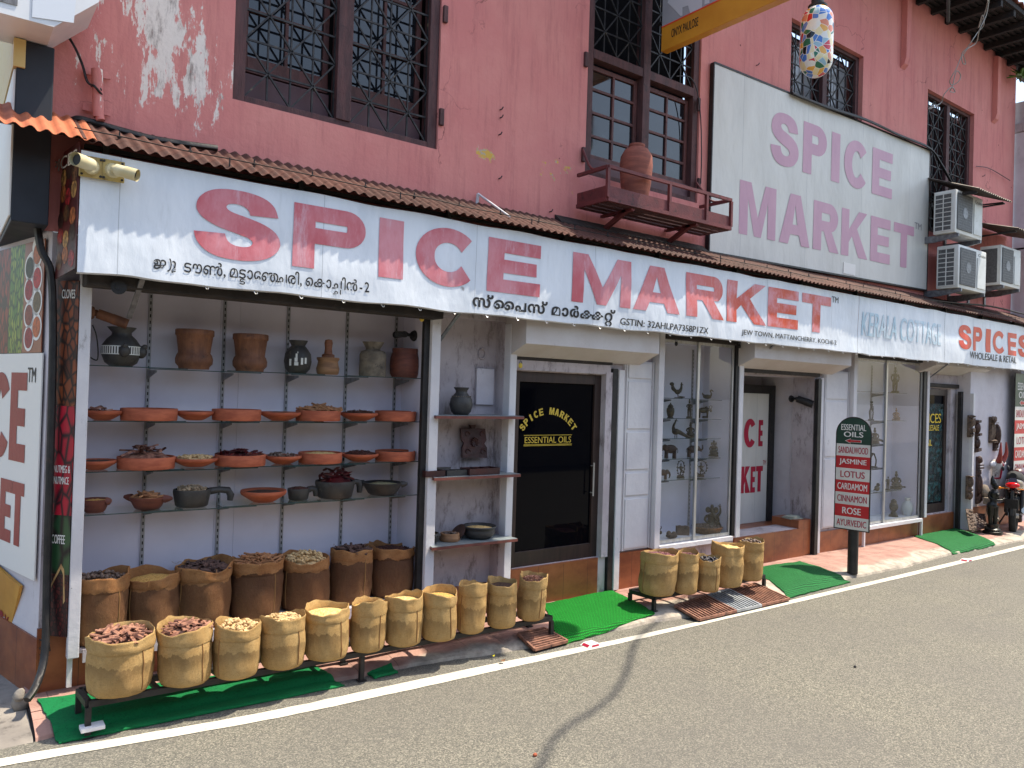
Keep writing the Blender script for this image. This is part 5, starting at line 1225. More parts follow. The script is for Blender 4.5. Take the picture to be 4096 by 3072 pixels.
def saucer(px0, px1, z, label, fill=None, y=5.60, hh=.062, mat='terra', **k):
    px = (px0 + px1) / 2; c = spot(px, z, y); r = pxr(px0, px1, 1700, y)
    t = pot('terracotta_dish', label, 'dish', [(0, 0), (r * .40, 0), (r * .52, hh * .1), (r * .88, hh * .55), (r * .96, hh * .66), (r, hh * .8), (r * .985, hh), (r * .90, hh * .98), (r * .86, hh * .85), (r * .5, hh * .4), (0, hh * .35)], c, MT[mat], 'rounded terracotta dishes', 36)
    if fill: spice_fill(t, fill, c + Vector((0, 0, hh * .78)), r * .86, k.get('h', .014), rnd, k.get('n'))
    return t
z = Z0[1]
saucer(340, 486, z, 'terracotta dish of thin bark half hidden by the white post, second shelf from top', 'bark', n=10)
tray(494, 705, z, 'empty looking wide terracotta tray with a sun patch, second shelf behind the post side')
saucer(707, 853, z, 'terracotta dish of dark powder between two empty trays on the second shelf', 'pepper')
tray(855, 1043, z, 'empty terracotta tray in the middle of the second glass shelf')
saucer(1043, 1203, z, 'terracotta dish of dark seed left of the tray with cinnamon sticks', 'pepper')
tray(1187, 1363, z, 'terracotta tray heaped with loose pale cinnamon sticks, second shelf', 'stick', h=.035, n=38)
saucer(1361, 1514, z, 'terracotta dish heaped with dark star anise, second shelf beside the stick tray', 'star', h=.022)
tray(1502, 1666, z, 'empty terracotta tray at the far right end of the second shelf')
z = Z0[2]
saucer(320, 468, z, 'terracotta dish of dark seeds half hidden by the white post, third shelf', 'pepper')
tray(487, 701, z, 'wide terracotta tray piled high with curled cinnamon bark, third shelf', 'bark', h=.055, n=26)
saucer(701, 877, z, 'terracotta dish of pale dried ginger pieces on the third shelf', 'ginger', h=.016, n=40)
tray(872, 1067, z, 'terracotta tray of dark red dried chillies on the third shelf', 'chili', h=.025, n=34)
saucer(1067, 1214, z, 'terracotta dish of round dark nutmegs on the third shelf', 'nut', h=.02, n=26)
tray(1203, 1375, z, 'terracotta tray filled with pale grey seeds on the third shelf', 'cream', h=.016)
saucer(1373, 1521, z, 'terracotta dish heaped with dark cloves near the right of the third shelf', 'clove', h=.024)
tray(1508, 1668, z, 'terracotta tray of smooth dark powder at the right end of the third shelf', 'pepper', h=.004)
z = Z0[3]
def lugged(px0, px1, z, label, mat, fill, rfac=.78, hh=.085, nlug=2, y=5.58, **k):
    px = (px0 + px1) / 2; c = spot(px, z, y); R = pxr(px0, px1, 2050, y); r = R * rfac
    t = pot('wooden_bowl', label, 'bowl', [(0, 0), (r * .6, 0), (r * .72, hh * .15), (r * .96, hh * .8), (r, hh * .97), (r * .96, hh), (r * .88, hh * .95), (r * .6, hh * .45), (0, hh * .4)], c, MT[mat], None, 30)
    bm = BM(); d = right.copy(); d.z = 0; d.normalize()
    for s in (-1, 1): 
        e = c + d * s * R + Vector((0, 0, hh * .93)); b = c + d * s * r * .95 + Vector((0, 0, hh * .85)); tube(bm, [b, b.lerp(e, .6), e], [.028, .02, .010], 8)
    part('lug', bm, MT[mat], t, 50); spice_fill(t, fill, c + Vector((0, 0, hh * .8)), r * .88, k.get('h', .014), rnd, k.get('n')); return t
lugged(330, 459, z, 'shallow lugged wooden bowl of yellow seeds beside the white post, bottom glass shelf', 'terra_dark', 'golden', .84)
lugged(510, 702, z, 'boat shaped brown bowl of cinnamon quills on the bottom glass shelf', 'terra_dark', 'stick', .72, .082, h=.03, n=18)
def ladle(px0, px1, pxh, z, label, fill, hh, y=5.58, mat='pot_dark', **k):
    px = (px0 + px1) / 2; c = spot(px, z, y); r = pxr(px0, px1, 2050, y); e = spot(pxh, z, y)
    t = pot('handled_pot', label, 'pot', [(0, 0), (r * .78, 0), (r * .86, hh * .08), (r, hh * .85), (r * .98, hh), (r * .88, hh), (r * .8, hh * .5), (0, hh * .4)], c, MT[mat], None, 30)
    bm = BM(); d = (e - c).normalized(); a = c + d * r * .9 + Vector((0, 0, hh * .82)); L = (e - c).length - r
    tube(bm, [a, a + d * L * .5 + Vector((0, 0, .008)), a + d * L * .85, a + d * (L * .98) - Vector((0, 0, hh * .3)), a + d * (L * .95) - Vector((0, 0, hh * .62))], [.026, .022, .026, .026, .020], 8)
    part('handle', bm, MT[mat], t, 50)
    spice_fill(t, fill, c + Vector((0, 0, hh * .88)), r * .87, k.get('h', .012), rnd, k.get('n')); return t
ladle(710, 852, 945, z, 'dark round pot of pale roots with a long hooked handle, bottom glass shelf', 'ginger_grey', .118, h=.022)
saucer(978, 1156, z, 'large terracotta dish of dark powder alone in the middle of the bottom glass shelf', 'pepper', y=5.58, hh=.085)
ladle(1163, 1250, 1282, z, 'small black pot with a short hooked handle on the bottom glass shelf', 'clove', .085)
ladle(1273, 1430, 1458, z, 'big dark bowl stacked with upright red chillies, bottom glass shelf', 'chili', .13, mat='pot_dark', h=.075, n=36)
lugged(1442, 1640, z, 'wide dark bowl of green seeds with two lugs, right end of the bottom shelf', 'pot_dark', 'green', .80, .10, h=.016)

# ------------------------------------------------------------------ wall boards between cabinet and door, with their pots
nz_ = [1.79, 1.292, .735]
for k, (z, xr) in enumerate(zip(nz_, (4.09, 4.07, 4.06))):
    t = thing('wall_shelf', ('upper', 'middle', 'lower')[k] + ' red edged wall board beside the dark glass door', 'shelf', (3.65, 5.45, z - .02), 'wall boards beside the door')
    bm = BM(); prism(bm, [(3.215, 5.29, z - .022), (xr, 5.27, z - .022), (xr, 5.40, z - .022), (3.98, 5.615, z - .022), (3.29, 5.615, z - .022)], (0, 0, .022)); part('board', bm, M('red_board_edge', rgb(120, 66, 56), rgb(96, 52, 46), 8, .6), t)
    bm = BM(); prism(bm, [(3.217, 5.292, z + .0005), (xr - .002, 5.272, z + .0005), (xr - .002, 5.399, z + .0005), (3.98, 5.613, z + .0005), (3.29, 5.613, z + .0005)], (0, 0, .003)); part('liner', bm, M('grey_shelf_liner', rgb(128, 136, 138), rgb(104, 112, 116), 10, .5, stretch=(5, .6, 1)), t)
YN = 5.46
c = spot(1845, nz_[0] + .004, YN); h = H(1845, 1530, 1640, YN); r = pxr(1800, 1894, 1590, YN)
t1 = pot('clay_pot', 'round dark pot with flared neck standing alone on the upper wall board', 'pot', [(0, 0), (r * .6, 0), (r * .85, h * .12), (r, h * .36), (r * .92, h * .58), (r * .6, h * .75), (r * .48, h * .82), (r * .50, h * .88), (r * .66, h * .98), (r * .64, h), (r * .42, h * .88), (0, h * .8)], c, MT['pot_dark'])
bm = BM(); 
for i in range(26):
    a = 2 * pi * i / 26; ball(bm, c + Vector((r * .80 * cos(a), r * .80 * sin(a), h * .67)), .005, 6, 4)
part('dotted_band', bm, MT['pot_stone'], t1)
# carved plaque
t1 = thing('carved_plaque', 'square dark red carved wooden plaque leaning on the wall above the middle board', 'plaque', spot(1898, nz_[1] + .004, 5.55))
pl = lambda px, py: P(px, py, y=5.56 + (1700 - py) * .0002)
bm = BM(); prism(bm, [pl(1851, 1832), pl(1949, 1832), pl(1948, 1790), pl(1938, 1775), pl(1946, 1760), pl(1941, 1715), pl(1844, 1714), pl(1846, 1758), pl(1857, 1773), pl(1850, 1790)], (0.006, .03, 0)); prism(bm, [pl(1886, 1713.5), pl(1900, 1713.5), pl(1904, 1700), pl(1881, 1700)], (0, .028, 0)); part('board', bm, MT['wood_red'], t1)
bm = BM(); cc = pl(1897, 1768) - Vector((0, .004, 0))
for i in range(10):
    a = 2 * pi * i / 10; tube(bm, [cc + Vector((.012 * cos(a), 0, .012 * sin(a))), cc + Vector((.04 * cos(a + .5), -.006, .04 * sin(a + .5)))], [.005, .009], 6)
for px, py in ((1868, 1738), (1927, 1738), (1870, 1808), (1930, 1808)):
    q = pl(px, py) - Vector((0, .003, 0)); tube(bm, [q + Vector((.03 * cos(a / 3) * (1 - a / 20), 0, .03 * sin(a / 3) * (1 - a / 20))) for a in range(16)], .005, 5)
part('carving', bm, MT['wood_red'], t1, 50)
def box_tray(px0, px1, py, label, mat, cells, y0=5.33, y1=5.46, hh=.05, fill=None):
    a, b = spot(px0, nz_[1] + .004, y0).x, spot(px1, nz_[1] + .004, y0).x; z = nz_[1] + .004
    t = thing('spice_box', label, 'box', ((a + b) / 2, y0, z)); bm = BM(); n = cells
    box(bm, a, b, y0, y1, z, z + .008)
    for i in range(n + 1): xx = a + (b - a - .01) * i / n; box(bm, xx, xx + .01, y0, y1, z + .0081, z + hh)
    for yy in (y0, y1 - .01): 
        for i in range(n): xa = a + (b - a - .01) * i / n + .0101; xb = a + (b - a - .01) * (i + 1) / n - .0001; box(bm, xa, xb, yy, yy + .01, z + .0081, z + hh - .001)
    part('body', bm, mat, t)
    if fill:
        bm = BM()
        for i in range(n): xa = a + (b - a) * (i + .5) / n; fill_disc(bm, Vector((xa, (y0 + y1) / 2, z + hh * .6)), (b - a) / n * .4, .012, 12)
        part('filling', bm, SP['cream'] if fill == 'cream' else BITS['nut'], t)
    return t
RB = box_tray(1712, 1790, 1880, 'open dark red spice box half behind the white post on the middle board', MT['wood_red'], 2, fill='cream')
box_tray(1798, 1878, 1872, 'black round cornered twin spice box in the middle of the middle board', MT['pot_dark'], 2, 5.34, 5.44, .045)
box_tray(1888, 2008, 1872, 'large red brown compartment spice box below the carved plaque', MT['wood_red'], 3, 5.31, 5.46, .055, 'nut')
c = spot(1770, nz_[1] + .052, 5.42); t1 = RB
bm = BM(); pts = []
for i in range(30):
    a = 2 * pi * i / 30; rr = .075 * (1 + .25 * cos(2 * a)); pts.append(c + Vector((rr * cos(a) * 1.05, rr * sin(a) * .6, .004)))
prism(bm, pts, (0, 0, .012)); part('lid', bm, MT['pot_dark'], t1)
z = nz_[2] + .004
c = spot(1730, z, 5.46); r = pxr(1680, 1774, 2120, 5.46)
t1 = pot('brass_bowl', 'dark studded bowl of golden seeds partly behind the white post on the lower board', 'bowl', [(0, 0), (r * .6, 0), (r * .85, .02), (r, .06), (r * .96, .075), (r * .86, .085), (r * .84, .06), (0, .05)], c, MT['pot_dark'])
bm = BM()
for i in range(22): a = 2 * pi * i / 22; ball(bm, c + Vector((r * .98 * cos(a), r * .98 * sin(a), .066)), .010, 6, 5)
part('studs', bm, MT['pot_dark'], t1); spice_fill(t1, 'golden', c + Vector((0, 0, .066)), r * .84, .014, rnd)
c = spot(1816, z, 5.46); r = pxr(1773, 1857, 2120, 5.46)
t1 = pot('round_box', 'small turned brown wooden box with its lid off on the lower board', 'box', [(0, 0), (r * .9, 0), (r, .012), (r * .96, .03), (r * .93, .05), (r * .9, .066), (r * .76, .066), (r * .74, .04), (0, .038)], c, MT['light_wood']); spice_fill(t1, 'nut', c + Vector((0, 0, .045)), r * .72, .012, rnd, 10)
cl = c + Vector((r * 1.25, .045, .045))
bm = BM(); lathe(bm, [(0, 0), (r * .95, 0), (r, .008), (r * .8, .018), (0, .022)], (0, 0, 0), 24); bmesh.ops.rotate(bm, verts=bm.verts, matrix=Matrix.Rotation(radians(-52), 3, 'Y')); bmesh.ops.translate(bm, verts=bm.verts, vec=cl); part('lid', bm, MT['wood_dark'], t1, 50)
c = spot(1933, z, 5.45); r = pxr(1864, 2002, 2100, 5.45)
t1 = pot('clay_bowl', 'big black clay bowl of pale yellow seeds on the lower wall board', 'bowl', [(0, 0), (r * .62, 0), (r * .86, .03), (r * .93, .058), (r * .88, .072), (r * .9, .082), (r, .10), (r * .97, .108), (r * .88, .095), (r * .84, .07), (0, .06)], c, MT['pot_dark']); spice_fill(t1, 'cream', c + Vector((0, 0, .082)), r * .86, .018, rnd)
bm = BM(); ball(bm, (3.42, 5.50, .685), (.06, .05, .022), 10, 8)
for v in bm.verts: v.co += Vector((noise.noise(v.co * 40), noise.noise(v.co * 40 + Vector((5, 0, 0))), noise.noise(v.co * 40 + Vector((0, 7, 0))))) * .02
single('plastic_bag', bm, M('clear_plastic', rgb(196, 196, 198), rgb(160, 160, 164), 30, .2), 'small crumpled clear plastic bag tucked under the lower wall board', 'bag', (3.42, 5.5, .69), smooth=None)

# ------------------------------------------------------------------ sacks of spice
def sack(px0, px1, py_bot, py_rim, z0, label, kind, old=False, group='new', lean=0.0, fillh=.03, seam=.6, flop=0.0, yfix=None, n=None, low=.035, seed=0):
    rd = random.Random(seed * 7 + int(px0)); pxm = (px0 + px1) / 2
    front = P(pxm, py_bot, z=z0) if yfix is None else None
    if yfix is None:
        depth = fwd.dot(front - CAM); r = (px1 - px0) / 2 * depth / FPX * .955
        dirv = Vector((front.x, front.y, 0)).normalized(); c = front + dirv * r * .9
    else:
        rr = ray(pxm, 2300); t = yfix / rr.y; c = Vector((rr.x * t, yfix, z0)); depth = fwd.dot(c - CAM); r = (px1 - px0) / 2 * depth / FPX * .955
    c.z = z0; h = zat(c, py_rim, pxm) - z0
    root = thing('spice_sack', label, 'sack', c, group)
    seg = 44; ph = rd.random() * 6; u = rd.random() * 50
    hs = h * (rd.uniform(.76, .82) if not old else rd.uniform(.80, .87))
    cf = hs / h
    prof = [(.0, 0), (.74, 0), (.90, .010), (.965, .03), (.99, .07)] + [(.99 + .035 * sin(pi * (k / 7)) - .02 * (k / 7), .07 + (hs - .07) * k / 7) for k in range(1, 7)] + [(.968, hs - .004), (.975, hs - .004), (1.0, hs - .010), (1.015, hs + .004), (1.015, hs + .022), (1.005, h * .90), (.998, h * .95), (1.002, h * .985), (.998, h + .003), (.975, h + .006), (.95, h - .002), (.935, h - .03), (.92, h - .09)]
    if old: prof = [(a * (1.0 if b < hs * .96 else .985), b) for a, b in prof]
    bm = BM(); uv = bm.loops.layers.uv.new('UVMap'); rows = []
    slump = rd.uniform(.8, 1.25); tlx, tly = rd.uniform(-.05, .05), rd.uniform(-.03, .03)
    for a, z in prof:
        t = z / h; row = []
        if a == 0: rows.append([bm.verts.new(c)]); continue
        for k in range(seg):
            th = 2 * pi * k / seg; cs, sn = cos(th), sin(th)
            nn = noise.noise((cs * 1.6 + u, sn * 1.6, z * 6)) * .055 + noise.noise((cs * 3.4 + u, sn * 3.4, z * 13)) * .045 + .03 * max(0, noise.noise((cs * 2.6 + u, sn * 2.6, z * 5 + th)) - .12) + noise.noise((cs * 7 + u, sn * 7, z * 30)) * .010
            if t > .75: nn += noise.noise((cs * 2.2 + u, sn * 2.2, 9)) * (.085 if not old else .12) * (t - .75) * 4
            q = r * a * (1 + nn * slump) * (1 + .03 * abs(cos(2 * th + ph)) * t)
            zz = z
            if t > .78: zz += (.012 * sin(2 * th + ph) + .012 * sin(th + ph * 2) + .016 * noise.noise((cs * 2.4 + u, sn * 2.4, 3)) + (.018 * noise.noise((cs * 1.3 + u, sn * 1.3, 8)) if old else 0)) * (t - .78) * 4.5
            row.append(bm.verts.new(c + Vector((q * cs + (lean + tlx) * z, q * sn + tly * z, max(zz, 0) + (flop * max(0, cos(th - ph)) * -(t > .8) * .02)))))
        rows.append(row)
    def face(vs, uvs):
        f = bm.faces.new(vs)
        for l, w_ in zip(f.loops, uvs): l[uv].uv = w_
    for j, (A, B) in enumerate(zip(rows, rows[1:])):
        va, vb = prof[j][1] / h, prof[j + 1][1] / h
        for k in range(seg):
            k2 = (k + 1) % seg; ua, ub = k / seg, (k + 1) / seg
            if len(A) == 1: face((A[0], B[k2], B[k]), ((ua, 0), (ub, vb), (ua, vb)))
            else: face((A[k], A[k2], B[k2], B[k]), ((ua, va), (ub, va), (ub, vb), (ua, vb)))
    vd = Vector((-c.x, -c.y, 0)).normalized(); ang = atan2(vd.y, vd.x) + seam * (1 if rd.random() > .5 else -1) * 1.35; kk = int((ang % (2 * pi)) / (2 * pi) * seg)
    pts = [row[kk].co.copy() for row in rows[3:len(prof) - 10]]
    o = part('sack_cloth', bm, MT['burlap_old' if old else 'burlap'], root, 75)
    bm = BM(); tube(bm, spline(pts, 3), .0045, 5); part('seam', bm, MT['stitch'], root, 60)     # stitched seam down one side
    spice_fill(root, kind, c + Vector(((lean + tlx) * h, tly * h, h - low)), r * .90, fillh, rd, n)
    if old and rd.random() > .3:        # loose threads at the frayed mouth
        bm = BM()
        for i in range(9):
            a = rd.random() * 6.28; p = c + Vector((r * 1.02 * cos(a), r * 1.02 * sin(a), h)); tube(bm, [p, p + Vector((.02 * cos(a), .02 * sin(a), rd.uniform(-.01, .02))), p + Vector((.035 * cos(a), .035 * sin(a), rd.uniform(-.04, .02)))], .0012, 4)
        part('loose_thread', bm, MT['stitch'], root)
    return root
ZT = .205        # table tops
G1 = 'new burlap sacks on the long black bench'
FR = [(346, 604, 2800, 2532, 'tan sack of broken cinnamon bark at the left end of the long bench', 'bark', .035),
      (632, 846, 2757, 2502, 'tan sack of rolled cinnamon sticks, second on the long bench', 'bark', .03),
      (848, 1037, 2727, 2492, 'tan sack of pale dried ginger knobs beside the cinnamon stick sack', 'ginger', .035),
      (1036, 1221, 2688, 2462, 'tan sack of long pale turmeric fingers, fourth from the left on the bench', 'ginger', .025),
      (1213, 1396, 2652, 2431, 'tan sack of fine cream seeds next to the turmeric sack', 'cream', .012),
      (1394, 1540, 2617, 2406, 'narrower tan sack of light brown seeds in the middle of the bench', 'golden', .012),
      (1533, 1692, 2594, 2383, 'tan sack of whitish seeds filled to the brim, seventh on the bench', 'cream', .016),
      (1680, 1830, 2572, 2364, 'tan sack of golden seeds with a side seam facing the road', 'golden', .004),
      (1821, 1941, 2541, 2336, 'tan sack with sunken contents and a slumped rim, ninth on the bench', 'golden', -.03),
      (1941, 2066, 2519, 2322, 'tan sack of black peppercorns, second from the right end of the bench', 'pepper', .012),
      (2060, 2180, 2489, 2303, 'tan sack of dark brown cloves at the right end of the long bench', 'clove', .02)]
for i, (a, b, pb, pr, lab, kind, fh) in enumerate(FR):
    sack(a, b, pb, pr, ZT, lab, kind, group=G1, fillh=max(fh, .004), seed=i + 1, low=.035 if fh > 0 else .075)
G2 = 'new burlap sacks on the short black bench'
for i, (a, b, pb, pr, lab, kind, fh) in enumerate([
      (2549, 2704, 2390, 2208, 'large leaning tan sack of dark spice at the left of the short bench', 'petal', .012), (2692, 2790, 2381, 2210, 'tan sack of reddish petals, second on the short bench', 'petal', .016),
      (2782, 2878, 2372, 2228, 'shortest tan sack, of shiny black pods, in the middle of the short bench', 'pod', .03), (2838, 2970, 2354, 2178, 'tan sack of cream seeds in front of the showcase on the short bench', 'cream', .022), (2950, 3051, 2327, 2164, 'tan sack of brown nutmegs at the right end of the short bench', 'nut', .035)]):
    sack(a, b, pb, pr, .19, lab, kind, group=G2, fillh=fh, seed=40 + i, lean=(.06 if i == 0 else 0))
G3 = 'old brown sacks standing in the cabinet'
for i, (a, b, pr, lab, kind, fh, y) in enumerate([
      (300, 506, 2296, 'old brown sack of round nutmegs beside the left cabinet post', 'nut', .03, 5.52), (512, 716, 2296, 'old brown sack of yellow seed with a slouching cuff, second in the cabinet', 'golden', .02, 5.55),
      (704, 922, 2256, 'tall old brown sack of flat bark, third in the cabinet', 'bark_dark', .02, 5.57), (919, 1130, 2240, 'old brown sack heaped with cinnamon quills in the cabinet', 'stick', .05, 5.57),
      (1127, 1322, 2226, 'old brown frayed sack heaped with pale ginger in the cabinet', 'ginger', .05, 5.58), (1312, 1485, 2196, 'old brown sack of dark dried strips, second from the right in the cabinet', 'bark_dark', .035, 5.58), (1468, 1656, 2182, 'old brown sack of dark cloves in the right corner of the cabinet', 'clove', .01, 5.60)]):
    sack(a, b, 2540, pr, .326, lab, kind, old=True, group=G3, fillh=fh, yfix=y, seed=80 + i)
# ------------------------------------------------------------------ black iron benches
def bench(corners, zt, label, loc, mids=()):
    t = thing('iron_bench', label, 'bench', loc, 'black iron benches'); a, b, c, d = [Vector((*p, zt - .0175)) for p in corners]   # front left, front right, back right, back left
    bm = BM()
    for p, q in ((a, b), (b, c), (c, d), (d, a)): bar(bm, p, q, .035, .035)
    n = 9
    for i in range(1, n): bar(bm, a.lerp(b, i / n) + Vector((0, 0, .003)), d.lerp(c, i / n) + Vector((0, 0, .003)), .03, .02)
    part('frame', bm, MT['metal_dark'], t)
    legs = [a, b, c, d] + [a.lerp(b, m_) for m_ in mids] + [d.lerp(c, m_) for m_ in mids]
    for p in legs:
        bm = BM(); z0 = pave_z(p.x, p.y) - .002; bar(bm, (p.x, p.y, z0), (p.x, p.y, zt - .036), .03, .03); l = part('leg', bm, MT['metal_dark'], t)
        bm = BM(); box(bm, p.x - .028, p.x + .028, p.y - .028, p.y + .028, z0, z0 + .008); part('foot_plate', bm, MT['metal_dark'], l)
bench([(.738, 4.835), (4.03, 4.755), (3.985, 4.99), (.72, 5.06)], ZT, 'long low black iron bench under the row of eleven sacks', (2.4, 4.9, .05), (.5,))
bench([(5.28, 4.80), (6.92, 4.79), (6.90, 5.06), (5.26, 5.08)], .19, 'short low black iron bench under the five sacks by the showcase', (6.1, 4.9, .05))
bm = BM(); box(bm, .70, .82, 4.79, 4.87, .045, .068, .004); single('white_tile', bm, MT['post'], 'white tile offcut under the left foot of the long bench', 'tile', (.75, 4.9, .05))
# ------------------------------------------------------------------ mats, grates and road studs
def mat_piece(pts, z, mat, label, name='turf_mat', hump=.0):
    c = sum((Vector((*p, 0)) for p in pts), Vector()) / len(pts); bm = BM(); n = 26; g = []
    a, b, c_, d = [Vector((p[0], p[1])) for p in pts]
    for j in range(n + 1):
        row = []
        for i in range(n + 1):
            p = (d.lerp(c_, i / n)).lerp(a.lerp(b, i / n), j / n); zz = max(pave_z(p.x, p.y), .0) + z + hump * sin(pi * i / n) * sin(pi * j / n) + .006 * (noise.noise((p.x * 6, p.y * 6, 1)) + .5) + .004 * noise.noise((p.x * 60, p.y * 60, 2))
            e = 1 if (i in (0, n) or j in (0, n)) else 0
            if e: zz -= .006
            row.append(bm.verts.new((p.x + (.012 * noise.noise((p.x * 20, p.y * 20, 5)) if e else 0), p.y + (.012 * noise.noise((p.x * 20, p.y * 20, 6)) if e else 0), zz)))
        g.append(row)
    for j in range(n):
        for i in range(n): bm.faces.new((g[j][i], g[j][i + 1], g[j + 1][i + 1], g[j + 1][i]))
    geo = bmesh.ops.extrude_face_region(bm, geom=bm.faces[:]); bmesh.ops.translate(bm, verts=[v for v in geo['geom'] if isinstance(v, bmesh.types.BMVert)], vec=(0, 0, .008))
    return single(name, bm, mat, label, 'mat', (c.x, c.y, .06), smooth=50)
mat_piece([(.545, 5.36), (2.15, 5.1), (2.25, 4.76), (.60, 4.82)], .004, MT['turf_dark'], 'dark green artificial turf strip under the long bench')
mat_piece([(4.50, 5.43), (5.40, 5.47), (5.23, 4.74), (4.0, 4.62)], .004, MT['turf_bright'], 'bright green artificial turf mat before the dark glass door')
mat_piece([(7.45, 5.36), (8.36, 5.30), (8.19, 4.56), (6.95, 4.52)], .006, MT['turf_dull'], 'dull green ribbed mat before the door with the white poster', 'door_mat', .05)
mat_piece([(11.5, 5.46), (12.93, 5.48), (12.25, 4.66), (10.97, 4.68)], .006, MT['turf_dull'], 'dull green mat near the wall of carvings at the right', 'door_mat')
mat_piece([(2.46, 4.86), (2.66, 4.88), (2.66, 4.78), (2.47, 4.77)], .004, MT['turf_dark'], 'small torn scrap of green turf by the kerb', 'turf_scrap')
MT['grate'] = M('rusty_grate', rgb(158, 114, 94), rgb(122, 86, 72), 14, .75, .3, bump=.4, dirt=rgb(56, 42, 38), dscale=20)
MT['grate_grey'] = M('grey_grate', rgb(176, 182, 188), rgb(142, 148, 154), 14, .55, .4, bump=.3)
def grate(fl, fr, br, bl, zf, zb, nb, mat, label, dirx):
    a, b, c, d = Vector((*fl, zf)), Vector((*fr, zf)), Vector((*br, zb)), Vector((*bl, zb)); o = (a + b + c + d) / 4; t = thing('drain_grate', label, 'grate', (o.x, o.y, .02), 'drain grates beside the road')
    bm = BM()
    for p, q in ((a, b), (b, c), (c, d), (d, a)): bar(bm, p, q, .018, .022)
    part('rim', bm, mat, t); bm = BM()
    for i in range(1, nb):
        u = i / nb
        if dirx: bar(bm, a.lerp(d, u), b.lerp(c, u), .014, .016)
        else: bar(bm, a.lerp(b, u), d.lerp(c, u), .014, .016)
    for s in (.33, .66):
        if dirx: bar(bm, a.lerp(b, s) - Vector((0, 0, .008)), d.lerp(c, s) - Vector((0, 0, .008)), .012, .01)
        else: bar(bm, a.lerp(d, s) - Vector((0, 0, .008)), b.lerp(c, s) - Vector((0, 0, .008)), .012, .01)
    part('bars', bm, mat, t)
    bm = BM(); quad(bm, [p + Vector((0, 0, -.022)) for p in (a, b, c, d)]); part('drain_pit', bm, MT['painted_shade'], t)
grate((5.50, 4.46), (6.02, 4.455), (6.05, 4.83), (5.50, 4.74), .028, .082, 12, MT['grate'], 'rusty drain grate at the left of the row in front of the short bench', False)
grate((6.025, 4.455), (6.40, 4.452), (6.44, 4.86), (6.055, 4.83), .028, .082, 9, MT['grate_grey'], 'pale grey drain grate between two rusty ones', False)
grate((6.405, 4.452), (6.86, 4.45), (6.90, 4.88), (6.445, 4.86), .028, .082, 11, MT['grate'], 'rusty drain grate at the right of the row, nearest the ribbed mat', False)
grate((3.74, 4.60), (4.09, 4.62), (4.05, 4.86), (3.77, 4.85), .03, .075, 8, MT['grate'], 'single rusty drain grate by the right end of the long bench', True)
def stud(px, py, label):
    c = P(px, py, z=0); t = thing('road_stud', label, 'road stud', c, 'road studs on the white line'); bm = BM()
    lo = [(-.075, -.05), (.075, -.05), (.075, .05), (-.075, .05)]; hi = [(-.045, -.045), (.045, -.045), (.045, .045), (-.045, .045)]
    A = [bm.verts.new(c + Vector((x, y, .004))) for x, y in lo]; B = [bm.verts.new(c + Vector((x, y, .024))) for x, y in hi]; bm.faces.new(B)
    for i in range(4): bm.faces.new((A[i], A[(i + 1) % 4], B[(i + 1) % 4], B[i]))
    part('body', bm, MT['white_ink'], t); bm = BM()
    quad(bm, [c + Vector((-.072, -.035, .0085)), c + Vector((-.05, -.035, .0235)), c + Vector((-.05, .035, .0235)), c + Vector((-.072, .035, .0085))])
    quad(bm, [c + Vector((-.04, -.051, .0085)), c + Vector((.04, -.051, .0085)), c + Vector((.035, -.047, .0215)), c + Vector((-.035, -.047, .0215))]); part('reflector', bm, MT['crimson'], t)
stud(2365, 2583, 'white and red road stud on the line before the bright green mat'); stud(3865, 2244, 'white and red road stud far along the white line at the right')
# small litter
for px, py, mat_, lab, s in ((1973, 2626, (206, 196, 40), 'small yellow fallen leaf by the kerb', .03), (2010, 2645, (120, 86, 60), 'dry brown curled leaf on the road edge', .05)):
    c = P(px, py, z=.02); bm = BM(); pts = []
    for i in range(9):
        u = i / 8; w_ = s * .35 * sin(pi * u)
        pts.append((c + Vector((s * (u - .5), w_, .004 + .012 * (u - .5) ** 2 * 4)), c + Vector((s * (u - .5), -w_, .004 + .012 * (u - .5) ** 2 * 4))))
    for (p, q), (p2, q2) in zip(pts, pts[1:]): quad(bm, [p, q, q2 + Vector((1e-5, 0, 0)), p2])
    single('fallen_leaf', bm, M('leaf_litter', rgb(*mat_), rough=.7), lab, 'leaf', c)

gp = [P(px, py, z=0) for px, py in ((2640, 2480), (2600, 2510), (2555, 2550), (2530, 2600), (2505, 2690), (2475, 2745), (2440, 2790), (2370, 2845), (2280, 2900), (2205, 2970), (2160, 3072), (2100, 3200), (1980, 3500))]
oc = [g + SUN / SUN.z * 6.6 for g in gp]; oc = [oc[0] + (oc[0] - oc[1]) * 6] + oc
bm = BM(); tube(bm, spline(oc, 4), .022, 6); single('overhead_cable', bm, MT['metal_dark'], 'slack overhead cable whose wavy shadow crosses the road', 'cable', oc[3], smooth=60)

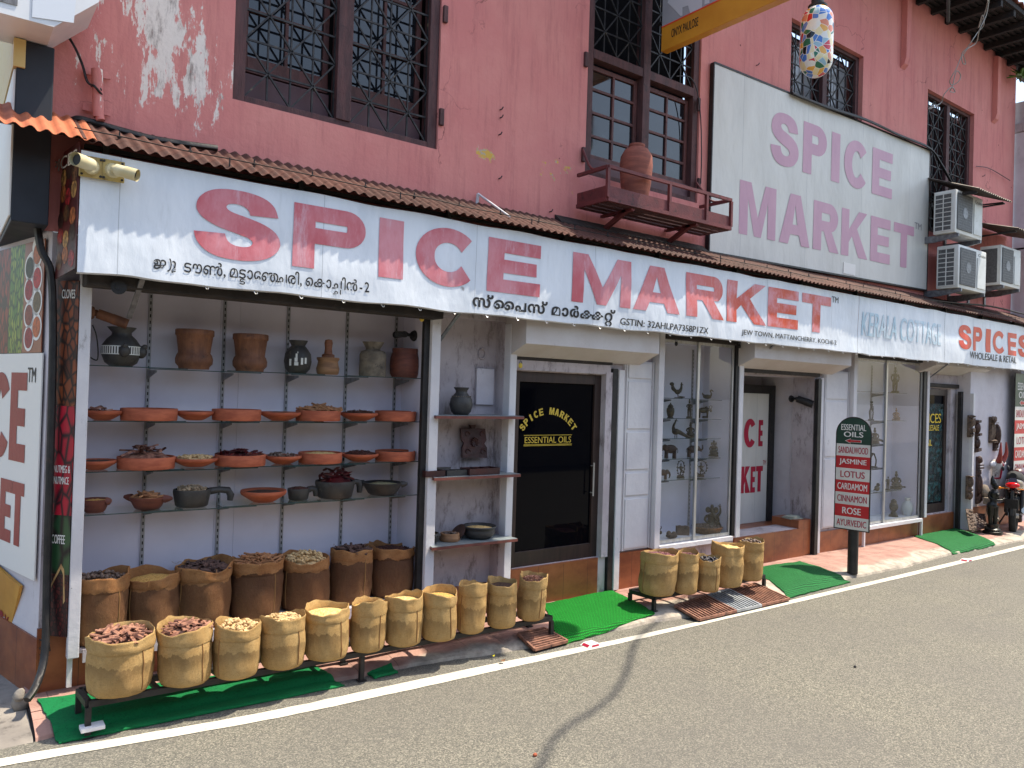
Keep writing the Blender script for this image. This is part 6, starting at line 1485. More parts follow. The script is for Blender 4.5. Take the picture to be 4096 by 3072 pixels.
# ------------------------------------------------------------------ glass showcases
def showcase(x0, x1, z0, z1, label, xm, shelves, rails, y0=5.44, y1=5.86):
    t = thing('glass_showcase', label, 'showcase', ((x0 + x1) / 2, y0, z0), 'glass showcases in the shopfront')
    bm = BM(); box(bm, x0, x1, y1, y1 + .02, z0, z1); part('back_panel', bm, MT['panel'], t)
    for xx in (x0 - .012, x1): bm = BM(); box(bm, xx, xx + .012, y0 + .04, y1, z0, z1); part('side_panel', bm, MT['panel'], t)
    bm = BM(); box(bm, x0, x1, y0 + .04, y1 - .001, z0 - .02, z0 + .012); part('floor_board', bm, MT['post'], t)
    bm = BM(); box(bm, x0, x1, y0 + .04, y1 - .001, z1, z1 + .02); part('top_panel', bm, MT['panel'], t)
    bm = BM(); box(bm, x0 - .01, x1 + .01, y0 - .05, y0 + .04, z0 - .055, z0 - .005, .004); part('sill', bm, MT['post'], t)
    for xa, xb, dy in ((x0, xm, .012), (xm - .035, x1, -.006)):
        bm = BM(); w_ = .022
        box(bm, xa, xa + w_ * 1.5, y0 + dy, y0 + dy + .016, z0, z1); box(bm, xb - w_, xb, y0 + dy, y0 + dy + .016, z0, z1)
        box(bm, xa + w_ * 1.5, xb - w_, y0 + dy + .001, y0 + dy + .016, z0, z0 + .035); box(bm, xa + w_ * 1.5, xb - w_, y0 + dy + .001, y0 + dy + .016, z1 - .03, z1)
        d = part('sliding_door', bm, MT['alu'], t)
        bm = BM(); quad(bm, [(xa + .03, y0 + dy + .008, z0 + .03), (xb - .02, y0 + dy + .008, z0 + .03), (xb - .02, y0 + dy + .008, z1 - .02), (xa + .03, y0 + dy + .008, z1 - .02)]); part('pane', bm, MT['glass'], d)
    for x in rails: slotted_rail(x, z0 + .05, z1 - .05, y1, t)
    for z, spans in shelves:
        for x in rails: bracket(x, z, y1, .24, t)
        for i, (a, b) in enumerate(spans): glass_panel(a, b, 5.56 + .004 * (i % 2), y1 - .02, z - .007 * (i % 2) + .003, t)
    return t
A1 = [1.985, 1.768, 1.552, 1.332, 1.107]
showcase(6.0, 7.18, .47, 2.60, 'left glass showcase of bronze animals and figures beside the first door', 6.60, [(z, [(6.005, 6.72), (6.62, 7.15)]) for z in A1], (6.36, 6.98))
bm = BM()
A2 = [2.155, 1.755, 1.425, 1.085, .745]
showcase(9.74, 11.60, .345, 2.60, 'right glass showcase with few bronze figures behind the essential oils post sign', 10.60, [(A2[0], [(9.75, 11.4)]), (A2[1], [(9.75, 11.4)]), (A2[2], [(9.75, 10.6)]), (A2[3], [(9.75, 10.5)]), (A2[4], [(9.75, 11.3)])], (10.1, 10.95))
bm = BM(); prism(bm, [(x, 5.40, .335) for x in ()] or [(10.0, 5.395, .29), (10.03, 5.395, .29), (10.03, 5.395, .07), (10.0, 5.395, .07)], (0, .03, 0)); part('showcase_leg', bm, MT['post'], bld)
bm = BM(); prism(bm, [(11.60, 5.395, .33), (11.63, 5.395, .33), (11.63, 5.395, .07), (11.60, 5.395, .07)], (0, .03, 0)); part('showcase_leg', bm, MT['post'], bld)
# small bronze figures: each a single casting built from joined masses
RV = Vector((right.x, right.y, 0)).normalized(); DV = Vector((0, 1, 0)); DV = Vector((-RV.y, RV.x, 0))
class Fig:                              # local axes: u across the picture, v up, w towards the wall; unit = the figure's height
    def __init__(s, name, label, cat, px, pb, pt, z, y=5.66, mat='bronze'):
        s.c = spot(px, z, y); depth = fwd.dot(s.c - CAM); s.h = (pb - pt) * depth / FPX; s.bm = BM(); s.n, s.l, s.k, s.m = name, label, cat, mat
    def p(s, u, v, w=0): return s.c + RV * (u * s.h) + DV * (w * s.h) + Vector((0, 0, v * s.h))
    def ball(s, u, v, ru, rv, rw=None, w=0, ang=0):
        R = Matrix((RV, DV, Vector((0, 0, 1)))).transposed() @ Matrix.Rotation(-ang, 3, 'Y'); ball(s.bm, s.p(u, v, w), Vector((ru, rw or ru, rv)) * s.h, 10, 8, R); return s
    def tube(s, pts, r):
        pts = [s.p(*q) for q in pts]; rr = [v * s.h for v in r] if hasattr(r, '__len__') else r * s.h
        if hasattr(rr, '__len__') and len(rr) == len(pts) and len(pts) > 2:
            sp = spline(pts, 3); R2 = [rr[min(int(i / 3), len(rr) - 1)] * (1 - (i % 3) / 3) + rr[min(int(i / 3) + 1, len(rr) - 1)] * ((i % 3) / 3) for i in range(len(sp))]; tube(s.bm, sp, R2, 8)
        else: tube(s.bm, pts, rr, 8)
        return s
    def base(s, r, h, rw=None): lathe(s.bm, [(0, 0), (r * s.h, 0), (r * s.h, h * s.h * .4), (r * .86 * s.h, h * s.h * .55), (r * .9 * s.h, h * s.h), (0, h * s.h)], s.c, 18); return s
    def done(s, group='bronze figures in the showcases'):
        return single(s.n, s.bm, MT[s.m], s.l, s.k, s.c, group, 50)
def person_fig(f, sit=False, arms='pray', crown=.1):
    if not sit:
        f.base(.16, .08); f.tube([(-.05, .08), (-.055, .28), (-.045, .48)], [.035, .045, .06]); f.tube([(.05, .08), (.055, .28), (.045, .48)], [.035, .045, .06])
        f.ball(0, .49, .10, .08, .08); f.tube([(0, .48), (0, .58), (0, .70), (0, .76)], [.09, .065, .095, .04]); f.ball(0, .84, .055, .068); f.ball(0, .90 + crown / 2, .04, crown * .7)
        if arms == 'hold': f.tube([(-.10, .72), (-.14, .60), (-.05, .55, -.12)], [.03, .028, .02]); f.tube([(.10, .72), (.14, .60), (.05, .55, -.12)], [.03, .028, .02]); f.ball(.02, .57, .06, .025, .06, -.15)
        else: f.tube([(-.10, .72), (-.15, .58), (-.10, .44)], [.03, .026, .02]); f.tube([(.10, .72), (.15, .58), (.12, .44)], [.03, .026, .02])
    else:
        f.base(.30, .12); f.ball(0, .24, .26, .11, .20); f.tube([(0, .25), (0, .42), (0, .60), (0, .66)], [.17, .13, .16, .06]); f.ball(0, .76, .085, .10); f.ball(0, .88, .06, .10)
        f.tube([(-.16, .58), (-.24, .42), (-.10, .30, -.1)], [.05, .045, .035]); f.tube([(.16, .58), (.24, .42), (.10, .30, -.1)], [.05, .045, .035]); f.tube([(-.22, .20, -.1), (0, .17, -.16), (.22, .2, -.1)], [.07, .06, .07])
    return f
def elephant(f, trunk_up=False, face=-1):
    s = face
    f.ball(-.05 * s * 0, .62, .44, .30, .28); f.ball(.40 * s, .70, .20, .23, .2)
    for u, w in ((-.28, -.14), (-.28, .14), (.26, -.14), (.26, .14)): f.tube([(u, .5, w), (u * 1.02, .25, w), (u, 0, w)], [.12, .10, .115])
    if trunk_up: f.tube([(.52 * s, .70), (.68 * s, .58), (.80 * s, .72), (.78 * s, .98)], [.10, .08, .06, .04])
    else: f.tube([(.54 * s, .72), (.66 * s, .5), (.66 * s, .25), (.58 * s, .12)], [.11, .09, .06, .045])
    f.ball(.34 * s, .70, .13, .2, .03, -.2); f.tube([(-.44 * s, .7), (-.5 * s, .5), (-.48 * s, .35)], .02); f.tube([(.5 * s, .56, -.1), (.66 * s, .46, -.14), (.72 * s, .52, -.14)], [.03, .02, .008])
    return f
def ring_dancer(f, ru, rv):
    f.base(.22, .14); n = 22
    f.tube([(ru * sin(2 * pi * i / n + .2), .55 - rv * cos(2 * pi * i / n + .2)) for i in range(n)], .022)
    for i in range(16):
        a = 2 * pi * i / 16 + .3
        if abs(sin(a)) + (cos(a) > -.8) > .9: f.ball(ru * 1.12 * sin(a), .55 - rv * 1.1 * cos(a), .035, .045)
    f.tube([(.02, .14), (-.03, .26), (.03, .38), (0, .48)], [.03, .035, .05, .06]); f.tube([(.0, .46), (.1, .40), (.16, .33), (.05, .30)], [.05, .04, .03, .02]); f.tube([(0, .46), (0, .62), (0, .68)], [.055, .07, .03]); f.ball(0, .73, .04, .05); f.ball(0, .79, .03, .04)
    for s in (-1, 1): f.tube([(.06 * s, .63), (.15 * s, .58), (.2 * s, .68)], [.025, .02, .012]); f.tube([(.06 * s, .61), (.12 * s, .52), (-.04 * s, .50, -.1)], [.025, .02, .012])
    return f
g8 = lambda u, v: (2500 + u * .7535, 1250 + v * .7535)
def F(name, label, cat, u, vb, vt, z, **k):
    px, pb = g8(u, vb); _, pt = g8(u, vt); return Fig(name, label, cat, px, pb, pt, z, **k)
zA = [z + .004 for z in A1]
f = F('rooster_figure', 'bronze rooster with a fanned tail on the top showcase shelf', 'figurine', 278, 444, 362, zA[0]); f.base(.22, .05).tube([(.05, .05), (.02, .25)], .03).ball(0, .40, .20, .16, .13).tube([(.12, .42), (.22, .62), (.24, .84)], [.13, .09, .06]).ball(.24, .88, .08, .07).tube([(.30, .88), (.38, .85)], [.03, .006]).ball(.24, .98, .06, .045, .02).tube([(-.12, .45), (-.30, .62), (-.34, .84)], [.10, .13, .08]).ball(-.38, .90, .15, .12, .06).tube([(.12, .05), (.48, .08)], [.10, .03]); f.done()
f = F('swan_figure', 'patterned bronze swan at the right of the top showcase shelf', 'figurine', 437, 448, 398, zA[0]); f.ball(-.02, .24, .46, .24, .28).tube([(-.3, .30), (-.5, .5), (-.56, .66)], [.16, .08, .02]).tube([(.28, .28), (.42, .55), (.30, .84), (.42, .96), (.54, .84)], [.13, .08, .07, .07, .06]).tube([(.54, .86), (.66, .78)], [.05, .015]); f.done()
f = F('lidded_urn', 'small bronze lidded urn at the left of the second showcase shelf', 'urn', 243, 558, 476, zA[1]); lathe(f.bm, [(0, 0), (.22 * f.h, 0), (.16 * f.h, .08 * f.h), (.2 * f.h, .14 * f.h), (.26 * f.h, .4 * f.h), (.25 * f.h, .6 * f.h), (.17 * f.h, .68 * f.h), (.2 * f.h, .72 * f.h), (.13 * f.h, .84 * f.h), (.04 * f.h, .9 * f.h), (.05 * f.h, .96 * f.h), (0, f.h)], f.c, 20); f.done()
f = F('lamp_bearer', 'slim standing bronze lady holding a lamp on the second showcase shelf', 'figurine', 343, 558, 458, zA[1]); person_fig(f, arms='hold'); f.done()
f = F('bull_figure', 'humped bronze bull with curled horns on the second showcase shelf', 'figurine', 425, 556, 488, zA[1]); f.base(.2, .16).ball(-.1, .60, .42, .22, .2).ball(.12, .8, .14, .12)
for u, w in ((-.42, -.1), (-.36, .1), (.18, -.1), (.24, .1)): f.tube([(u, .5, w), (u, .25, w), (u, 0, w)], [.1, .06, .055])
f.tube([(.25, .66), (.42, .66), (.52, .5)], [.16, .12, .07]).tube([(.40, .74), (.36, .92), (.46, 1.0)], [.035, .03, .015]).tube([(.48, .74), (.56, .9), (.46, 1.0)], [.035, .03, .015]); f.done()
f = F('peacock_figure', 'long necked bronze peacock with a trailing tail on the third showcase shelf', 'figurine', 275, 667, 568, zA[2]); f.tube([(-.05, 0), (-.04, .2)], .02).tube([(.06, 0), (.05, .2)], .02).ball(0, .32, .22, .17, .15).tube([(-.10, .38), (-.14, .6), (-.04, .84), (-.03, .90)], [.12, .07, .045, .05]).ball(-.02, .92, .06, .045).tube([(.02, .92), (.12, .88)], [.025, .006]).tube([(.0, .94), (.03, 1.02)], [.01, .03]).tube([(.14, .32), (.45, .16), (.75, .03)], [.13, .09, .06]); f.done()
f = F('seated_figure', 'seated bronze figure half behind the showcase door frame, third shelf', 'figurine', 352, 664, 580, zA[2]); person_fig(f, True); f.done()
f = F('elephant_figure', 'larger dark elephant with lowered trunk on the fourth showcase shelf', 'figurine', 250, 783, 706, zA[3], mat='wood_dark'); elephant(f, False, -1); f.done()
f = F('elephant_figure', 'smaller dark elephant with raised trunk on the fourth showcase shelf', 'figurine', 366, 779, 712, zA[3], mat='wood_dark'); elephant(f, True, 1); f.done()
f = F('elephant_headed_figure', 'small seated elephant headed bronze at the right of the fourth showcase shelf', 'figurine', 478, 774, 686, zA[3]); person_fig(f, True); f.tube([(0, .74, -.08), (.04, .6, -.16), (.0, .48, -.16)], [.06, .045, .03]).ball(-.12, .76, .07, .09, .03).ball(.12, .76, .07, .09, .03).tube([(.22, .5), (.30, .66), (.28, .76)], [.04, .035, .05]); f.done()
f = F('elephant_figure', 'smallest elephant, at the left end of the lowest glass showcase shelf', 'figurine', 212, 894, 838, zA[4], mat='wood_dark'); elephant(f, False, 1); f.done()
f = F('ring_dancer', 'bronze dancer in a narrow oval flame ring on the lowest showcase shelf', 'figurine', 307, 891, 796, zA[4]); ring_dancer(f, .19, .42); f.done()
f = F('ring_dancer', 'bronze dancer in a round flame ring on the lowest showcase shelf', 'figurine', 413, 883, 792, zA[4]); ring_dancer(f, .34, .40); f.done()
f = F('elephant_headed_figure', 'large elephant headed bronze with a trident on the showcase floor', 'figurine', 478, 1188, 1038, .482, y=5.62); person_fig(f, True); f.tube([(0, .74, -.08), (.05, .58, -.18), (.14, .42, -.16)], [.07, .05, .03]).ball(-.14, .78, .09, .11, .03).ball(.14, .78, .09, .11, .03).tube([(.20, .56), (.30, .72), (.28, .92)], [.05, .04, .02]).tube([(.22, .94), (.28, .88), (.34, .94)], .012).tube([(.28, .88), (.28, 1.0)], .012).tube([(.22, .34), (.36, .18), (.44, .10)], [.06, .04, .02]); f.done()
f = F('carved_block', 'small carved reddish block at the left of the showcase floor', 'carving', 268, 1228, 1186, .482, y=5.56, mat='wood_grey'); f.ball(0, .35, .75, .35, .4).ball(-.35, .6, .32, .4, .3).ball(.3, .55, .35, .38, .3); f.done()
f = F('carved_block', 'square carved block behind the small one on the showcase floor', 'carving', 325, 1214, 1164, .482, y=5.66, mat='wood_grey'); obox(f.bm, f.p(0, .45), RV, DV, (0, 0, 1), f.h * 1.3, f.h * .8, f.h * .9); f.ball(-.3, .85, .28, .15, .25).ball(.3, .85, .28, .15, .25); f.done()
f = F('prancing_figure', 'small prancing bronze in the left bottom corner of the showcase', 'figurine', 194, 1230, 1152, .482, y=5.56); person_fig(f, False); f.ball(.18, .55, .12, .14, .1).tube([(.1, .7), (.24, .86), (.2, .98)], [.04, .03, .03]); f.done()
c = spot(2500 + 455 * .7535, .482, 5.60); t1 = thing('woven_basket', 'wide woven basket of dark nuts on the floor of the left showcase', 'basket', c); bm = BM(); lathe(bm, [(0, 0), (.13, 0), (.165, .06), (.175, .075), (.165, .08), (.15, .06), (0, .05)], c, 28); part('basket', bm, M('wicker', rgb(130, 92, 58), rgb(96, 64, 42), 50, .8, bump=.8, bscale=90), t1, 50); spice_fill(t1, 'nut', c + Vector((0, 0, .06)), .15, .02, rnd, 50)
g3 = lambda u, v: (3300 + u * .7236, 1150 + v * .7236)
def F2(name, label, cat, u, vb, vt, z, **k):
    px, pb = g3(u, vb); _, pt = g3(u, vt); return Fig(name, label, cat, px, pb, pt, z, **k)
zB = [z + .004 for z in A2]
f = F2('standing_figure', 'tall dark standing figure on the top shelf of the right showcase', 'figurine', 385, 575, 432, zB[0]); person_fig(f); f.done()
f = F2('couple_figure', 'slender entwined pair of dark figures in the right showcase', 'figurine', 258, 734, 626, zB[1], mat='bronze_dark'); f.base(.15, .05)
for s in (-1, 1): f.tube([(.06 * s, .05), (.09 * s, .4), (.03 * s, .62), (.04 * s, .84)], [.03, .035, .04, .03]).ball(.03 * s, .92, .045, .06)
f.tube([(-.06, .78), (.1, .7), (.1, .5)], .02); f.done()
f = F2('seated_figure', 'small golden brown meditating figure in the right showcase', 'figurine', 396, 735, 664, zB[1], mat='light_wood'); person_fig(f, True); f.done()
f = F2('seated_figure', 'dark reclining seated figure left of the door frame in the right showcase', 'figurine', 280, 866, 776, zB[2]); person_fig(f, True); f.tube([(.15, .25), (.4, .2), (.55, .12)], [.09, .07, .05]); f.done()
f = F2('arched_figure', 'pair of dark figures bent into an arch in the right showcase', 'figurine', 275, 1001, 920, zB[3], mat='bronze_dark'); f.base(.3, .08).tube([(-.16, .08), (-.2, .5), (-.05, .9), (.02, .94)], [.05, .05, .05, .04]).tube([(.16, .08), (.2, .5), (.05, .9), (-.02, .94)], [.05, .05, .05, .04]).ball(-.05, .93, .07, .07).ball(.06, .90, .06, .07); f.done()
f = F2('child_figure', 'small bronze child figure with a round base in the right showcase', 'figurine', 360, 1112, 1030, zB[4], y=5.64); person_fig(f, False, 'hold', .02); f.done()
f = F2('seated_figure', 'cone crowned seated bronze on the lowest shelf of the right showcase', 'figurine', 405, 1130, 1028, zB[4], y=5.66); person_fig(f, True); f.tube([(-.3, .12), (.5, .12)], .05); f.done()
f = F2('crouching_figure', 'small crouching dark animal on the lowest shelf left in the right showcase', 'figurine', 300, 1140, 1090, zB[4], y=5.62); f.ball(0, .35, .3, .33, .25).ball(.12, .75, .2, .2).tube([(-.2, .3), (-.35, .1)], .08); f.done()
f = F2('bust_figure', 'dark carved head standing on the floor of the right showcase', 'bust', 395, 1258, 1162, .357, y=5.62); f.base(.26, .12).tube([(0, .1), (0, .3)], [.2, .13]).ball(0, .58, .24, .30, .25).ball(0, .86, .16, .16).ball(0, .55, .05, .08, .05, -.25); f.done()
f = F2('painted_vase', 'white vase with dark flowers at the right of the right showcase floor', 'vase', 470, 1245, 1148, .357, y=5.60, mat='rim_white'); lathe(f.bm, [(0, 0), (.2 * f.h, 0), (.32 * f.h, .3 * f.h), (.28 * f.h, .62 * f.h), (.12 * f.h, .8 * f.h), (.16 * f.h, f.h), (.1 * f.h, f.h), (0, .8 * f.h)], f.c, 20); f.done(None) if False else f.done('')

# ------------------------------------------------------------------ essential oils signs
def oil_sign(quadfn, label, loc, post=None, seen=7):
    t = thing('oil_sign', label, 'sign', loc)
    return t
rowsx = ['SANDALWOOD', 'JASMINE', 'LOTUS', 'CARDAMOM', 'CINNAMON', 'ROSE', 'AYURVEDIC']
MT['sign_green'] = M('sign_green', rgb(22, 66, 52), rgb(18, 56, 44), 3, .4); MT['sign_red'] = M('sign_red', rgb(192, 32, 40), rgb(178, 28, 36), 3, .4)
MT['sign_white'] = M('sign_white', rgb(216, 214, 208), rgb(204, 202, 196), 3, .45)
def oils(name, label, base, ux, n, W, ztop, zhead, zbot, thick=.012, arch=True, edge='metal_dark'):
    # base: middle of the foot; ux: unit vector along the board to its reading right; n: unit normal towards the reader
    t = thing(name, label, 'sign', base); ux, n = Vector(ux), Vector(n); c = Vector((base[0], base[1], 0)); Pt = lambda u, z, o=0: c + ux * u + n * o + Vector((0, 0, z))
    top = [Pt(W / 2 * cos(a), ztop - W / 2 + W / 2 * sin(a)) for a in [pi * i / 20 for i in range(21)]] if arch else [Pt(W / 2, ztop), Pt(-W / 2, ztop)]
    bm = BM(); prism(bm, [Pt(-W / 2, zbot), Pt(W / 2, zbot)] + top, n * -thick); part('board', bm, MT[edge], t)
    i_ = W / 2 - .012
    bm = BM(); tp = [Pt(i_ * cos(a), ztop - W / 2 + i_ * sin(a), .002) for a in [pi * i / 20 for i in range(21)]] if arch else [Pt(i_, ztop - .01, .002), Pt(-i_, ztop - .01, .002)]
    quad(bm, [Pt(-i_, zhead, .002), Pt(i_, zhead, .002)] + tp); part('green_head', bm, MT['sign_green'], t)
    rows_ = len(rowsx); dz = (zhead - zbot - .012) / rows_
    for k, wd in enumerate(rowsx):
        za, zb_ = zhead - dz * k, zhead - dz * (k + 1); rd_ = k % 2
        bm = BM(); quad(bm, [Pt(-i_, zb_, .002), Pt(i_, zb_, .002), Pt(i_, za, .002), Pt(-i_, za, .002)]); b = part('name_strip', bm, MT['sign_red' if rd_ else 'sign_white'], t)
        w_ = {5: .86, 4: .66, 7: .92}.get(len(wd), 1.0) * (.88 if wd not in ('LOTUS', 'ROSE') else .84) * i_
        bm = BM(); h_ = dz * (.27 if wd not in ('ROSE', 'LOTUS') else .27); zm = (za + zb_) / 2
        write(bm, wd, [Pt(-w_, zm + h_, .0045), Pt(w_, zm + h_, .0045), Pt(w_, zm - h_, .0045), Pt(-w_, zm - h_, .0045)], .018); part('lettering', bm, MT['white_ink' if rd_ else 'crimson'], b)
    hh = ztop - zhead; bm = BM()
    write(bm, 'ESSENTIAL', [Pt(-i_ * .74, zhead + hh * .72, .0045), Pt(i_ * .74, zhead + hh * .72, .0045), Pt(i_ * .74, zhead + hh * .50, .0045), Pt(-i_ * .74, zhead + hh * .50, .0045)], .018)
    write(bm, 'OILS', [Pt(-i_ * .58, zhead + hh * .45, .0045), Pt(i_ * .58, zhead + hh * .45, .0045), Pt(i_ * .58, zhead + hh * .26, .0045), Pt(-i_ * .58, zhead + hh * .26, .0045)], .018)
    part('head_lettering', bm, MT['white_ink'], t)
    for s, o, m_ in ((1.25, .004, 'white_ink'), (1, .006, 'sign_red')):
        z = zhead + hh * .115; a_ = W * .21; k = hh * .035 * s; bm = BM()
        quad(bm, [Pt(-a_ * (s if s == 1 else 1.12), z, o), Pt(-a_ * .35, z - k * 2.1, o), Pt(-a_ * .35, z - k, o), Pt(a_ * (s if s == 1 else 1.08), z - k, o), Pt(a_ * (s if s == 1 else 1.08), z + k, o), Pt(-a_ * .35, z + k, o), Pt(-a_ * .35, z + k * 2.1, o)]); part('arrow', bm, MT[m_], t)
    return t
cb = P(3400, 2290, z=.06); n = Vector((-1, -.14, 0)).normalized(); ux = Vector((-n.y, n.x, 0))
dep = fwd.dot(cb - CAM); W_ = 124 * dep / FPX / .88; ztp, zhd, zbt = zat(cb, 1668, 3440), zat(cb, 1778, 3430), zat(cb, 2122, 3410)
og = oils('post_sign', 'round topped post sign listing essential oils at the road edge', cb, ux, n, W_, ztp, zhd, zbt)
bm = BM(); rr = 20 * dep / FPX; tube(bm, [cb + Vector((0, 0, -.02)) - n * (rr + .0122), cb + Vector((0, 0, zbt + .25)) - n * (rr + .0122)], rr, 18); part('post', bm, MT['metal_dark'], og, 50)
q = P(4050, 1900, y=5.2); oils('wall_banner', 'flat topped essential oils list board beyond the carvings at the right edge', (q.x + .30, 5.18, 1.2), (1, 0, 0), (0, -1, 0), .66, zat((q.x, 5.2), 1492, 4050), zat((q.x, 5.2), 1626, 4050), zat((q.x, 5.2), 2010, 4050), .012, False, 'metal_dark')

# ------------------------------------------------------------------ the wall of carvings at the right end
YE = 5.30
g9 = lambda u, v: (3800 + u * .4821, 1450 + v * .4821)
def carved(label, u, vt, vb, w, kind='column', mat='wood_grey', name='wood_carving', y=YE - .012, group='carvings hung on the end wall'):
    px, pt = g9(u, vt); _, pb = g9(u, vb); a, b = P(px, pt, y=y), P(px, pb, y=y); h = a.z - b.z; dep = fwd.dot(a - CAM); wd = w * .4821 * dep / FPX / .80; c = Vector(((a.x + b.x) / 2, y, b.z))
    bm = BM(); box(bm, c.x - wd * .5, c.x + wd * .5, y - .02, y + .01, b.z, a.z, .004); rd = random.Random(int(u + vt))
    n = max(4, int(h / .10)); cuts = sorted(rd.uniform(.02, .98) for _ in range(n)); cuts = [0] + cuts + [1]
    for k, (ca, cb_) in enumerate(zip(cuts, cuts[1:])):
        za, zb_ = b.z + h * ca, b.z + h * cb_; w2 = wd * rd.uniform(.34, .54); pr = rd.uniform(.035, .085)
        if cb_ - ca < .03: continue
        if kind == 'figure' or k % 3 == 1:
            ball(bm, (c.x + wd * rd.uniform(-.1, .1), y - .03, (za + zb_) / 2), (w2 * .75, pr * .9, (zb_ - za) * .62), 10, 8)
            for s_ in (-1, 1): ball(bm, (c.x + s_ * wd * .34, y - .03, (za + zb_) / 2 + rd.uniform(-.02, .02)), (wd * .14, .03, (zb_ - za) * .4), 8, 6)
        else:
            prism(bm, [(c.x - w2, y - .0201, za + .004), (c.x + w2, y - .0201, za + .004), (c.x + w2 * .9, y - pr, za + (zb_ - za) * .35), (c.x - w2 * .9, y - pr, za + (zb_ - za) * .35)], (0, .001, (zb_ - za) * .6))
    return single(name, bm, MT[mat], label, 'carving', c, group, 50)
carved('small painted bracket carving with a blue recess, upper left on the end wall', 160, 437, 620, 48)
carved('tall dark bracket carving just right of the painted one', 212, 475, 745, 46, mat='wood_dark')
carved('big blocky weathered bracket carving, topmost on the end wall', 343, 450, 665, 70)
carved('narrow dark carving peeping out behind the big blocky bracket', 372, 525, 732, 48, mat='wood_dark', y=YE - .01)
carved('long thin pillar carving in the middle of the end wall', 227, 780, 1172, 40, mat='wood_dark')
carved('pale many armed figure carving low on the end wall by the door', 148, 940, 1130, 56, 'figure')
# bull mask
px, pt = g9(395, 805); _, pb = g9(395, 1000); a, b = P(px, pt, y=YE - .06), P(px, pb, y=YE - .06); h = a.z - b.z
c = Vector((a.x, YE - .02, b.z)); bmk = thing('bull_mask', 'white painted wooden bull mask with red horns on the end wall', 'mask', c)
bm = BM(); prof = [(.03, 0), (.36, .0), (.40, .12), (.34, .3), (.42, .55), (.62, .78), (.56, .93), (.3, 1.0)]
rings = []
for w_, v in prof:
    ring = []
    for k in range(13):
        a_ = pi * k / 12; ring.append(bm.verts.new(c + Vector((-w_ * h * .62 * cos(a_), -w_ * h * .52 * sin(a_), v * h))))
    rings.append(ring)
for A, B in zip(rings, rings[1:]):
    for k in range(12): bm.faces.new((A[k], A[k + 1], B[k + 1], B[k]))
part('face', bm, M('white_painted_wood', rgb(204, 198, 192), rgb(168, 158, 150), 6, .6, dirt=rgb(96, 80, 70), dscale=9), bmk, 60)
for s in (-1, 1):
    bm = BM(); tube(bm, spline([c + Vector((s * .17 * h, -.08, .92 * h)), c + Vector((s * .30 * h, -.12, 1.25 * h)), c + Vector((s * .26 * h, -.12, 1.75 * h))], 5), [.05 - .0042 * i for i in range(11)], 10); part('horn', bm, M('red_horn', rgb(150, 56, 44), rgb(120, 40, 34), 6, .5), bmk, 60)
    bm = BM(); ball(bm, c + Vector((s * .5 * h, -.05, .82 * h)), (.09, .03, .05), 8, 6); part('ear', bm, MT['post'], bmk, 60)
    bm = BM(); ball(bm, c + Vector((s * .26 * h, -.16, .66 * h)), (.03, .02, .04), 8, 6); part('eye', bm, MT['black_ink'], bmk, 60)
bm = BM()
for k in range(12):
    pass
tube(bm, [c + Vector((-.40 * .62 * h * cos(pi * k / 12) * 1.02, -.40 * .52 * h * sin(pi * k / 12) * 1.03, .22 * h)) for k in range(13)], .012, 6); tube(bm, [c + Vector((0, -.22 * h, .22 * h)), c + Vector((0, -.27 * h, .55 * h)), c + Vector((0, -.33 * h, .8 * h)), c + Vector((0, -.2 * h, .98 * h))], .014, 6); part('harness', bm, MT['crimson'], bmk, 60)
# leaning carved panels
def lean_panel(label, us, rot, mat):
    pts = []
    for u, v, o in us: px, py = g9(u, v); pts.append(P(px, py, y=YE - o))
    t = sum(pts, Vector()) / 4; bm = BM(); n = Vector((-.5, -.84, .2)).normalized(); prism(bm, pts, n * .03); rd = random.Random(rot)
    A, B, C_, D = pts
    for i in range(4):
        for j in range(6):
            p = (A.lerp(B, (i + .5) / 4)).lerp(D.lerp(C_, (i + .5) / 4), (j + .5) / 6); ball(bm, p + n * .035, rd.uniform(.02, .04), 8, 6)
    for p, q in ((A, B), (B, C_), (C_, D), (D, A)): bar(bm, p + n * .03, q + n * .03, .03, .03)
    return single('relief_carving', bm, MT[mat], label, 'carving', (t.x, t.y, pts[2].z), 'carved panels leaning on the end wall', 50)
lean_panel('narrow gilded carved panel leaning at the foot of the end wall', [(128, 1222, .05), (160, 1225, .05), (200, 1385, .28), (158, 1398, .28)], 1, 'wood_grey')
lean_panel('wide dark carved panel behind the narrow gilded one', [(190, 1262, .04), (270, 1262, .04), (285, 1370, .2), (205, 1378, .2)], 2, 'wood_dark')
# weathered plough like timber
pts = [P(*g9(285, 1030), y=YE - .06), P(*g9(292, 1075), y=YE - .1), P(*g9(330, 1150), y=YE - .15), P(*g9(370, 1240), y=YE - .25), P(*g9(393, 1310), y=YE - .35)]
bm = BM(); tube(bm, spline(pts, 5), [.05, .06, .065, .07, .07, .07, .07, .065, .06, .06, .055, .055, .05, .05, .045, .045, .04, .035, .035, .03, .028], 8); box(bm, *(lambda q: (q.x - .1, q.x + .12, q.y - .06, q.y + .04, q.z - .06, q.z + .04))(P(*g9(318, 1140), y=YE - .16)), .01)
tube(bm, spline([P(*g9(352, 1130), y=YE - .14), P(*g9(342, 1090), y=YE - .12), P(*g9(370, 1060), y=YE - .1), P(*g9(392, 1020), y=YE - .06)], 4), .018, 6)
single('wooden_plough', bm, M('bleached_timber', rgb(146, 132, 116), rgb(110, 98, 86), 6, .8, bump=.5), 'bleached wooden plough leaning on the end wall beside the statue', 'plough', pts[-1], smooth=50)
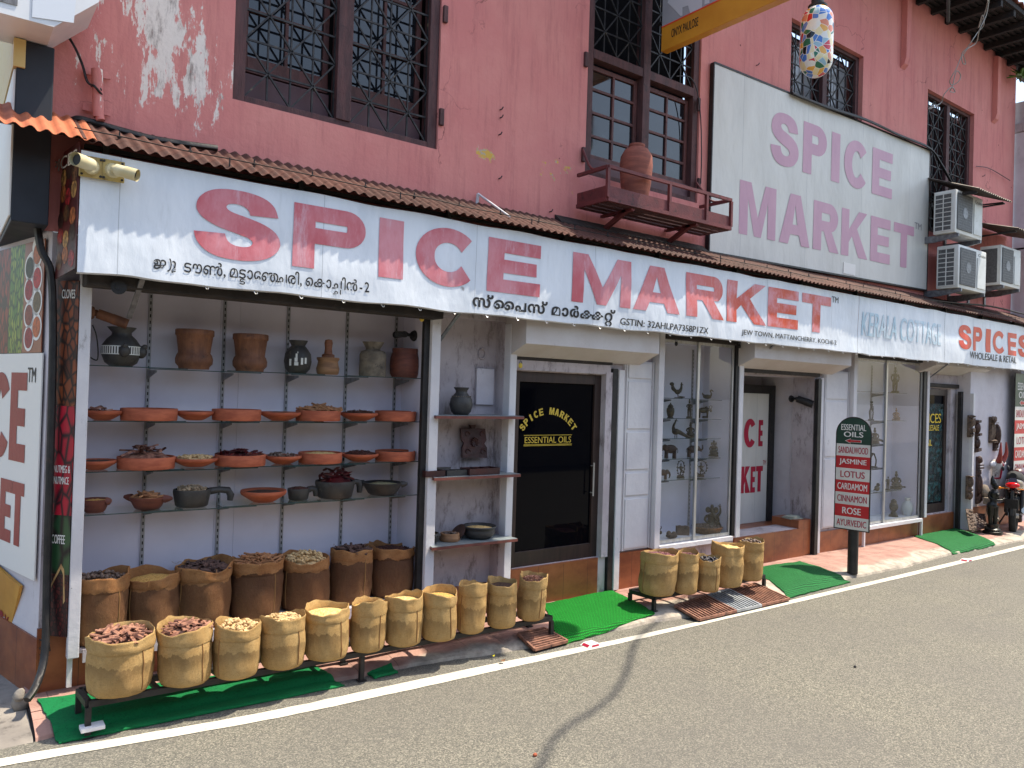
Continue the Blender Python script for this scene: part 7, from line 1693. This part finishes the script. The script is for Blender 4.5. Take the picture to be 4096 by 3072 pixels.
# bronze statue
px, pb = g9(425, 1430); cs = P(px, pb, z=.07) + Vector((0, .12, 0)); top = zat(cs, g9(0, 938)[1], px); h = top - .07
st = Fig('temple_statue', 'black bronze statue of a standing woman with offered hands on a round pedestal', 'statue', px, 100, 0, .07, y=cs.y, mat='bronze_dark'); st.h = h; st.c = Vector((cs.x, cs.y, .07))
lathe(st.bm, [(0, 0), (.15 * h, 0), (.15 * h, .04 * h), (.12 * h, .055 * h), (.13 * h, .08 * h), (.09 * h, .11 * h), (.10 * h, .16 * h), (0, .165 * h)], st.c, 26)
st.tube([(-.035, .16), (-.045, .26), (-.035, .36), (-.05, .47)], [.034, .036, .05, .062]); st.tube([(.035, .16), (.04, .26), (.035, .36), (.03, .47)], [.034, .036, .05, .062])
st.ball(-.02, .485, .085, .07, .075); st.tube([(-.01, .47), (0, .56), (.01, .64), (.01, .70), (.01, .755)], [.078, .055, .07, .078, .03]); st.ball(.045, .665, .036, .036, .04, -.02); st.ball(.03, .665, .03, .034, .04, -.06)
st.ball(.03, .81, .046, .056, .05); st.ball(.0, .855, .05, .045, .05); st.tube([(-.005, .87), (-.02, .92), (-.02, .985)], [.045, .034, .01]); st.ball(.078, .805, .012, .010); st.ball(-.005, .80, .012, .022, .05)
st.tube([(-.05, .715), (-.07, .62), (.02, .575, -.05), (.13, .585, -.05)], [.026, .024, .02, .014]); st.tube([(.06, .715), (.075, .62), (.11, .575), (.16, .59)], [.026, .024, .02, .014]); st.ball(.17, .60, .034, .016, .03)
st.tube([(-.08, .48), (-.10, .40), (-.08, .30)], [.02, .016, .008]); st.done('')
# motorcycle cut by the frame at the right
mcx = P(4085, 2190, z=0); mc = thing('motorcycle', 'parked dark red motorcycle seen from behind at the right edge', 'motorcycle', (mcx.x + 1.15, 4.95, 0))
M0 = Vector((mcx.x + 1.15, 4.95, 0)); fx = Vector((.96, .28, 0)).normalized(); sx_ = Vector((-fx.y, fx.x, 0))
mp = lambda a, s, z: M0 + fx * a + sx_ * s + Vector((0, 0, z))
MT['mc_red'] = M('dark_red_paint', rgb(66, 12, 17), rgb(52, 10, 15), 3, .2, coat=.6); MT['rubber'] = M('tyre_rubber', rgb(26, 26, 26), rgb(36, 36, 36), 20, .85)
for a in (0, 1.28):
    bm = BM(); n = 28; tube(bm, [mp(a + .25 * cos(2 * pi * i / n), 0, .30 + .25 * sin(2 * pi * i / n)) for i in range(n + 1)], .052, 8, False); wh = part('wheel', bm, MT['rubber'], mc, 60)
    bm = BM(); tube(bm, [mp(a + .2 * cos(2 * pi * i / n), 0, .30 + .2 * sin(2 * pi * i / n)) for i in range(n + 1)], .018, 6, False); tube(bm, [mp(a, -.07, .3), mp(a, .07, .3)], .04, 10)
    for k in range(6): bar(bm, mp(a, 0, .3), mp(a + .19 * cos(k * pi / 3), 0, .3 + .19 * sin(k * pi / 3)), .02, .015)
    part('rim', bm, MT['alu'], wh, 50)
bm = BM(); tube(bm, [mp(-.30, 0, .86), mp(-.1, 0, .80), mp(.25, 0, .74), mp(.55, 0, .72)], [.06, .12, .14, .13], 12); part('tail_cowl', bm, MT['mc_red'], mc, 60)
bm = BM(); tube(bm, [mp(-.28, 0, .94), mp(-.05, 0, .90), mp(.3, 0, .83), mp(.62, 0, .84)], [.05, .11, .13, .11], 12); part('seat', bm, MT['rubber'], mc, 60)
bm = BM(); ball(bm, mp(.82, 0, .88), (.26, .16, .15), 14, 10, Matrix((fx, sx_, Vector((0, 0, 1)))).transposed()); part('fuel_tank', bm, MT['mc_red'], mc, 60)
bm = BM(); ball(bm, mp(-.32, 0, .80), (.05, .10, .045), 10, 8, Matrix((fx, sx_, Vector((0, 0, 1)))).transposed()); part('tail_light', bm, M('red_lens', rgb(220, 20, 24), rough=.12), mc, 60)
for s in (-1, 1): bm = BM(); ball(bm, mp(-.28, s * .17, .74), (.03, .025, .025), 8, 6); tube(bm, [mp(-.26, s * .06, .74), mp(-.28, s * .16, .74)], .008, 6); part('indicator', bm, M('amber_lens', rgb(220, 130, 30), rough=.15), mc, 60)
bm = BM(); prism(bm, [mp(-.36, -.02, .72), mp(-.30, -.02, .72), mp(-.36, -.02, .34), mp(-.40, -.02, .34)], sx_ * .04); box(bm, *(lambda q: (q.x - .01, q.x + .01, q.y - .09, q.y + .09, q.z - .07, q.z + .07))(mp(-.40, 0, .52)), .003); part('rear_mudguard', bm, MT['metal_dark'], mc)
bm = BM(); tube(bm, [mp(.1, .0, .62), mp(.5, 0, .36), mp(.85, 0, .34), mp(1.02, 0, .86)], .03, 8); tube(bm, [mp(0, .09, .3), mp(.45, .09, .42)], .02, 6); tube(bm, [mp(0, -.09, .3), mp(.45, -.09, .42)], .02, 6)
for s in (-.08, .08): tube(bm, [mp(1.28, s, .3), mp(1.05, s, .92)], .022, 8); tube(bm, [mp(.0, s * 1.3, .34), mp(.08, s * 1.3, .70)], .028, 8)
part('frame', bm, MT['metal_dark'], mc, 50)
bm = BM(); ball(bm, mp(.62, 0, .48), (.2, .14, .17), 12, 8); 
for i in range(5): box(bm, *(lambda q: (q.x - .13, q.x + .13, q.y - .12, q.y + .12, q.z, q.z + .012))(mp(.62, 0, .52 + .035 * i)))
part('engine', bm, MT['bronze_dark'], mc, 50)
bm = BM(); tube(bm, [mp(.75, -.13, .4), mp(.5, -.16, .3), mp(.1, -.17, .33), mp(-.25, -.17, .42)], [.025, .03, .05, .055], 10); part('exhaust', bm, MT['alu'], mc, 50)
bm = BM(); tube(bm, [mp(.92, -.34, 1.02), mp(1.02, -.2, 1.04), mp(1.04, 0, .98), mp(1.02, .2, 1.04), mp(.92, .34, 1.02)], .014, 8); ball(bm, mp(1.12, 0, .9), (.1, .1, .1), 10, 8); part('handlebar', bm, MT['metal_dark'], mc, 50)
for s in (-1, 1): bm = BM(); tube(bm, [mp(.98, s * .24, 1.04), mp(1.0, s * .36, 1.22)], .007, 6); ball(bm, mp(1.0, s * .42, 1.25), (.03, .09, .05), 10, 8, Matrix((fx, sx_, Vector((0, 0, 1)))).transposed()); part('mirror', bm, MT['alu'], mc, 50)
bm = BM(); tube(bm, [mp(.4, .1, .34), mp(.42, .26, .02)], .012, 6); part('side_stand', bm, MT['metal_dark'], mc)
px, py = 4025, 1850; q = P(px, py, y=4.6)
# ------------------------------------------------------------------ planter shelf with its pot under the tall window
ps = thing('planter_shelf', 'dusky red iron planter shelf below the tall window', 'shelf', (5.68, 5.3, 3.76))
MT['iron_red'] = M('red_oxide_iron', rgb(112, 52, 52), rgb(92, 42, 44), 6, .6, .1, bump=.25, dirt=rgb(60, 34, 34), dscale=10)
x0, x1, y0, y1, z0, z1 = 4.79, 6.55, 5.05, 5.46, 3.765, 4.06
bm = BM()
for a, b in (((x0, y0), (x1, y0)), ((x1, y0), (x1, y1)), ((x0, y0), (x0, y1))):
    bar(bm, (*a, z1), (*b, z1), .03, .03); bar(bm, (*a, z0), (*b, z0), .03, .035)
for x in (x0, x0 + .82, x0 + .82 + .55, x1): bar(bm, (x, y0, z0 + .018), (x, y0, z1 - .016), .03, .03)
part('rail', bm, MT['iron_red'], ps)
bm = BM(); box(bm, x0 + .016, x1 - .016, y0 + .004, y0 + .012, z0 + .0, z0 + .125); box(bm, x0 - .004, x0 + .004, y0 + .016, y1, z0, z0 + .125); part('apron', bm, MT['iron_red'], ps)
bm = BM()
for k in range(4): box(bm, x0 + .02, x1 - .02, y0 + .03 + .10 * k, y0 + .10 + .10 * k, z0 - .02, z0 - .004)
part('slats', bm, MT['win_wood'], ps)
for x in (x0 + .35, x1 - .5): bm = BM(); bar(bm, (x, y1 + .03, z0 - .18), (x, y0 + .1, z0 - .025), .04, .04); bar(bm, (x, y0 + .02, z0 - .034), (x, y1 + .03, z0 - .034), .04, .025); part('stay', bm, MT['iron_red'], ps)
for s, x in ((1, x0), (-1, x1)): bm = BM(); tube(bm, spline([(x, y0 + .1, z1 + .01), (x + .02 * s, 5.3, z1 + .04), (x + .06 * s, 5.47, z1 + .26)], 4), .012, 6); part('stay', bm, MT['iron_red'], ps)
c = Vector((5.33, 5.24, z0 - .003)); pc = P(2200 + 575 * .6027, 600, y=5.24); c.x = pc.x; zt = P(2200 + 590 * .6027, 966 * .6027, y=5.24).z; h = zt - c.z; dep = fwd.dot(c - CAM); r = 66 * dep / FPX
vs_ = pot('terracotta_jar', 'tall dusty terracotta jar standing on the planter shelf', 'jar', [(0, 0), (r * .62, 0), (r * .70, h * .1), (r * .92, h * .42), (r, h * .68), (r * .95, h * .82), (r * .72, h * .92), (r * .46, h * .955), (r * .5, h * .985), (r * .48, h), (r * .4, h), (r * .38, h * .95), (0, h * .9)], c, MT['terra_dusty'], None, 36)
# ------------------------------------------------------------------ air conditioners, their brackets and tin hoods
def aircon(px0, py0, py1, pxr_, label, y0=5.0, d=.30, louvre=True, brand=True):
    a, b, c_ = P(px0, py0, y=y0), P(px0, py1, y=y0), P(pxr_, (py0 + py1) / 2 + 20, y=y0); x0, x1, z1, z0 = (a.x + b.x) / 2, c_.x, a.z, b.z
    t = thing('air_conditioner', label, 'air conditioner', (x0, y0, z0), 'air conditioner units on the wall'); bm = BM(); box(bm, x0, x1, y0, y0 + d, z0, z1, .012); part('casing', bm, MT['ac_white'], t, 30)
    w_ = x1 - x0; bm = BM(); xg0, xg1 = x0 + w_ * .05, x0 + w_ * .60
    box(bm, xg0, xg1, y0 - .012, y0 - .0005, z0 + .05, z1 - .04, .008); part('fan_grille', bm, MT['ac_grille'], t)
    bm = BM()
    for k in range(1, 14): zz = z0 + .05 + (z1 - z0 - .09) * k / 14; box(bm, xg0 + .02, xg1 - .02, y0 - .014, y0 - .0125, zz - .002, zz + .002)
    tube(bm, [((xg0 + xg1) / 2, y0 - .016, (z0 + z1) / 2), ((xg0 + xg1) / 2, y0 - .012, (z0 + z1) / 2)], .08, 20); part('fan_guard', bm, MT['brack'], t)
    bm = BM(); box(bm, x0 + w_ * .66, x1 - .03, y0 - .012, y0 - .0005, z0 + .05, z1 - .12, .006); part('service_cover', bm, MT['ac_white'], t)
    bm = BM(); box(bm, x0 - .004, x0 - .0005, y0 + .05, y0 + d - .02, z0 + .04, z1 - .05); part('side_opening', bm, MT['ac_grille'], t)
    if louvre:
        bm = BM(); n = 8
        for k in range(n + 1): zz = z0 + .04 + (z1 - z0 - .09) * k / n; box(bm, x0 - .010, x0 - .0045, y0 + .05, y0 + d - .02, zz - .005, zz + .005)
        for yy in (y0 + .05, y0 + .05 + (d - .07) / 2, y0 + d - .02): box(bm, x0 - .011, x0 - .0042, yy - .006, yy + .006, z0 + .035, z1 - .045)
        part('side_louvre', bm, MT['ac_white'], t)
    if brand:
        bm = BM(); write(bm, 'Cruise', xzc(x0 + w_ * .70, x1 - .03, z1 - .10, z1 - .055, y0 - .003), .01); part('maker_lettering', bm, MT['black_ink'], t)
    return x0, x1, z0, z1
MT['ac_white'] = M('aircon_white', rgb(216, 218, 216), rgb(200, 202, 198), 3, .45, dirt=rgb(150, 146, 138), dscale=5, dth=(.62, .78)); MT['ac_grille'] = M('aircon_grille', rgb(92, 94, 96), rgb(74, 76, 78), 30, .6)
u1 = aircon(3822, 754, 928, 3930, 'upper air conditioner with a barred side under the small tin hood'); u2 = aircon(3833, 975, 1150, 3944, 'lower left air conditioner with a barred side beside the grey wall board')
u3 = aircon(4003, 977, 1138, 4082, 'lower right air conditioner with a dark slotted side next to the white building', louvre=False, brand=False)
for (x0, x1, z0, z1), lab in ((u1, 'upper'), (u2, 'left lower'), (u3, 'right lower')):
    t = thing('wall_bracket', 'grey perforated iron wall bracket carrying the ' + lab + ' air conditioner', 'bracket', (x0, 5.4, z0 - .06), 'wall brackets of the air conditioners')
    for x in (x0 + .06, x1 - .1):
        bm = BM(); prism(bm, [(x, 4.98, z0 - .004), (x, 5.49, z0 - .004), (x, 5.49, z0 - .10), (x, 5.30, z0 - .10), (x, 4.98, z0 - .05)], (.035, 0, 0)); part('arm', bm, MT['brack'], t)
        bm = BM(); box(bm, x - .01, x + .045, 5.475, 5.497, z0 - .25, z0 + .45)
        part('upright', bm, MT['brack'], t)
for (x0, x1), zf, zb, yf, lab in (((11.62, 12.75), 5.06, 5.36, 4.74, 'small corrugated tin hood over the upper air conditioner'), ((12.95, 14.6), 4.70, 4.93, 4.72, 'tin hood over the lower right air conditioner')):
    t = thing('tin_hood', lab, 'hood', ((x0 + x1) / 2, 5.4, zb)); bm = BM(); corrugated(bm, (x0, yf, zf), (x1, yf, zf), (x0, 5.48, zb), (x1, 5.48, zb), .07, .01, .004); part('sheet', bm, M('grey_tin', rgb(104, 98, 94), rgb(76, 70, 68), 5, .6, .3, dirt=rgb(98, 66, 52), dscale=6), t, 60)
    bm = BM()
    for x in (x0 + .1, x1 - .1): bm = BM(); bar(bm, (x, 5.48, zb - .28), (x, yf + .08, zf - .01), .02, .02); bar(bm, (x, 5.48, zf - .03), (x, yf + .06, zf - .03), .025, .02); part('stay', bm, MT['metal_dark'], t)
# ------------------------------------------------------------------ cables, pipes and cameras
def cable(pts, r, label, mat='metal_dark', name='cable', n=6, group=None):
    bm = BM(); tube(bm, spline(pts, n), r, 6); c = Vector(pts[-1]); return single(name, bm, MT[mat], label, 'cable' if 'cable' in name else 'pipe', c, group, 60)
pp = [P(3170, 374, y=5.40), P(3250, 408, y=5.40), P(3331, 438, y=5.40), P(3467, 482, y=5.40), P(3603, 545, y=5.40), P(3719, 594, y=5.40), P(3765, 655, y=5.42), P(3790, 700, y=5.44), P(3815, 745, y=5.44)]
for k in range(3):
    cable([p + Vector((0, .01 * k, .012 * k + .01 * noise.noise((i * 2, k, 0)))) for i, p in enumerate(pp)], .014, ('thick black cable sagging along the top of the grey wall board', 'thinner black cable twisted over the board top cable', 'uppermost black cable above the grey wall board')[k])
cable([P(150, 900, y=5.46), P(165, 1000, y=5.45), P(203, 1090, y=5.44), P(212, 1300, y=5.44), P(208, 1600, y=5.44), P(196, 2000, y=5.44), P(188, 2300, y=5.44), P(180, 2600, y=5.38), P(150, 2730, y=5.28), P(108, 2800, y=5.2)], .022, 'thick black drain hose running down the corner to the lane', name='drain_pipe')
bm = BM(); rd = random.Random(2)
for k in range(7): 
    p = P(180, 2560 + 12 * k, y=5.40); tube(bm, [p + Vector((rd.uniform(-.03, .03), rd.uniform(-.03, .03), rd.uniform(-.05, .02))) for _ in range(5)], .003, 4)
single('wire_tie', bm, MT['metal_dark'], 'frayed wire wound round the black drain hose', 'wire', P(180, 2600, y=5.38))
cable([P(292, 480, y=5.47), P(330, 478, y=5.44), P(480, 520, y=5.42), P(640, 560, y=5.40), P(870, 593, y=5.36)], .022, 'black pipe lying along the awning below the flaking plaster', name='water_pipe')
cable([P(260, 125, y=5.47), P(300, 190, y=5.46), P(330, 260, y=5.45), P(352, 330, y=5.44), P(395, 350, y=5.40), P(402, 362, y=5.40), P(368, 345, y=5.42), P(378, 345, y=5.36), P(406, 378, y=5.40)], .008, 'loose black wire looping down to the old pipe stub', name='loose_cable')
cable([P(2705, 305, y=5.46), P(2760, 310, y=5.44), P(2790, 370, y=5.44), P(2803, 480, y=5.45), P(2806, 620, y=5.45), P(2803, 735, y=5.45)], .006, 'thin black wire down the right side of the tall window', name='window_cable')
# curled aerial wires beside the eave
cp = [(3952, 0), (3940, 50), (3915, 110), (3930, 60), (3935, 100), (3910, 130), (3890, 160), (3870, 190), (3848, 215), (3850, 250), (3862, 255), (3850, 220), (3825, 275), (3800, 320), (3808, 340), (3835, 325), (3842, 300), (3825, 285), (3810, 345), (3800, 365), (3820, 368), (3806, 348), (3775, 380), (3765, 410), (3730, 430), (3715, 435), (3740, 418), (3752, 428)]
bm = BM(); tube(bm, spline([P(x, y, y=4.7 + .6 * (y / 440) + .02 * ((i * 7) % 3)) for i, (x, y) in enumerate(cp)], 5), .007, 6); tube(bm, spline([P(3956, 0, y=4.7), P(3945, 60, y=4.75), P(3918, 120, y=4.8), P(3905, 170, y=4.9), P(3870, 195, y=4.95), P(3852, 222, y=5.0)], 5), .007, 6)
single('aerial_wire', bm, M('grey_wire', rgb(150, 150, 146), rough=.5), 'tangled grey wire hanging in loops beneath the dark eave', 'wire', P(3730, 430, y=5.28), smooth=60)
cable([P(3905, 665, y=5.47), P(3960, 675, y=5.46), P(4040, 722, y=5.46)], .006, 'thin wire strung across the pink wall right of the last window', name='wall_cable')
cable([P(3260, 1125, y=5.30), P(3500, 1165, y=5.30), P(3800, 1210, y=5.28), P(3960, 1225, y=5.26), P(4110, 1260, y=5.2)], .014, 'black cable lying along the awning under the grey wall board', name='awning_cable')
# old pipe stub with clamps on the flaking wall
pst = thing('pipe_stub', 'pink painted pipe stub clamped to the flaking plaster', 'pipe', P(390, 470, y=5.42)); bm = BM(); a, b = P(388, 278, y=5.42), P(394, 470, y=5.42); tube(bm, [a, b], .032, 14); tube(bm, [b + Vector((0, 0, .02)), b + Vector((.012, -.01, -.02))], .026, 12); part('pipe', bm, MT['pink'], pst, 50)
bm = BM()
for (xa, ya), (xb, yb) in (((332, 280), (442, 305)), ((330, 425), (442, 452))): bm = BM(); p, q = P(xa, ya, y=5.47), P(xb, yb, y=5.47); bar(bm, p, q, .012, .045); part('clamp', bm, MT['pink'], pst)
MT['cctv'] = M('yellowed_plastic', rgb(206, 198, 166), rgb(190, 178, 138), 6, .45, dirt=rgb(140, 120, 84), dscale=10, dth=(.6, .75)); MT['cctv_plate'] = M('stained_plate', rgb(182, 160, 96), rgb(156, 132, 74), 8, .6, dirt=rgb(96, 74, 44), dscale=9)
def bullet_cam(label, base, aim, L=.17, r=.036, mat='cctv', plate=None, group='security cameras', arm=.08, out=(0, -1, 0)):
    base = Vector(base); out = Vector(out).normalized(); t = thing('security_camera', label, 'camera', base, group); aim = Vector(aim).normalized(); j = base + out * arm
    if plate:
        bm = BM(); box(bm, base.x - plate, base.x + plate, base.y - .004, base.y + .012, base.z - plate, base.z + plate, .004); pl_ = part('mount_plate', bm, MT['cctv_plate'], t)
        bm = BM()
        for sx in (-1, 1):
            for sz in (-1, 1): tube(bm, [base + Vector((sx * plate * .78, -.003, sz * plate * .78)), base + Vector((sx * plate * .78, -.010, sz * plate * .78))], .007, 8)
        part('screw', bm, MT['metal_dark'], pl_)
    bm = BM(); tube(bm, [base + out * .002, base + out * .02], [.046, .036], 16); tube(bm, [base + out * .02, j], .014, 8); ball(bm, j, .022, 10, 8); part('arm', bm, MT[mat], t, 50)
    s = j + aim * .01 - Vector((0, 0, .0)); bm = BM(); tube(bm, [s, s + aim * L], r, 16); tube(bm, [s + aim * L * .55, s + aim * (L + .025)], r * 1.06, 16, False); b = part('housing', bm, MT[mat], t, 50)
    bm = BM(); tube(bm, [s + aim * (L + .0005), s + aim * (L + .004)], r * .86, 16); part('lens', bm, MT['black_ink'], b, 50); return t
yb_ = YB - .02
bullet_cam('yellowed bullet camera at the banner corner pointing towards the lane', P(365, 668, y=yb_), (-.72, -.68, -.03), plate=.062, L=.105, r=.036, arm=.045); bullet_cam('yellowed bullet camera on the banner pointing right along the street', P(452, 683, y=yb_), (.80, -.50, -.22), plate=.062, L=.10, r=.034, arm=.045)
bullet_cam('brown bullet camera poking out behind the left cabinet post', P(362, 1250, y=5.56), (.9, -.15, -.30), .16, .032, 'urn_wood', arm=.03, out=(1, 0, 0)); bullet_cam('black bullet camera hanging in the upper right corner of the cabinet', (3.165, 5.60, P(1680, 1345, y=5.6).z), (-.82, -.5, -.10), .13, .026, 'metal_dark', arm=.10, out=(-1, -.3, .05))
bullet_cam('black bullet camera on the wall of the poster door recess', P(3165, 1595, y=5.8), (.35, -.85, -.32), .18, .045, 'metal_dark', arm=.10, out=(-.3, -1, .05))
bm = BM(); q = P(475, 1148, y=5.18); tube(bm, [q + Vector((0, .03, 0)), q + Vector((0, 0, 0))], [.03, .045], 18); tube(bm, [q + Vector((0, 0, 0)), q + Vector((0, -.004, 0))], .02, 12); single('round_bell', bm, MT['metal_dark'], 'round black siren fixed under the banner above the cabinet', 'siren', q, smooth=50)
bm = BM()
cable([P(370, 1300, y=5.55), P(385, 1340, y=5.55), P(392, 1400, y=5.6), P(388, 1440, y=5.7), P(362, 1430, y=5.7)], .004, 'thin black camera wire hanging behind the cabinet post', name='camera_cable')
for px, py, y, lab in ((1687, 1275, 5.36, 'old round brass padlock on the cabinet shutter'), (2082, 1462, 5.40, 'small brass padlock over the dark glass door'), (2705, 1375, 5.37, 'dark padlock at the top left of the left showcase'), (2958, 1385, 5.37, 'dark padlock at the top right of the left showcase'), (3700, 1462, 5.37, 'dark padlock at the top right of the right showcase')):
    q = P(px, py, y=y); t = thing('padlock', lab, 'padlock', q); bm = BM(); ball(bm, q, (.022, .012, .024), 12, 8); part('body', bm, MT['gold' if 'brass' in lab else 'metal_dark'], t, 50)
    bm = BM(); tube(bm, [q + Vector((.014 * cos(pi * k / 8), 0, .018 + .022 * sin(pi * k / 8))) for k in range(9)], .004, 6); part('shackle', bm, MT['brack'], t, 50)
q = P(3185, 2115, y=5.56); bm = BM()
for k, (s, c_) in enumerate(((.11, 0), (.10, 1), (.09, 2))): obox(bm, (q.x - .01 * k, 5.62, .527 + .012 * k), (.97, .2 * (k - 1), 0), (-.2 * (k - 1), .97, 0), (0, 0, 1), s * 2, s * 1.4, .011)
single('paper_stack', bm, M('old_papers', rgb(176, 176, 160), rgb(120, 132, 126), 8, .7), 'small stack of papers on the ledge of the poster door', 'papers', (q.x, 5.62, .52))
for px, py, lab in ((3420, 2670, 'small dark stone on the road'), (2140, 3025, 'tiny orange pebble near the cable shadow')):
    q = P(px, py, z=0); bm = BM(); ball(bm, q + Vector((0, 0, .008)), (.014, .011, .010), 8, 6); single('pebble', bm, MT['pot_dark' if 'dark' in lab else 'terra'], lab, 'stone', q, smooth=60)
bm = BM(); q = P(78, 2720, y=5.5); ball(bm, (q.x, 5.38, .07), (.05, .04, .06), 10, 8); ball(bm, (q.x - .01, 5.36, .12), (.03, .03, .04), 8, 6)
for v in bm.verts: v.co += noise.noise_vector(v.co * 30) * .012
single('rubble', bm, MT['lane'], 'pale lump of broken mortar at the foot of the corner', 'stone', (q.x, 5.38, .03), smooth=60)
# iron nails and hooks in the pink wall
bm = BM(); k = 0
for px, py in ((2000, 440), (2000, 472), (1995, 540), (1995, 715), (2198, 848), (3025, 262), (2940, 445), (3030, 480), (3930, 705)):
    p = P(px, py, y=YW); bm = BM(); tube(bm, [p + Vector((0, .02, 0)), p + Vector((0, -.03, 0)), p + Vector((.01, -.035, .02))], .006, 6); part('wall_nail', bm, MT['metal_dark'], bld)
bm = BM(); a, b = P(1912, 775, y=5.47), P(2040, 868, y=5.15); tube(bm, [a, b], .010, 8); tube(bm, [a, a + Vector((0, .03, -.2))], .014, 8); single('awning_stay', bm, MT['post'], 'white rod running from the pink wall down to the awning', 'rod', b, smooth=50)
# plant on the white neighbour's ledge
pl_ = thing('ledge_plant', 'small green plant sprouting on the ledge of the white building', 'plant', P(4085, 300, y=5.3)); bm = BM(); rd = random.Random(9); o = P(4085, 305, y=5.3)
for k in range(46):
    a = rd.random() * 6.28; L = rd.uniform(.10, .30); d = Vector((cos(a), sin(a) * .7, rd.uniform(-.1, 1.0))).normalized(); s = d.cross(Vector((0, 0, 1))).normalized() * rd.uniform(.015, .03); m1 = o + d * L * .6; e = o + d * L - Vector((0, 0, .03)); quad(bm, [o + s * .3, m1 + s, e, m1 - s])
part('leaves', bm, M('leaf_green', rgb(86, 130, 44), rgb(52, 92, 34), 8, .5), pl_); bm = BM()
for k in range(5): tube(bm, [o - Vector((0, 0, .1)), o + Vector((rd.uniform(-.06, .06), 0, .08))], .005, 5)
part('stem', bm, MT['wood_grey'], pl_)

# ------------------------------------------------------------------ the houses across the street: they shade the sky from the shopfront and show in its glass
op = thing('opposite_house', 'cream house with a dark tiled roof across the street, mirrored in the upper windows', 'building', (4, -5.2, 0))
HS = [(x, x + 1.0, 0.9, 2.1) for x in (-9, -5.5, 1.2, 6.4, 12)] + [(x, x + .95, 3.3, 4.4) for x in ()] + [(x, x + 1.1, 0.06, 2.1) for x in (-7.3, -1.4, 4, 9.4)]
bm = BM(); wall_holes(bm, -14, 20, 0, 3.9, -5.2, -.25, HS); part('wall', bm, M('cream_plaster', rgb(176, 164, 140), rgb(150, 138, 118), 1.2, .85, dirt=rgb(108, 98, 86), dscale=3), op)
for a, b, c_, d in HS:
    bm = BM(); box(bm, a, b, -5.45, -5.42, c_, d); w_ = part('door' if c_ < .5 else 'window', bm, MT['painted_shade' if c_ > .5 else 'frame_brown'], op)
    bm = BM(); frame(bm, a, b, c_, d, -5.419, -5.36, .07); part('frame', bm, MT['win_wood'], w_)
bm = BM(); corrugated(bm, (-14.5, -4.6, 3.85), (20.5, -4.6, 3.85), (-14.5, -8.6, 5.8), (20.5, -8.6, 5.8), .24, .025, .03, 2, 0, 4); part('roof', bm, M('old_clay_tiles', rgb(88, 58, 48), rgb(58, 44, 40), 3, .85, dirt=rgb(40, 36, 34), dscale=4), op)
bm = BM(); box(bm, -14, 20, -12, -5.46, 0, 3.8); part('body', bm, MT['painted_shade'], op)
